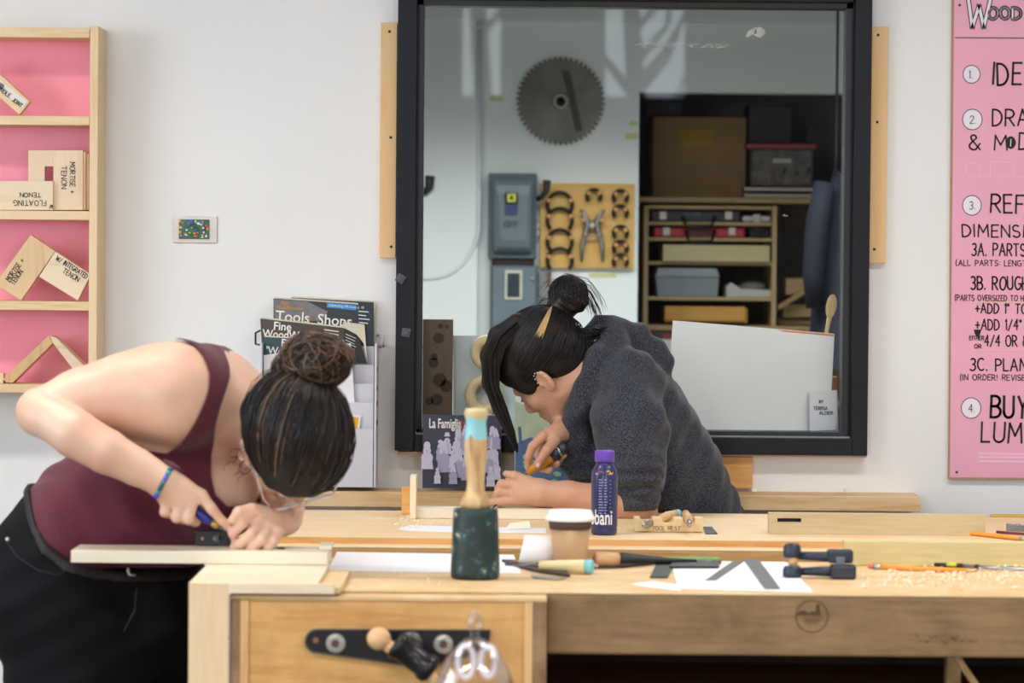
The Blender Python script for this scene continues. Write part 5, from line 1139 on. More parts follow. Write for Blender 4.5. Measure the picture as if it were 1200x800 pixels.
for i, (x, y, k, kind) in enumerate(figs):
    yy = YPo - .0006 - i * .0004; m1 = MB(); m2 = MB(); x = min(x, 585.5 - 5 * k)
    if kind == 'egg': disc(m1, x, y, 3.6 * k, 4.5 * k, yy)
    if kind == 'cone': m1.prism([P(x - 3.4 * k, y + 2 * k, yy), P(x + 3.4 * k, y + 2 * k, yy), P(x, y - 7 * k, yy)], (0, .0003, 0))
    if kind == 'tall': m1.prism([P(x - 3.6 * k, y + 2 * k, yy), P(x + 3.6 * k, y + 2 * k, yy), P(x + 3.2 * k, y - 6 * k, yy), P(x - 3.2 * k, y - 6 * k, yy)], (0, .0003, 0))
    if kind == 'hat': m1.prism([P(x - 4.5 * k, y - 1 * k, yy), P(x + 4.5 * k, y - 1 * k, yy), P(x + 2.4 * k, y - 7 * k, yy), P(x - 2.4 * k, y - 7 * k, yy)], (0, .0003, 0))
    if kind in ('bun', 'round'): disc(m1, x, y - 2 * k, 3.4 * k, 3 * k, yy)
    disc(m1, x, y + 5.5 * k, 4.3 * k, 4.6 * k, yy - .0001); disc(m2, x, y + 13 * k, 6.4 * k, 6 * k, yy - .0002)
    m2.prism([P(x - 5.4 * k, y + 15 * k, yy - .0003), P(x + 5.4 * k, y + 15 * k, yy - .0003), P(x + 6.6 * k, y + 25 * k, yy - .0003), P(x - 6.6 * k, y + 25 * k, yy - .0003)], (0, .0003, 0))
    fg = m1.build('figurine', LA, fp, kind='stuff'); m2.build('figurine_body', [LA, LB_][i % 2], fg, kind='stuff')
    m3 = MB(); disc(m3, x, y + 6 * k, .7 * k, 2 * k, yy - .0006, 8); m3.build('figurine_face', LB_, fg)
# summer poster
YQ = 7.55
sp = thing('summer_poster', P(640, 571, YQ), 'green blue landscape poster reading 75 YEARS SUMMER 2026 behind the carver', 'poster')
poly('sheet', plain('poster_pale_green', '#bfcfb4', .6, var=.12, scale=30), [(603, 455), (697, 460), (697, 573.5), (603, 573)], YQ, .003, sp)
poly('sky_print', plain('poster_sky', '#e9ece8', .6, var=.04, scale=30), [(604, 456), (696, 461), (696, 484), (660, 474), (630, 480), (604, 470)], YQ - .0005, .0004, sp)
HG = plain('poster_blue', '#5878a0', .6, var=.2, scale=40); GG = plain('poster_green', '#9cc79b', .6, var=.15, scale=40)
poly('hill_print', HG, [(604, 520), (622, 512), (650, 530), (676, 526), (696, 512), (696, 572), (604, 572)], YQ - .0009, .0004, sp)
rnd = random.Random(9)
for k in range(26):
    x = rnd.uniform(608, 690); y = rnd.uniform(528, 567); mbb = MB()
    if 656 < x < 694 and y > 535: x -= 48
    mbb.prism([P(x + rnd.uniform(3.5, 6) * math.cos(a_ * .785), y + rnd.uniform(1.6, 3.2) * math.sin(a_ * .785) + .15 * math.cos(a_), YQ - .0014 - k * .00001) for a_ in range(8)], (0, .0003, 0)); mbb.build('foliage_print', GG, sp)
for (x0, y0, x1, y1) in ((607, 500, 612, 572), (640, 505, 650, 540)):
    poly('trunk_print', HG, [(x0, y0), (x0 + 3, y0), (x1 + 3, y1), (x1, y1)], YQ - .0018, .0003, sp)
sq = S_(YQ)
mbx = MB(); write(mbx, '75', P(669.5, 557, YQ - .0022), XR, ZU, 14 / sq, 1.7 / sq, 17 / sq, jitter=0); mbx.build('number', plain('print_yellow', '#e0cf4e', .6, var=0), sp)
for tx, x, y, h, sx in (('YEARS', 675, 561.5, 4.6, 1.0), ('SUMMER', 670, 567, 5.2, .9), ('2026', 670, 572, 6.4, 1.15)): fonttext(tx, 'caption', WT, P(x, y, YQ - .0022), XR, ZU, h * 1.15 / sq, sp, sx=sx, bold=.0004)
fonttext('M', 'headline', HG, P(610, 471, YQ - .0012), XR, ZU, 11 / sq, sp, bold=.0005)
for k in range(3): poly('tiny_caption', HG, [(640, 463 + k * 3), (650, 463 + k * 3), (650, 464 + k * 3), (640, 464 + k * 3)], YQ - .0012, .0003, sp)
# ================================================================= CLEAR JUG WITH STOPPER IN THE FOREGROUND, out of focus
cm, n, l, b = newmat('clear_plastic')
gl = n.new('ShaderNodeBsdfGlossy'); gl.inputs['Roughness'].default_value = .06
tr = n.new('ShaderNodeBsdfTransparent'); tr.inputs['Color'].default_value = (.93, .92, .96, 1)
lw = n.new('ShaderNodeLayerWeight'); lw.inputs['Blend'].default_value = .35
mx = n.new('ShaderNodeMixShader'); l.new(lw.outputs['Facing'], mx.inputs[0]); l.new(tr.outputs[0], mx.inputs[1]); l.new(gl.outputs[0], mx.inputs[2])
l.new(mx.outputs[0], n['Material Output'].inputs['Surface'])
YG = 4.75
gq = P(556, 860, YG)
t = thing('clear_jug', gq, 'blurred clear glass jug with ringed stopper in foreground at bottom', 'jug')
k_ = 1 / S_(YG); c_ = P(556, 800, YG)
MB().lathe(c_ + Vector((0, 0, -.12)), (0, 0, 1), [(.055, 0), (.058, .02), (.056, .10), (46 * k_, .12), (38 * k_, .12 + 20 * k_), (30 * k_, .12 + 34 * k_), (18 * k_, .12 + 46 * k_), (10 * k_, .12 + 52 * k_)], 40).build('bowl', cm, t)
MB().lathe(c_ + Vector((0, 0, 52 * k_)), (0, 0, 1), [(7 * k_, 0), (4 * k_, 6 * k_), (9 * k_, 16 * k_), (8 * k_, 24 * k_), (3 * k_, 32 * k_), (.0002, 34 * k_)], 24).build('stopper', cm, t)
WHP = plain('white_ring_plastic', '#eceaf2', .3)
for dx, rr in ((-10, 15), (16, 14)):
    q = P(556 + dx, 775, YG - .02)
    MB().tube([q + Vector((math.cos(a) * rr * .62 * k_, 0, math.sin(a) * rr * 1.25 * k_)) for a in [2 * math.pi * i / 24 for i in range(25)]], 3.2 * k_, 8, flat=.6, cap=False).build('ring', WHP, t)
zt2 = c_.z - .1205
tb = thing('side_table', (gq.x, YG, 0), 'small plain side table in front of bench carrying the clear jug', 'table')
MB().box((gq.x - .25, YG - .2, zt2 - .025), (gq.x + .25, YG + .2, zt2)).build('tabletop', TOPN, tb, .002)
for sx in (-.22, .22):
    for sy in (-.17, .17): MB().box((gq.x + sx - .02, YG + sy - .02, 0), (gq.x + sx + .02, YG + sy + .02, zt2 - .025)).build('leg', LEG, tb, .002)
# ================================================================= PEOPLE: bodies grown as one continuous surface from a distance field
class Vol:
    def __init__(s, lo, hi, h):
        s.lo = np.array(lo, np.float32); s.h = h
        s.n = np.ceil((np.array(hi) - np.array(lo)) / h).astype(int) + 1
        s.F = np.full(s.n, 0.2, np.float32)
        s.ax = [s.lo[i] + h * np.arange(s.n[i], dtype=np.float32) for i in range(3)]
    def sub(s, lo, hi):
        i0 = np.maximum(0, np.floor((np.array(lo) - s.lo) / s.h).astype(int)); i1 = np.minimum(s.n, np.ceil((np.array(hi) - s.lo) / s.h).astype(int) + 1)
        if np.any(i1 <= i0): return None, None
        sl = tuple(slice(a, b) for a, b in zip(i0, i1))
        X = s.ax[0][sl[0]][:, None, None]; Y = s.ax[1][sl[1]][None, :, None]; Z = s.ax[2][sl[2]][None, None, :]
        return sl, (X, Y, Z)
    def comb(s, sl, d, k, op):
        a = s.F[sl]
        if op == 'add':
            if k > 0: h = np.maximum(k - np.abs(a - d), 0) / k; s.F[sl] = np.minimum(a, d) - h * h * k * .25
            else: s.F[sl] = np.minimum(a, d)
        else:
            d = -d
            if k > 0: h = np.maximum(k - np.abs(a - d), 0) / k; s.F[sl] = np.maximum(a, d) + h * h * k * .25
            else: s.F[sl] = np.maximum(a, d)
    def cone(s, a, ra, b, rb, k=.01, op='add', sq=None):
        a = np.array(a, np.float32); b = np.array(b, np.float32); r = max(ra, rb); pad = k + 3 * s.h + .03
        sl, g = s.sub(np.minimum(a, b) - r - pad, np.maximum(a, b) + r + pad)
        if sl is None: return s
        ba = b - a; L = float(ba @ ba) + 1e-9
        px, py, pz = g[0] - a[0], g[1] - a[1], g[2] - a[2]
        t = np.clip((px * ba[0] + py * ba[1] + pz * ba[2]) / L, 0, 1)
        d = np.sqrt((px - t * ba[0]) ** 2 + (py - t * ba[1]) ** 2 + (pz - t * ba[2]) ** 2) - (ra + (rb - ra) * t)
        s.comb(sl, d, k, op); return s
    def chain(s, pts, rs, k=.01):
        for i in range(len(pts) - 1): s.cone(pts[i], rs[i], pts[i + 1], rs[i + 1], k)
        return s
    def ell(s, c, r, M=None, k=.01, op='add'):
        c = np.array(c, np.float32); rr = max(r); pad = k + 3 * s.h + .03
        sl, g = s.sub(c - rr - pad, c + rr + pad)
        if sl is None: return s
        q = [g[i] - c[i] for i in range(3)]
        if M is not None: q = [M[i][0] * q[0] + M[i][1] * q[1] + M[i][2] * q[2] for i in range(3)]   # rows = local axes
        k0 = np.sqrt((q[0] / r[0]) ** 2 + (q[1] / r[1]) ** 2 + (q[2] / r[2]) ** 2)
        k1 = np.sqrt((q[0] / r[0] ** 2) ** 2 + (q[1] / r[1] ** 2) ** 2 + (q[2] / r[2] ** 2) ** 2)
        s.comb(sl, (k0 * (k0 - 1) / np.maximum(k1, 1e-6)).astype(np.float32), k, op); return s
    def grids(s): return s.ax[0][:, None, None], s.ax[1][None, :, None], s.ax[2][None, None, :]
    def copy(s):
        v = Vol.__new__(Vol); v.lo = s.lo; v.h = s.h; v.n = s.n; v.ax = s.ax; v.F = s.F.copy(); return v
    def mesh(s, name, mat, parent, smooth_iter=1, tags=None, clipcolor=None):
        F = s.F.copy(); F[0] = F[-1] = .2; F[:, 0] = F[:, -1] = .2; F[:, :, 0] = F[:, :, -1] = .2
        ins = F < 0
        cs = [ins[i:ins.shape[0] - 1 + i, j:ins.shape[1] - 1 + j, k:ins.shape[2] - 1 + k] for i in (0, 1) for j in (0, 1) for k in (0, 1)]
        cnt = np.zeros(cs[0].shape, np.int8)
        for c in cs: cnt += c
        act = (cnt > 0) & (cnt < 8); idx = np.argwhere(act)
        vid = np.full(act.shape, -1, np.int64); vid[act] = np.arange(len(idx))
        acc = np.zeros((len(idx), 3)); num = np.zeros(len(idx))
        co = [(i, j, k) for i in (0, 1) for j in (0, 1) for k in (0, 1)]
        val = [F[idx[:, 0] + c[0], idx[:, 1] + c[1], idx[:, 2] + c[2]] for c in co]
        for a in range(8):
            for b in range(a + 1, 8):
                if sum(abs(co[a][i] - co[b][i]) for i in range(3)) != 1: continue
                m_ = (val[a] < 0) != (val[b] < 0)
                t = val[a][m_] / (val[a][m_] - val[b][m_])
                acc[m_] += np.array(co[a]) + t[:, None] * (np.array(co[b]) - np.array(co[a])); num[m_] += 1
        V = (idx + acc / num[:, None]) * s.h + s.lo
        Q = []
        for ax in range(3):
            sh = [slice(None)] * 3; sh2 = [slice(None)] * 3; sh[ax] = slice(0, -1); sh2[ax] = slice(1, None)
            A = ins[tuple(sh)]; B = ins[tuple(sh2)]; e = np.argwhere(A != B)
            u, v = [(1, 2), (2, 0), (0, 1)][ax]
            ok = (e[:, u] > 0) & (e[:, v] > 0) & (e[:, u] < F.shape[u] - 1) & (e[:, v] < F.shape[v] - 1); e = e[ok]
            up = A[e[:, 0], e[:, 1], e[:, 2]]
            def at(du, dv):
                f_ = e.copy(); f_[:, u] -= du; f_[:, v] -= dv; return vid[f_[:, 0], f_[:, 1], f_[:, 2]]
            q = np.stack([at(1, 1), at(0, 1), at(0, 0), at(1, 0)], 1); q[~up] = q[~up][:, ::-1]; Q.append(q)
        Q = np.concatenate(Q)
        for it in range(smooth_iter):      # light tangential relaxation
            E = np.concatenate([Q[:, [0, 1]], Q[:, [1, 2]], Q[:, [2, 3]], Q[:, [3, 0]]])
            su = np.zeros_like(V); n_ = np.zeros(len(V))
            for c in range(3): su[:, c] = np.bincount(E[:, 0], V[E[:, 1], c], len(V)) + np.bincount(E[:, 1], V[E[:, 0], c], len(V))
            n_ = np.bincount(E.ravel(), minlength=len(V)); V = V * .5 + .5 * su / np.maximum(n_, 1)[:, None]
        org = np.array(ORG[parent.name]) if parent is not None else np.zeros(3)
        me = bpy.data.meshes.new(name); me.vertices.add(len(V)); me.vertices.foreach_set('co', (V - org).astype(np.float32).ravel())
        me.loops.add(len(Q) * 4); me.loops.foreach_set('vertex_index', Q.astype(np.int32).ravel()); me.polygons.add(len(Q))
        me.polygons.foreach_set('loop_start', np.arange(0, len(Q) * 4, 4, dtype=np.int32)); me.polygons.foreach_set('use_smooth', np.ones(len(Q), bool))
        me.update(calc_edges=True); me.validate(); me.materials.append(mat)
        o = bpy.data.objects.new(name, me); COL.objects.link(o); ORG[o.name] = Vector(org)
        if parent is not None: o.parent = parent
        return o
def sdpoly(X, Z, pts):      # signed distance to a polygon in the X-Z plane, negative inside
    X, Z = np.broadcast_arrays(X, Z); d = np.full(X.shape, 1e9, np.float32); sgn = np.ones(X.shape, np.float32); n = len(pts)
    for i in range(n):
        ax, az = pts[i]; bx_, bz = pts[i - 1]; ex, ez = bx_ - ax, bz - az; wx, wz = X - ax, Z - az
        t = np.clip((wx * ex + wz * ez) / (ex * ex + ez * ez + 1e-12), 0, 1)
        d = np.minimum(d, (wx - ex * t) ** 2 + (wz - ez * t) ** 2)
        c1 = Z >= az; c2 = Z < bz; c3 = ex * wz > ez * wx
        flip = (c1 & c2 & c3) | (~c1 & ~c2 & ~c3); sgn = np.where(flip, -sgn, sgn)
    return sgn * np.sqrt(d)
def pxz(pts, Y): return [(P(x, y, Y).x, P(x, y, Y).z) for x, y in pts]
def smp(pts, n=4):     # rounded version of a closed pixel outline
    out = []; k = len(pts)
    for i in range(k):
        p0, p1, p2, p3 = pts[i - 1], pts[i], pts[(i + 1) % k], pts[(i + 2) % k]
        for s_ in range(n):
            t = s_ / n; out.append(tuple(.5 * (2 * p1[c] + (p2[c] - p0[c]) * t + (2 * p0[c] - 5 * p1[c] + 4 * p2[c] - p3[c]) * t * t + (3 * p1[c] - p0[c] - 3 * p2[c] + p3[c]) * t ** 3) for c in (0, 1)))
    return out
def skinmat(name, base, red, dark):
    m, n, l, b = newmat(name)
    mp = texmap(n, l, (9, 9, 9)); nz = n.new('ShaderNodeTexNoise'); nz.inputs['Scale'].default_value = 1; nz.inputs['Detail'].default_value = 5; l.new(mp.outputs[0], nz.inputs['Vector'])
    r = ramp(n, l, nz.outputs['Fac'], [(.3, lin(dark)), (.5, lin(base)), (.72, lin(red))]); l.new(r.outputs[0], b.inputs['Base Color'])
    b.inputs['Roughness'].default_value = .48; b.inputs['Subsurface Weight'].default_value = .12; b.inputs['Subsurface Radius'].default_value = (.012, .004, .002); b.inputs['Subsurface Scale'].default_value = 1.0
    mp2 = texmap(n, l, (500,) * 3); n2 = n.new('ShaderNodeTexNoise'); n2.inputs['Scale'].default_value = 1; l.new(mp2.outputs[0], n2.inputs['Vector'])
    bp = n.new('ShaderNodeBump'); bp.inputs['Strength'].default_value = .08; bp.inputs['Distance'].default_value = .0005; l.new(n2.outputs['Fac'], bp.inputs['Height']); l.new(bp.outputs[0], b.inputs['Normal'])
    return m
def fabric(name, a, b_, scale, rough=.9, bump=.25):
    m, n, l, b = newmat(name); mp = texmap(n, l, (scale,) * 3); nz = n.new('ShaderNodeTexNoise'); nz.inputs['Scale'].default_value = 1; nz.inputs['Detail'].default_value = 2; l.new(mp.outputs[0], nz.inputs['Vector'])
    r = ramp(n, l, nz.outputs['Fac'], [(.42, lin(a)), (.62, lin(b_))]); l.new(r.outputs[0], b.inputs['Base Color']); b.inputs['Roughness'].default_value = rough
    b.inputs['Sheen Weight'].default_value = .15
    bp = n.new('ShaderNodeBump'); bp.inputs['Strength'].default_value = bump; bp.inputs['Distance'].default_value = .0015; l.new(nz.outputs['Fac'], bp.inputs['Height']); l.new(bp.outputs[0], b.inputs['Normal'])
    return m
def hairmat(name, a, b_, rough=.38):
    m, n, l, b = newmat(name); mp = texmap(n, l, (18, 18, 18)); nz = n.new('ShaderNodeTexNoise'); nz.inputs['Scale'].default_value = 1; nz.inputs['Detail'].default_value = 4; l.new(mp.outputs[0], nz.inputs['Vector'])
    r = ramp(n, l, nz.outputs['Fac'], [(.35, lin(a)), (.7, lin(b_))]); l.new(r.outputs[0], b.inputs['Base Color']); b.inputs['Roughness'].default_value = rough; b.inputs['Specular IOR Level'].default_value = .5
    return m
SKW = skinmat('fair_skin', '#d9b098', '#d2a088', '#deb9a3')
SKG = skinmat('tan_skin', '#c6967a', '#bf8569', '#cc9f84')
# frame of a head: columns R (right), F (face), U (crown)
def frame(F, U):
    F = Vector(F).normalized(); U = Vector(U); U = (U - F * U.dot(F)).normalized(); Rr = F.cross(U)
    return Rr, F, U
class Head:
    def __init__(s, c, F, U, sc=1.0): s.c = Vector(c); s.R, s.F, s.U = frame(F, U); s.sc = sc
    def p(s, x, y, z): return s.c + (s.R * x + s.F * y + s.U * z) * s.sc
    def M(s): return [list(s.R), list(s.F), list(s.U)]
    def rot(s, axis, deg):   # local frame turned, rows for Vol.ell
        Rm = Matrix([s.R, s.F, s.U]); q = Matrix.Rotation(R(deg), 3, axis); return [list(r) for r in (q @ Rm)]
    def grow(s, v):
        M = s.M(); k = s.sc; e = lambda c, r, kk, op='add', MM=None: v.ell(s.p(*c), [x * k for x in r], MM or M, kk, op)
        e((0, -.012, .040), (.074, .094, .082), .01); e((0, .030, -.022), (.060, .062, .082), .03)
        for q in (-1, 1):
            v.cone(s.p(q * .050, .004, -.048), .020, s.p(q * .012, .074, -.086), .017, .02)
            e((q * .043, .060, -.022), (.020, .020, .022), .02)
        e((0, .080, -.090), (.020, .016, .015), .015)
        e((0, .080, .020), (.050, .014, .014), .018)
        e((0, .076, -.058), (.030, .020, .026), .02)
        for q in (-1, 1):
            e((q * .031, .094, .002), (.019, .012, .012), .010, 'sub'); e((q * .031, .073, .000), (.016, .0155, .0125), .004)
            e((q * .031, .0885, -.0015), (.013, .0018, .0010), .001, 'sub')
        v.cone(s.p(0, .088, .010), .0075, s.p(0, .110, -.026), .0095, .012); e((0, .108, -.031), (.011, .010, .009), .006)
        for q in (-1, 1): e((q * .0125, .098, -.035), (.0075, .010, .0075), .006); e((q * .007, .104, -.041), (.0032, .005, .003), .003, 'sub')
        e((0, .0945, -.0565), (.023, .0085, .0050), .005); e((0, .0925, -.0665), (.019, .0090, .0060), .005)
        e((0, .1025, -.0612), (.022, .006, .0012), .002, 'sub'); e((0, .094, -.077), (.016, .006, .004), .006, 'sub')
        for q in (-1, 1):
            MM = s.rot('Z', -q * 24)
            e((q * .079, -.010, -.004), (.0095, .0195, .032), .004, 'add', MM)
            e((q * .0900, -.008, .002), (.0075, .0125, .0195), .003, 'sub', MM)
            e((q * .0785, -.004, -.026), (.006, .009, .010), .004)
            e((q * .082, .004, -.006), (.005, .004, .006), .003)
def finger(v, pts, rs, k=.004): v.chain(pts, rs, k)
# ----------------------------------------------------------------- person in red tank top
per = thing('person', P(110, 700, 6.03) * 1.0, 'person in dark red tank top and black jeans bending over the front bench', 'person')
per.location.z = 0; ORG[per.name] = Vector((per.location.x, per.location.y, 0))
h = .0030
v = Vol((P(-25, 500, 5.9).x, 5.66, .86), (P(425, 500, 5.9).x, 6.34, 1.36), h)
axd = Vector((.65, 0, .76)); thd = Vector((.76, 0, -.65)); TM = [list(axd), [0, 1, 0], list(thd)]
def torso(v, k=.05):
    v.ell(P(70, 682, 6.05), (.14, .185, .150), TM, k); v.ell(P(106, 617, 6.04), (.16, .160, .128), TM, k)
    v.ell(P(190, 530, 6.03), (.19, .160, .118), TM, k); v.ell(P(240, 468, 6.03), (.10, .165, .088), TM, k)
    v.ell(P(165, 612, 6.03), (.085, .15, .085), TM, .05); v.ell(P(215, 600, 6.03), (.07, .12, .075), TM, .05); v.ell(P(205, 640, 6.04), (.06, .12, .06), TM, .05)
    for Y in (5.945, 6.11): v.ell(P(258, 578, Y), (.072, .070, .068), TM, .035)
torso(v)
tor = v.copy()
# neck and head
HW_ = Head(P(341, 520, 5.845), (.20, .06, -.98), (.42, -.90, .05), 1.02)
v.cone(P(258, 462, 6.03), .068, HW_.p(0, -.028, -.055), .056, .04); v.cone(P(248, 450, 5.95), .05, HW_.p(-.0, -.03, -.06), .045, .04); v.cone(P(248, 450, 6.11), .05, HW_.p(0, -.03, -.06), .045, .04)
HW_.grow(v)
# near (right) arm
v.cone(P(232, 462, 5.92), .085, P(205, 460, 5.86), .088, .04)
v.chain([P(205, 460, 5.86), P(178, 459, 5.865), P(140, 462, 5.86), P(95, 469, 5.845), P(52, 480, 5.82)], [.088, .078, .066, .053, .043], .03)
v.ell(P(37, 484, 5.815), (.024, .028, .028), None, .03)
v.chain([P(54, 486, 5.80), P(88, 508, 5.765), P(125, 529, 5.755), P(160, 547, 5.765), P(189, 562, 5.768)], [.040, .0440, .0405, .034, .0295], .005)
v.ell(P(48, 490, 5.805), (.030, .036, .030), None, .02)
# right hand
Y0 = 5.772
for (mx_, my_), dy in (((236, 580), 0), ((225, 588), -.003), ((211, 592), -.002), ((195, 589), .002)):
    v.cone(P(192, 564, 5.770), .024, P(mx_, my_, Y0 + dy), .0118, .014)
v.ell(P(208, 574, 5.775), (.034, .018, .026), [[.8, 0, -.6], [0, 1, 0], [.6, 0, .8]], .012)
finger(v, [P(236, 580, Y0), P(248, 596, Y0 - .004), P(260, 610, Y0 + .004), P(267, 617, Y0 + .012)], [.0112, .0098, .0086, .0076])
finger(v, [P(225, 588, Y0 - .003), P(221, 608, Y0 - .003), P(229, 611, Y0 + .024), P(234, 601, Y0 + .034)], [.0112, .0105, .0092, .0082])
finger(v, [P(211, 592, Y0 - .002), P(207, 606, Y0 - .004), P(216, 608, Y0 + .024), P(222, 598, Y0 + .034)], [.0110, .0102, .0090, .0080])
finger(v, [P(195, 589, Y0 + .002), P(193, 600, Y0 - .002), P(202, 603, Y0 + .022), P(208, 594, Y0 + .03)], [.0102, .0092, .0080, .0072])
finger(v, [P(203, 567, Y0 + .02), P(226, 589, Y0 + .038), P(243, 606, Y0 + .036), P(254, 614, Y0 + .030)], [.016, .0125, .0105, .009])
# far (left) arm and hand
v.cone(P(238, 462, 6.14), .080, P(262, 490, 6.19), .07, .04)
v.chain([P(262, 490, 6.19), P(298, 545, 6.19), P(328, 584, 6.14)], [.066, .050, .038], .03)
v.chain([P(328, 586, 6.13), P(331, 596, 6.02), P(333, 606, 5.92), P(331, 612, 5.865)], [.040, .038, .031, .027], .015)
YL = 5.80
M4 = [((296, 602), 'i'), ((306, 610), 'm'), ((317, 617), 'r'), ((327, 622), 'p')]
for (a_, b_), _ in M4: v.cone(P(328, 610, 5.85), .022, P(a_, b_, YL), .0118, .012)
v.ell(P(313, 608, 5.825), (.030, .024, .022), [[.85, 0, -.53], [0, 1, 0], [.53, 0, .85]], .012)
finger(v, [P(296, 602, YL), P(284, 613, YL - .022), P(273, 625, YL - .016), P(275, 631, YL - .004)], [.0112, .0104, .0090, .0078], .003)
finger(v, [P(306, 610, YL), P(294, 626, YL - .026), P(281, 637, YL - .024), P(274, 640, YL - .014)], [.0115, .0104, .0092, .0082], .003)
finger(v, [P(317, 617, YL), P(307, 632, YL - .026), P(297, 641, YL - .026), P(292, 642.5, YL - .018)], [.0108, .0100, .0088, .0080], .003)
finger(v, [P(327, 622, YL), P(321, 634, YL - .020), P(315, 641, YL - .022), P(311, 643, YL - .018)], [.0098, .0088, .0078, .0070], .003)
finger(v, [P(312, 602, YL + .01), P(295, 597, YL - .012), P(280, 600, YL - .024), P(273, 609, YL - .026)], [.015, .0125, .0110, .0090], .004)
# soft cleavage and arm crease details come from the blends
skin = v.mesh('body', SKW, per, 2)
# tank top: the torso inflated and cut by neckline, armholes and hem
t = tor; X, Yg, Z = t.grids()
for Y in (5.945, 6.11): t.ell(P(250, 582, Y), (.078, .072, .066), TM, .05)
t.cone(P(225, 452, 5.93), .052, P(262, 440, 5.94), .042, .03); t.cone(P(225, 452, 6.13), .052, P(262, 440, 6.12), .042, .03)
u_ = (X * axd.x + Z * axd.z); w_ = (X * thd.x + Z * thd.z)
wr_ = .0022 * np.sin(u_ * 95 + 3 * np.sin(Yg * 22) + w_ * 18) * np.clip(1.4 - (u_ - (P(95, 618, 6).x * axd.x + P(95, 618, 6).z * axd.z)) * 6, .1, 1) + .0012 * np.sin(Yg * 60 + w_ * 55 + u_ * 25)
F_ = t.F - .0062 + wr_.astype(np.float32)
neck = sdpoly(X, Z, pxz([(225, 340), (243, 396), (259, 412), (269, 432), (271, 449), (264, 472), (256, 502), (247, 530), (248, 556), (254, 578), (268, 592), (300, 592), (335, 600), (420, 640), (460, 340)], 5.90))
arm = sdpoly(X, Z, pxz([(150, 360), (214, 398), (234, 405), (248, 421), (253, 441), (250, 463), (236, 491), (215, 518), (196, 531), (160, 525), (120, 480)], 5.88))
arm = np.maximum(arm, Yg - 5.99)
arm2 = np.sqrt((X - P(205, 470, 6.22).x) ** 2 + (Yg - 6.25) ** 2 + (Z - P(205, 470, 6.22).z) ** 2) - .125
hem = sdpoly(X, Z, pxz([(-80, 540), (22, 552), (27, 577), (45, 618), (60, 638), (88, 658), (128, 674), (175, 686), (240, 682), (330, 682), (330, 850), (-80, 850)], 5.93))
band = sdpoly(X, Z, pxz(smp([(196, 380), (226, 385), (248, 398), (264, 416), (271, 434), (270, 450), (264, 471), (255, 502), (248, 530), (241, 552), (220, 546), (199, 531), (214, 521), (234, 494), (248, 464), (252, 441), (247, 423), (235, 406), (214, 397), (196, 394)]), 5.90))
strap = np.maximum(np.maximum(v.F - .0055, band), Yg - 6.03)
t.F = np.minimum(np.maximum(np.maximum(np.maximum(F_, -neck), np.maximum(-arm, -arm2)), -hem), strap).astype(np.float32)
TANK = fabric('burgundy_jersey', '#480b1e', '#62152c', 600, .85, .12)
tk = t.mesh('tank_top', TANK, per, 2)
# stitched strap edges
PINKE = plain('pink_strap_edge', '#c4506c', .7)
# jeans, legs and shoes
j = Vol((P(-330, 700, 6.0).x, 5.80, .0), (P(330, 700, 6.0).x, 6.40, 1.08), .006)
j.ell(P(70, 696, 6.05), (.160, .196, .158), TM, .05); j.ell(P(98, 626, 6.04), (.13, .172, .137), TM, .05); j.ell(P(34, 680, 5.99), (.085, .10, .10), None, .05); j.ell(P(34, 680, 6.13), (.085, .10, .10), None, .05); j.ell(P(190, 712, 6.05), (.10, .17, .11), None, .05)
kn1 = Vector((P(62, 800, 5.97).x, 5.965, .47)); an1 = Vector((P(25, 800, 5.97).x, 5.96, .10)); kn2 = Vector((P(175, 800, 6.15).x, 6.16, .47)); an2 = Vector((P(120, 800, 6.15).x, 6.17, .10))
j.chain([P(85, 705, 5.975), (P(85, 705, 5.975) + kn1) / 2 + Vector((.03, 0, 0)), kn1], [.132, .122, .080], .05); j.chain([kn1, (kn1 + an1) / 2 + Vector((-.012, 0, .04)), an1], [.074, .070, .060], .03)
j.chain([P(140, 705, 6.13), (P(140, 705, 6.13) + kn2) / 2 + Vector((.03, 0, 0)), kn2], [.125, .110, .078], .05); j.chain([kn2, (kn2 + an2) / 2 + Vector((-.012, 0, .04)), an2], [.074, .070, .060], .03)
X, Yg, Z = j.grids()
up_ = sdpoly(X, Z, pxz([(-200, 480), (25, 556), (29, 574), (46, 614), (60, 634), (88, 655), (128, 670), (165, 674), (210, 664), (300, 655), (300, 400), (-200, 400)], 5.93))
j.F = np.maximum(j.F + (.0035 * np.sin(Z * 42 + X * 38 + 2 * np.sin(Yg * 14)) + .002 * np.sin(Z * 90 - X * 50)).astype(np.float32), -up_).astype(np.float32)
JN = fabric('black_denim', '#07080a', '#0e0f14', 700, .9, .15); JN.node_tree.nodes['Principled BSDF'].inputs['Sheen Weight'].default_value = 0; JN.node_tree.nodes['Principled BSDF'].inputs['Specular IOR Level'].default_value = .2
jn = j.mesh('jeans', JN, per, 1)
BELT = plain('woven_dark_belt', '#110d0d', .7, var=.4, scale=200)
BB = sdpoly(X, Z, pxz([(24, 556), (29, 574), (46, 614), (60, 634), (88, 653), (128, 664), (165, 668), (230, 668), (230, 680), (165, 681), (122, 677), (82, 664), (53, 643), (38, 619), (20, 580), (14, 562)], 5.93))
j2 = j.copy(); j2.F = np.maximum(j.F - .006, BB).astype(np.float32); j2.mesh('belt', BELT, per, 1)
bel = [(29, 562), (38, 596), (52, 622), (72, 643), (105, 660), (140, 672), (170, 680)]
MB().tube([P(150, 665, 5.855), P(151, 673, 5.855), P(159, 674, 5.855)], .0028, 8).build('buckle', NUT, per)
q = P(9, 632, 5.838); MB().ell(q, (.0045, .004, .0045)).build('rivet', NUT, per)
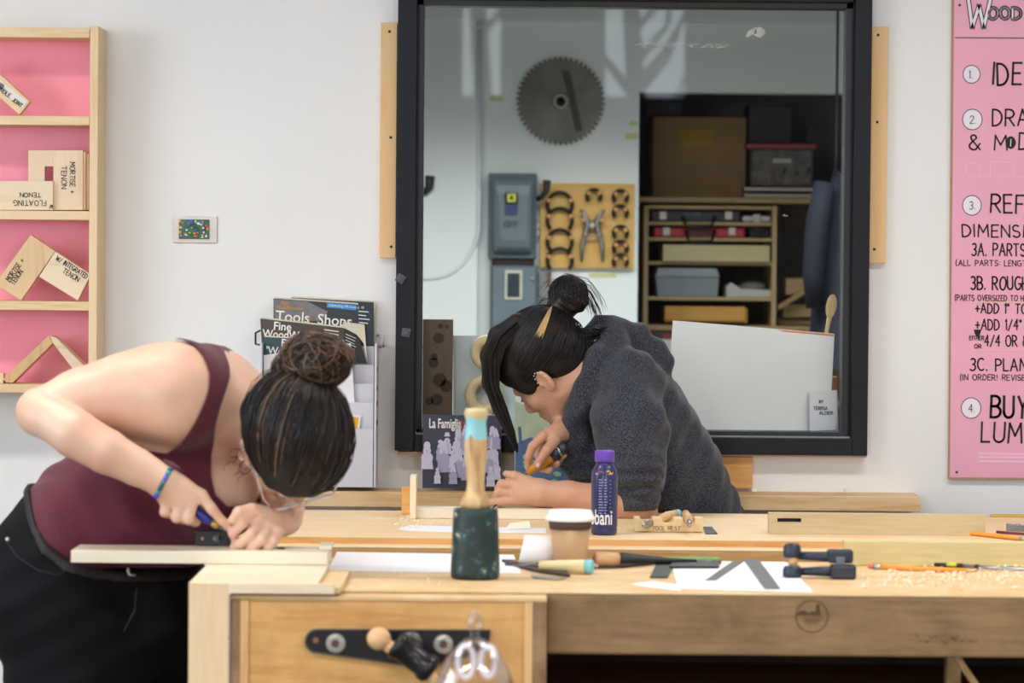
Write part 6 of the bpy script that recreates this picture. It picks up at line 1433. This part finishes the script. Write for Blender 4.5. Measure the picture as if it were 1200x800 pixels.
for a_, e_ in ((an1, 5.96), (an2, 6.17)):
    s_ = Vol((a_.x - .12, e_ - .08, -.005), (a_.x + .26, e_ + .08, .16), .005)
    s_.cone((a_.x - .01, e_, .07), .042, (a_.x - .02, e_, .04), .042, .02); s_.chain([(a_.x - .02, e_, .038), (a_.x + .08, e_, .036), (a_.x + .16, e_, .028)], [.040, .042, .032], .02)
    s_.F[:, :, :int(.006 / .005) + 1] = .1; s_.mesh('shoe', DK, per, 1)
# hair
def slerp(a, b, t):
    d = max(-1, min(1, a.dot(b))); th = math.acos(d)
    if th < 1e-4: return a.copy()
    return (a * math.sin((1 - t) * th) + b * math.sin(t * th)) / math.sin(th)
def strands(mb, paths, r, n=3):
    for p_ in paths:
        k = len(p_); mb.tube(p_, [r * (1 - .75 * (i / (k - 1)) ** 3) for i in range(k)], n, cap=False)
HAIRW = hairmat('dark_brown_hair', '#100b0a', '#241a16', .42); HAIRWL = hairmat('brown_and_highlight_hair', '#5a4232', '#8a6a50', .45)
hv = Vol(HW_.p(0, 0, 0) - Vector((.19, .19, .19)), HW_.p(0, 0, 0) + Vector((.19, .19, .22)), .003)
hc_ = (0, -.022, .042); hr_ = (.094, .116, .098)
hv.ell(HW_.p(*hc_), hr_, HW_.M(), .02); hv.ell(HW_.p(0, -.06, -.02), (.075, .06, .06), HW_.M(), .03)
hv.ell(HW_.p(0, .030, .05), (.080, .055, .055), HW_.M(), .03)
hv.ell(HW_.p(.0, .085, -.045), (.085, .055, .075), HW_.M(), .025, 'sub')      # face opening
hv.ell(HW_.p(.105, -.004, -.020), (.050, .036, .044), HW_.M(), .008, 'sub')
X, Yg, Z = hv.grids()
BN = P(369, 424, 5.80)
bn_ax = (BN - HW_.p(*hc_)).normalized()
hv.F = (hv.F + .0022 * np.sin(X * 130 + 2 * np.sin(Z * 40)) * np.sin(Yg * 60 + Z * 30)).astype(np.float32)
HBASE = hairmat('dark_hair_base', '#0a0706', '#120d0b', .7)
hw = hv.mesh('hair', HBASE, per, 2)
mb = MB(); ml_ = MB(); rnd = random.Random(5)
c_h = HW_.p(*hc_); ax_ = (HW_.R, HW_.F, HW_.U)
def on_ell(d, k): # direction (in head axes) -> surface point of the hair ellipsoid
    return c_h + HW_.R * d.x * hr_[0] * k + HW_.F * d.y * hr_[1] * k + HW_.U * d.z * hr_[2] * k
bdir = BN - c_h; bd = Vector((bdir.dot(HW_.R) / hr_[0], bdir.dot(HW_.F) / hr_[1], bdir.dot(HW_.U) / hr_[2])).normalized()
for i in range(2600):
    a_ = rnd.uniform(0, 2 * math.pi); e_ = rnd.uniform(.05, 1.0)
    st = Vector((math.cos(a_) * e_, 1.25 - e_ * 1.25 + rnd.uniform(-.2, .1), math.sin(a_) * e_ + .42)).normalized()
    if st.z < -.25: st.z = -.25; st.normalize()
    k0 = rnd.uniform(1.0, 1.035); w1 = rnd.uniform(-.22, .22); w2 = rnd.uniform(-.2, .2); pth = []; fly = rnd.uniform(.02, .09) if rnd.random() < .05 else 0; ph_ = rnd.uniform(0, 6)
    for s_ in range(9):
        t_ = s_ / 8; d_ = slerp(st, bd, t_ * .96) + Vector((w1, 0, w2)) * math.sin(math.pi * t_) * .6; d_.normalize()
        pth.append(on_ell(d_, k0 + (.025 + fly) * math.sin(math.pi * t_) + .012 * math.sin(t_ * 9 + ph_) + rnd.uniform(-.004, .004)))
    strands(ml_ if rnd.random() < .06 else mb, [pth], rnd.uniform(.0007, .0014))  # lighter strands: brown tone, with highlights put into the colour
for i in range(14):  # loose curls by the ear and the brow
    b0 = HW_.p(.085 + rnd.uniform(-.01, .012), rnd.uniform(-.02, .05), rnd.uniform(-.05, .02)); pth = []; ph = rnd.uniform(0, 6.28); rr = rnd.uniform(.004, .009); dr = (HW_.R * .5 + HW_.F * rnd.uniform(.2, .9) - HW_.U * rnd.uniform(.2, .8)).normalized() * rnd.uniform(.025, .05)
    for s_ in range(9): t_ = s_ / 8; pth.append(b0 + dr * t_ + Vector((math.cos(ph + t_ * 8), 0, math.sin(ph + t_ * 8))) * rr * t_)
    strands(mb, [pth], .0006)
mb.build('hair_strands', HAIRW, hw, kind='stuff')
bv_ = Vol(BN - Vector((.1, .1, .1)), BN + Vector((.1, .1, .1)), .003)
bv_.ell(BN, (.056, .048, .044), None, .01); bv_.ell(BN + Vector((.022, -.005, .022)), (.030, .03, .026), None, .02); bv_.ell(BN + Vector((-.026, -.005, -.01)), (.034, .034, .028), None, .02); bv_.cone(BN, .03, on_ell(bd, .85), .03, .02)
X, Yg, Z = bv_.grids(); bv_.F = (bv_.F + .0035 * np.sin(X * 120 + Z * 60) * np.sin(Z * 110 - Yg * 90)).astype(np.float32)
bun = bv_.mesh('bun', HAIRW, per, 2)
mb = MB()
for i in range(700):
    d0 = Vector((rnd.gauss(0, 1), rnd.gauss(0, .7) - .3, rnd.gauss(0, 1))).normalized(); ax2 = Vector((rnd.gauss(0, .5), -1 + rnd.gauss(0, .5), rnd.gauss(0, .5))).normalized()
    pth = []; k0 = rnd.uniform(.98, 1.16)
    for s_ in range(10):
        q_ = Matrix.Rotation(s_ * rnd.uniform(.2, .3), 3, ax2) @ d0
        pth.append((BN, BN, P(389, 419, 5.79), P(345, 431, 5.80))[i % 4] + Vector((q_.x * .060, q_.y * .052, q_.z * .049)) * (k0 + .02 * s_ * (k0 - .98)) * (1, 1, .62, .62)[i % 4])
    strands(ml_ if rnd.random() < .5 else mb, [pth], rnd.uniform(.0007, .0013))
mb.build('bun_strands', HAIRW, bun, kind='stuff'); ml_.build('light_strands', HAIRWL, hw, kind='stuff', label='lighter brown strands with painted highlights')
# clear framed glasses
gf, n, l, b = newmat('clear_frame'); b.inputs['Base Color'].default_value = (.95, .9, .88, 1); b.inputs['Roughness'].default_value = .12; b.inputs['Transmission Weight'].default_value = .55
ga = thing('eyeglasses', HW_.p(0, .11, 0), 'clear framed glasses worn by person in red top', 'glasses')
for q in (-1, 1):
    cc_ = HW_.p(q * .033, .108, -.002)
    MB().tube([cc_ + HW_.R * math.cos(a_) * .026 + HW_.U * math.sin(a_) * .021 for a_ in [2 * math.pi * k / 24 for k in range(25)]], .0024, 8, cap=False).build('rim', gf, ga)
    MB().lathe(cc_, HW_.F, [(.0245, 0), (.0245, .001)], 24).build('lens', gm_ if False else bpy.data.materials['window_glass'], ga)
    MB().tube([HW_.p(q * .060, .106, .004), HW_.p(q * .074, .085, .005), HW_.p(q * .083, .0, .012), HW_.p(q * .084, -.02, -.002)], .0018, 8).build('temple', gf, ga)
MB().tube([HW_.p(-.008, .110, .002), HW_.p(0, .113, .005), HW_.p(.008, .110, .002)], .002, 8).build('bridge', gf, ga)
# bead bracelet
br = thing('bead_bracelet', P(192, 560, 5.77), 'blue and turquoise bead bracelet on wrist of person in red top', 'bracelet')
wa = P(160, 547, 5.765); wb_ = P(192, 563.5, 5.769); wd = (wb_ - wa).normalized(); wc = wa + (wb_ - wa) * 1.0; e1 = Vector((0, -1, 0)); e1 = (e1 - wd * e1.dot(wd)).normalized(); e2 = wd.cross(e1)
bcol = ['#3a2fd0', '#2a3fae', '#9c93b8', '#3fa7bd', '#2f6f78', '#27595c', '#3a8a9a', '#5a55c0']
for k in range(20):
    a_ = 2 * math.pi * k / 20; r_b = .0325
    c_b = wc + (e1 * math.cos(a_) + e2 * math.sin(a_)) * r_b; tdir = (-e1 * math.sin(a_) + e2 * math.cos(a_))
    ci = bcol[(k + 4) % 8]; MB().tube([c_b - tdir * .0048, c_b - tdir * .003, c_b + tdir * .003, c_b + tdir * .0048], [.0034, .0048, .0048, .0034], 8).build('bead', plain('bead_' + ci[1:], ci, .25), br)
q = P(311.5, 604, 5.782); per_ring = MB().ell(q, (.0028, .0028, .0028)).build('ring_stone', NUT, per)
# knife in the right hand
kn = thing('carving_knife', P(240, 606, Y0 + .016), 'blue handled knife gripped by person in red top', 'knife')
k0_ = P(216, 588, Y0 + .022); k1_ = P(248, 612, Y0 + .016); k2_ = P(268, 624, Y0 + .012)
MB().tube([k0_, k0_ * .6 + k1_ * .4, k0_ * .2 + k1_ * .8, k1_], [.008, .010, .0105, .007], 14).build('handle', plain('blue_handle', '#2b2f8c', .35), kn)
MB().tube([k1_, k1_ * .6 + k2_ * .4], [.0065, .0045], 12).build('ferrule', plain('brass_yellow', '#b9a45a', .35, .5), kn); MB().tube([k1_ * .6 + k2_ * .4, k2_], [.003, .001], 8).build('blade', STL, kn)
bb = thing('black_block', P(249, 640, 5.83), 'small black block with a brass dot standing on the pale blank', 'block')
yq = 5.835; zb = zw0 + .0225
lo, hi = bx(229, 621.5, 270, 639, yq, yq + .02); MB().box((lo[0], yq, zb), hi).build('body', DK, bb, .002)
MB().lathe(P(237, 631, yq - .001), (0, 1, 0), [(.0028, 0), (.0028, .001)], 12).build('brass_dot', plain('brass', '#a8864f', .35, .8), bb)
mbx = MB(); write(mbx, '4B', P(249, 634, yq - .0012), XR, ZU, 7 / S_(yq), 1.2 / S_(yq), 10 / S_(yq)); mbx.build('lettering', plain('grey_print', '#8e9096', .6), bb)
t = MB().prism([P(324, 643, 5.80), P(332, 641.5, 5.80), P(339, 648.5, 5.76), P(330, 648, 5.76)], (0, 0, .0015)).build('loose_knife_blade', STL); tag(t, 'small loose knife blade lying on the blank beside the left hand', 'blade')  # loose steel knife blade on the blank
# ----------------------------------------------------------------- person in grey hoodie
pg = thing('person', (P(790, 640, 7.40).x, 7.40, 0), 'person with black hair in heather grey hoodie carving at the far bench', 'person')
HG_ = Head(P(645, 433, 7.27), (-math.cos(R(48)) * .90, .43, -math.sin(R(48)) * .90), (-math.sin(R(48)), 0, math.cos(R(48))), 1.0)
v = Vol((P(555, 500, 7.2).x, 6.95, .86), (P(800, 500, 7.2).x, 7.62, 1.28), .0028)
HG_.grow(v)
v.chain([HG_.p(0, -.035, -.05), P(715, 430, 7.32), P(735, 450, 7.34)], [.058, .062, .075], .03)
v.cone(HG_.p(0, .01, -.06), .04, P(705, 455, 7.31), .05, .03)
# left forearm and elbow
v.chain([P(748, 560, 7.09), P(748, 595, 7.10)], [.045, .041], .03)
v.ell(P(752, 601, 7.105), (.030, .03, .022), None, .02)
v.chain([P(745, 594, 7.09), P(705, 587, 7.075), P(665, 582, 7.065), P(634, 578, 7.06)], [.037, .0385, .0335, .029], .015)
YH = 7.055
for a_, b_ in ((612, 562), (604, 569), (601, 578), (604, 586)): v.cone(P(632, 577, 7.06), .026, P(a_, b_, YH), .0125, .012)
v.ell(P(615, 574, 7.06), (.034, .020, .027), None, .012)
finger(v, [P(612, 562, YH), P(603, 557, YH - .004), P(593, 555, YH + .004)], [.0125, .0100, .0078], .004)
finger(v, [P(604, 569, YH), P(588, 567, YH - .006), P(584, 573, YH + .006), P(589, 582, YH + .014)], [.0125, .0108, .0094, .0082], .003)
finger(v, [P(601, 578, YH), P(584, 577, YH - .008), P(580, 584, YH + .002), P(586, 590, YH + .012)], [.0120, .0104, .0090, .008], .003)
finger(v, [P(604, 586, YH), P(590, 588, YH - .012), P(571, 589, YH - .010)], [.0115, .0092, .0074], .003)
finger(v, [P(622, 566, YH + .02), P(607, 560, YH + .035), P(596, 563, YH + .045)], [.014, .011, .009], .004)
# right forearm and hand
YR_ = 7.20
v.chain([P(715, 505, 7.42), P(685, 500, 7.33), P(660, 505, 7.25)], [.042, .038, .029], .02)
for a_, b_, d_ in ((636, 511, -.012), (642, 507, .008), (650, 506, .026), (658, 510, .042)): v.cone(P(660, 506, 7.245), .022, P(a_, b_, YR_ + d_), .0118, .012)
v.ell(P(648, 513, 7.215), (.026, .026, .019), None, .012)
finger(v, [P(636, 511, YR_ - .012), P(624, 523, YR_ - .022), P(619, 536, YR_ - .018), P(619, 548, YR_ - .008)], [.0112, .0103, .0092, .0080], .003)
finger(v, [P(650, 517, YR_ - .01), P(641, 527, YR_ - .040), P(630, 544, YR_ - .036)], [.014, .0115, .0098], .004)
finger(v, [P(642, 507, YR_ + .008), P(630, 530, YR_ + .022), P(636, 549, YR_ + .006), P(644, 551, YR_ - .012)], [.0112, .0105, .0094, .0085], .003)
finger(v, [P(650, 506, YR_ + .026), P(640, 530, YR_ + .032), P(646, 545, YR_ + .010), P(653, 543, YR_ - .012)], [.0110, .0102, .0092, .0085], .003)
finger(v, [P(658, 510, YR_ + .042), P(652, 528, YR_ + .036), P(656, 538, YR_ + .010), P(661, 533, YR_ - .010)], [.0102, .0094, .0086, .0080], .003)
# torso inside the hoodie, so the figure is whole
v.ell(P(745, 470, 7.36), (.10, .16, .09), None, .05); v.cone(P(738, 470, 7.22), .06, P(748, 560, 7.09), .045, .03); v.cone(P(735, 470, 7.46), .06, P(715, 505, 7.42), .045, .03)
v.mesh('body', SKG, pg, 2)
# thumb nail and lip colour
q = P(630.5, 545, YR_ - .0455); MB().ell(q, (.0045, .0012, .006), rotm('Y', 25)).build('thumb_nail', plain('nail', '#e3b7a0', .3), pg)
LIP = plain('lip_colour', '#a8584c', .45)
MB().tube([HG_.p(x, .1015 - abs(x) * .35, -.0612) for x in (-.02, -.01, 0, .01, .02)], [.001, .0026, .003, .0026, .001], 8, flat=1.2).build('lips', LIP, pg)
for q in (-1, 1):
    MB().tube([HG_.p(q * (.016 + .008 * k), .0985 - .0035 * k - .0009 * k * k, .018 + .003 * math.sin(k * .9)) for k in range(5)], [.0012, .0022, .0022, .0018, .0006], 6).build('eyebrow', hairmat('brow', '#1b1413', '#241a18'), pg)
    MB().tube([HG_.p(q * (.019 + .006 * k), .0915 + .001 * math.sin(k) - .0012 * k, -.0015 - .0012 * math.sin(math.pi * k / 4)) for k in range(5)], .0009, 6).build('lashes', INK, pg)
# ear studs on the near (left) ear
for k in range(2, 9):
    a_ = R(-35 + 200 * k / 8); ye = -.010 - .0165 * math.cos(a_); q = HG_.p(-(.0885 + (-.010 - ye) * .42), ye, -.004 + .027 * math.sin(a_))
    MB().ell(q, (.0015,) * 3, None, 8, 6).build('ear_stud', plain('silver_stud', '#e9e5df', .3), pg)
# hoodie
w = Vol((P(640, 500, 7.2).x, 6.96, .50), (P(930, 500, 7.4).x, 7.66, 1.32), .0036)
w.ell(P(738, 455, 7.35), (.095, .190, .085), None, .05); w.ell(P(752, 500, 7.36), (.128, .190, .12), None, .05); w.ell(P(775, 555, 7.39), (.148, .18, .14), None, .05); w.ell(P(803, 615, 7.42), (.138, .17, .15), None, .05); w.ell(P(812, 690, 7.43), (.14, .17, .14), None, .05)
w.chain([P(735, 450, 7.23), P(738, 500, 7.14), P(744, 550, 7.095), P(744, 588, 7.085)], [.080, .083, .074, .050], .014)
w.chain([P(735, 455, 7.48), P(715, 485, 7.45), P(690, 505, 7.36)], [.075, .068, .048], .04)
# hood lying round the neck
w.chain([P(690, 388, 7.30), P(712, 383, 7.33), P(738, 398, 7.34), P(760, 425, 7.35)], [.018, .030, .045, .055], .015)
w.chain([P(716, 388, 7.31), P(705, 420, 7.225), P(688, 452, 7.205), P(676, 482, 7.22), P(672, 510, 7.25)], [.028, .031, .030, .028, .028], .010)
w.chain([P(716, 388, 7.38), P(715, 420, 7.43), P(695, 460, 7.40), P(678, 490, 7.34), P(672, 510, 7.28)], [.028, .032, .03, .028, .028], .03)
w.chain([P(672, 510, 7.26), P(682, 540, 7.25), P(705, 575, 7.27)], [.030, .040, .045], .04)
w.chain([P(725, 400, 7.30), P(730, 430, 7.22), P(722, 470, 7.165)], [.028, .028, .020], .010)
w.cone(HG_.p(0, -.01, -.04), .060, P(700, 452, 7.31), .058, .01, 'sub')
w.cone(P(716, 384, 7.17), .012, P(688, 470, 7.165), .010, .02, 'sub')
w.cone(P(742, 600, 7.085), .043, P(742, 620, 7.085), .043, .004, 'sub')
X, Yg, Z = w.grids()
zc_ = P(744, 565, 7.09).z
fold = .0055 * np.sin(Z * 190 + 1.5 * np.sin(X * 30 + Yg * 20)) * np.exp(-((Z - zc_ - .01) / .05) ** 2) * (X < P(775, 500, 7.1).x) * (Yg < 7.22)
drape = .0042 * np.sin(X * 46 + Z * 22 + 2.2 * np.sin(Z * 11) + Yg * 20) + .0028 * np.sin(X * 90 - Z * 70 + Yg * 40)
w.F = (w.F + fold + drape).astype(np.float32)
cuff = np.maximum(-(Z - P(744, 594, 7.085).z), -1); low = (X < P(772, 600, 7.1).x) & (Yg < 7.20)
w.F = np.where(low, np.maximum(w.F, -(Z - P(744, 596, 7.085).z)), w.F).astype(np.float32)
HEA = fabric('heather_grey_knit', '#0f1118', '#4a4e5a', 460, .95, .35)
hd_ = w.mesh('hoodie', HEA, pg, 2)
cf = MB()
cf.tube([P(744, y, 7.087) for y in (576, 580, 590, 597)], [.049, .0505, .0500, .0475], 30).build('cuff', fabric('ribbed_cuff', '#23252d', '#454a54', 500), pg)
# trousers, legs and shoes behind the bench
j = Vol((P(640, 600, 7.4).x, 7.22, 0), (P(960, 600, 7.4).x, 7.60, .80), .008)
for sx, yy_ in ((0, 7.33), (.03, 7.50)):
    hx = P(815, 600, 7.4).x + sx
    j.chain([(hx, yy_ + .02, .72), (hx - .03, yy_, .46), (hx + .02, yy_, .1)], [.10, .068, .05], .04); j.chain([(hx + .02, yy_, .05), (hx - .09, yy_, .035)], [.04, .032], .02)
j.mesh('trousers', DK, pg, 1)
# hair of the person in grey
HAIRB = hairmat('black_hair', '#0b0809', '#1b1514', .42); BLOND = hairmat('blond_streak', '#b08850', '#d9b882', .4)
hc2 = (0, -.016, .054); hr2 = (.090, .108, .092)
hv = Vol(HG_.p(0, 0, 0) - Vector((.20, .17, .17)), HG_.p(0, 0, 0) + Vector((.20, .17, .20)), .003)
hv.ell(HG_.p(*hc2), hr2, HG_.M(), .02); hv.ell(HG_.p(0, -.055, -.002), (.066, .048, .054), HG_.M(), .03); hv.ell(HG_.p(0, .034, .064), (.076, .055, .050), HG_.M(), .03)
hv.ell(HG_.p(0, .097, -.020), (.085, .060, .074), HG_.M(), .012, 'sub')
hv.ell(HG_.p(-.104, -.008, -.010), (.046, .031, .043), HG_.M(), .005, 'sub'); hv.ell(HG_.p(-.07, -.03, -.07), (.04, .04, .03), HG_.M(), .01, 'sub'); hv.ell(HG_.p(.095, -.006, -.030), (.03, .030, .046), HG_.M(), .006, 'sub')
hv.ell(HG_.p(-.060, .044, .014), (.010, .016, .022), HG_.rot('X', 20), .02)
hh = hv.mesh('hair', HBASE, pg, 2)
c_2 = HG_.p(*hc2)
def on2(d, k): return c_2 + HG_.R * d.x * hr2[0] * k + HG_.F * d.y * hr2[1] * k + HG_.U * d.z * hr2[2] * k
BG = P(666, 345, 7.275); bdir = BG - c_2; bd2 = Vector((bdir.dot(HG_.R) / hr2[0], bdir.dot(HG_.F) / hr2[1], bdir.dot(HG_.U) / hr2[2])).normalized()
mb = MB(); mbl = MB(); rnd = random.Random(8)
for i in range(2400):
    a_ = rnd.uniform(0, 2 * math.pi)
    st = Vector((math.cos(a_), .55 + .25 * rnd.random(), math.sin(a_) * .8 + .15)).normalized() if rnd.random() < .6 else Vector((rnd.choice((-1, 1)), rnd.uniform(-.6, .4), rnd.uniform(-.45, .2))).normalized()
    if st.z < -.4: continue
    if rnd.random() < .45:
        st = Vector((-rnd.uniform(.3, 1), rnd.uniform(-.9, .7), rnd.uniform(-.55, .9))).normalized()
    if st.x < -.45 and st.z < .12 and -.5 < st.y < .45: continue
    k0 = rnd.uniform(1.0, 1.022); w1 = rnd.uniform(-.05, .05); pth = []
    for s_ in range(10):
        t_ = s_ / 9; d_ = slerp(st, bd2, t_ * .97) + Vector((0, w1, w1)) * math.sin(math.pi * t_); d_.normalize(); pth.append(on2(d_, k0 + .012 * math.sin(math.pi * t_) + (max(0, -d_.z) * .25 if d_.y < -.35 else 0)))
    strands(mb, [pth], rnd.uniform(.0007, .0013))
for i in range(46):   # blond streak
    pth = []; o_ = rnd.uniform(-1, 1); t0_ = rnd.uniform(-.15, .45)
    for s_ in range(8):
        t_ = t0_ + (1 - t0_) * s_ / 7; x = 633 + 14 * t_ + o_ * 4.0 * max(0, 1 - t_) ** .6; y = 391 - 33 * t_ + o_ * 1.5 * (1 - t_); Yq = 7.05
        while Yq < 7.4:
            dd = P(x, y, Yq) - c_2
            if (dd.dot(HG_.R) / hr2[0]) ** 2 + (dd.dot(HG_.F) / hr2[1]) ** 2 + (dd.dot(HG_.U) / hr2[2]) ** 2 < 1.10: break
            Yq += .001
        pth.append(P(x, y, Yq))
    mbl.tube(pth, [.0004, .001, .0013, .0014, .0013, .0012, .001, .0006], 4, cap=False)
# long fringe falling in front of the face
frA = [(602, 380), (579, 392), (567, 415), (567, 450), (578, 480), (592, 506), (603, 527)]
frB = [(606, 376), (586, 394), (576, 418), (577, 447), (587, 477), (597, 503), (606, 530)]
frC = [(612, 392), (592, 407), (585, 430), (585, 454), (595, 481), (603, 506), (607, 524)]
for i in range(950):
    u = rnd.random(); dY = rnd.uniform(-.055, .035) ; pth = []; fall = 1.0
    for s_ in range(7):
        t_ = s_ / 6; a_, b_, c_ = frA[s_], frB[s_], frC[s_]
        if u < .6: uu = u / .6; x = a_[0] + (b_[0] - a_[0]) * uu; y = a_[1] + (b_[1] - a_[1]) * uu
        else: uu = (u - .6) / .4; x = b_[0] + (c_[0] - b_[0]) * uu; y = b_[1] + (c_[1] - b_[1]) * uu
        y = y if s_ < 3 else 400 + (y - 400) * (fall if s_ > 4 else 1)
        pth.append(P(x + rnd.uniform(-.7, .7), y, 7.235 + dY * (1 - .55 * t_) + (.0 if s_ else .01)))
    strands(mb, [pth], rnd.uniform(.0008, .0014))
fr = Vol(P(560, 540, 7.2) - Vector((.01, .1, 0)), P(640, 365, 7.2) + Vector((0, .16, 0)), .003)
for s_ in range(6):
    A_ = [P((frA[s_ + k][0] + frB[s_ + k][0]) / 2 + 2, (frA[s_ + k][1] + frB[s_ + k][1]) / 2, 7.225) for k in (0, 1)]; rr = [.022, .022, .020, .017, .013, .008, .003]
    fr.cone(A_[0], rr[s_], A_[1], rr[s_ + 1], .01)
fr.mesh('fringe', HBASE, hh, 1)
mb.build('hair_strands', HAIRB, hh, kind='stuff'); mbl.build('blond_streak', BLOND, hh, kind='stuff', label='blond streak behind the temple')
bv_ = Vol(BG - Vector((.1, .1, .1)), BG + Vector((.1, .1, .1)), .003)
bv_.ell(BG, (.036, .038, .036), None, .01); bv_.ell(BG + Vector((.016, 0, -.012)), (.030, .03, .028), None, .02); bv_.cone(BG, .03, on2(bd2, .95), .034, .02)
X, Yg, Z = bv_.grids(); bv_.F = (bv_.F + .0025 * np.sin(X * 150 + Z * 80) * np.sin(Z * 130 - Yg * 90)).astype(np.float32)
bun = bv_.mesh('bun', HAIRB, pg, 2)
mb = MB()
for i in range(520):
    d0 = Vector((rnd.gauss(0, 1), rnd.gauss(0, .7) - .3, rnd.gauss(0, 1))).normalized(); ax2 = Vector((rnd.gauss(0, .5), -1, rnd.gauss(0, .5))).normalized(); st_ = rnd.uniform(.2, .3); kk_ = rnd.uniform(.95, 1.12)
    mb.tube([BG + (Matrix.Rotation(s_ * st_, 3, ax2) @ d0) * .041 * kk_ for s_ in range(9)], .001, 3, cap=False)
for pts_, nn in (([(652, 352), (648, 332), (664, 323), (690, 330), (704, 350), (708, 362)], 12), ([(672, 340), (690, 340), (700, 358), (706, 378)], 16), ([(676, 348), (690, 352), (697, 366), (700, 380)], 14), ([(662, 360), (645, 350), (632, 352), (622, 362)], 6), ([(655, 365), (650, 330), (640, 335), (628, 352)], 5)):
    for i in range(nn):
        o_ = Vector((rnd.uniform(-.006, .006), rnd.uniform(-.02, .02), rnd.uniform(-.006, .006))); k_s = rnd.uniform(.6, 1.1)
        p0 = P(*pts_[0], 7.27); pp = [p0 + (P(x, y, 7.27) - p0) * k_s + o_ * (i2 + 1) / 2.5 for i2, (x, y) in enumerate(pts_)]
        mb.tube(pp, [.0007] * (len(pp) - 1) + [.0002], 3, cap=False)
for i in range(130):  # hair sweeping from the nape into the hood
    p0 = P(672 + rnd.uniform(-6, 10), 392 + rnd.uniform(-8, 18), 7.23 + rnd.uniform(-.02, .06)); mb.tube([p0, p0 + Vector((.025, 0, .002)), P(705 + rnd.uniform(-8, 8), 385 + rnd.uniform(-4, 10), 7.27)], .0009, 3, cap=False)
mb.build('bun_strands', HAIRB, bun, kind='stuff')
# forearm tattoo marks, carving gouge in the right hand
kg = thing('carving_gouge', P(640, 540, YR_), 'yellow handled carving tool with dark blue band held by person in grey hoodie', 'tool')
YK = YR_ - .012
a0_, a1_, a2_, a3_, a4_ = P(619, 553, YK + .01), P(624, 549, YK), P(646, 535, YK), P(655, 528, YK), P(664, 523, YK)
MB().tube([a0_, a1_, (a1_ + a2_) / 2, a2_], [.0075, .0105, .0135, .0135], 16).build('handle', plain('amber_handle', '#c98a1e', .35, var=.05), kg)
MB().tube([a2_, a3_], [.0140, .0150], 16).build('band', plain('navy_band', '#26324d', .4), kg); MB().tube([a3_, a4_], [.0150, .0145], 16).build('end_cap', plain('dark_end_cap', '#2f3438', .4), kg)
MB().tube([a3_ - (a3_ - a2_) * .1, a3_ + (a4_ - a3_) * .15], .0156, 16).build('steel_ring', NUT, kg)
MB().tube([a0_, P(611, 558, YK + .012), P(604, 562, YK + .014)], [.004, .0035, .002], 8).build('blade', STL, kg)
t = MB().tube([P(575, 597, 7.03), P(583, 590, 7.04)], [.0012, .002], 6).build('pencil_tip', INK); tag(t, 'black point of a marking tool under the little finger of the carver', 'marker')
# pocket seams on the jeans
SEAM = plain('grey_seam', '#1c1d24', .8)
MB().tube([P(9, 636, 5.84), P(20, 652, 5.835), P(45, 668, 5.83), P(68, 674, 5.835), P(80, 668, 5.845)], .0016, 6).build('pocket_seam', SEAM, jn)
MB().tube([P(160, 690, 5.86), P(158, 715, 5.86), P(145, 740, 5.855)], .0016, 6).build('fly_seam', SEAM, jn)
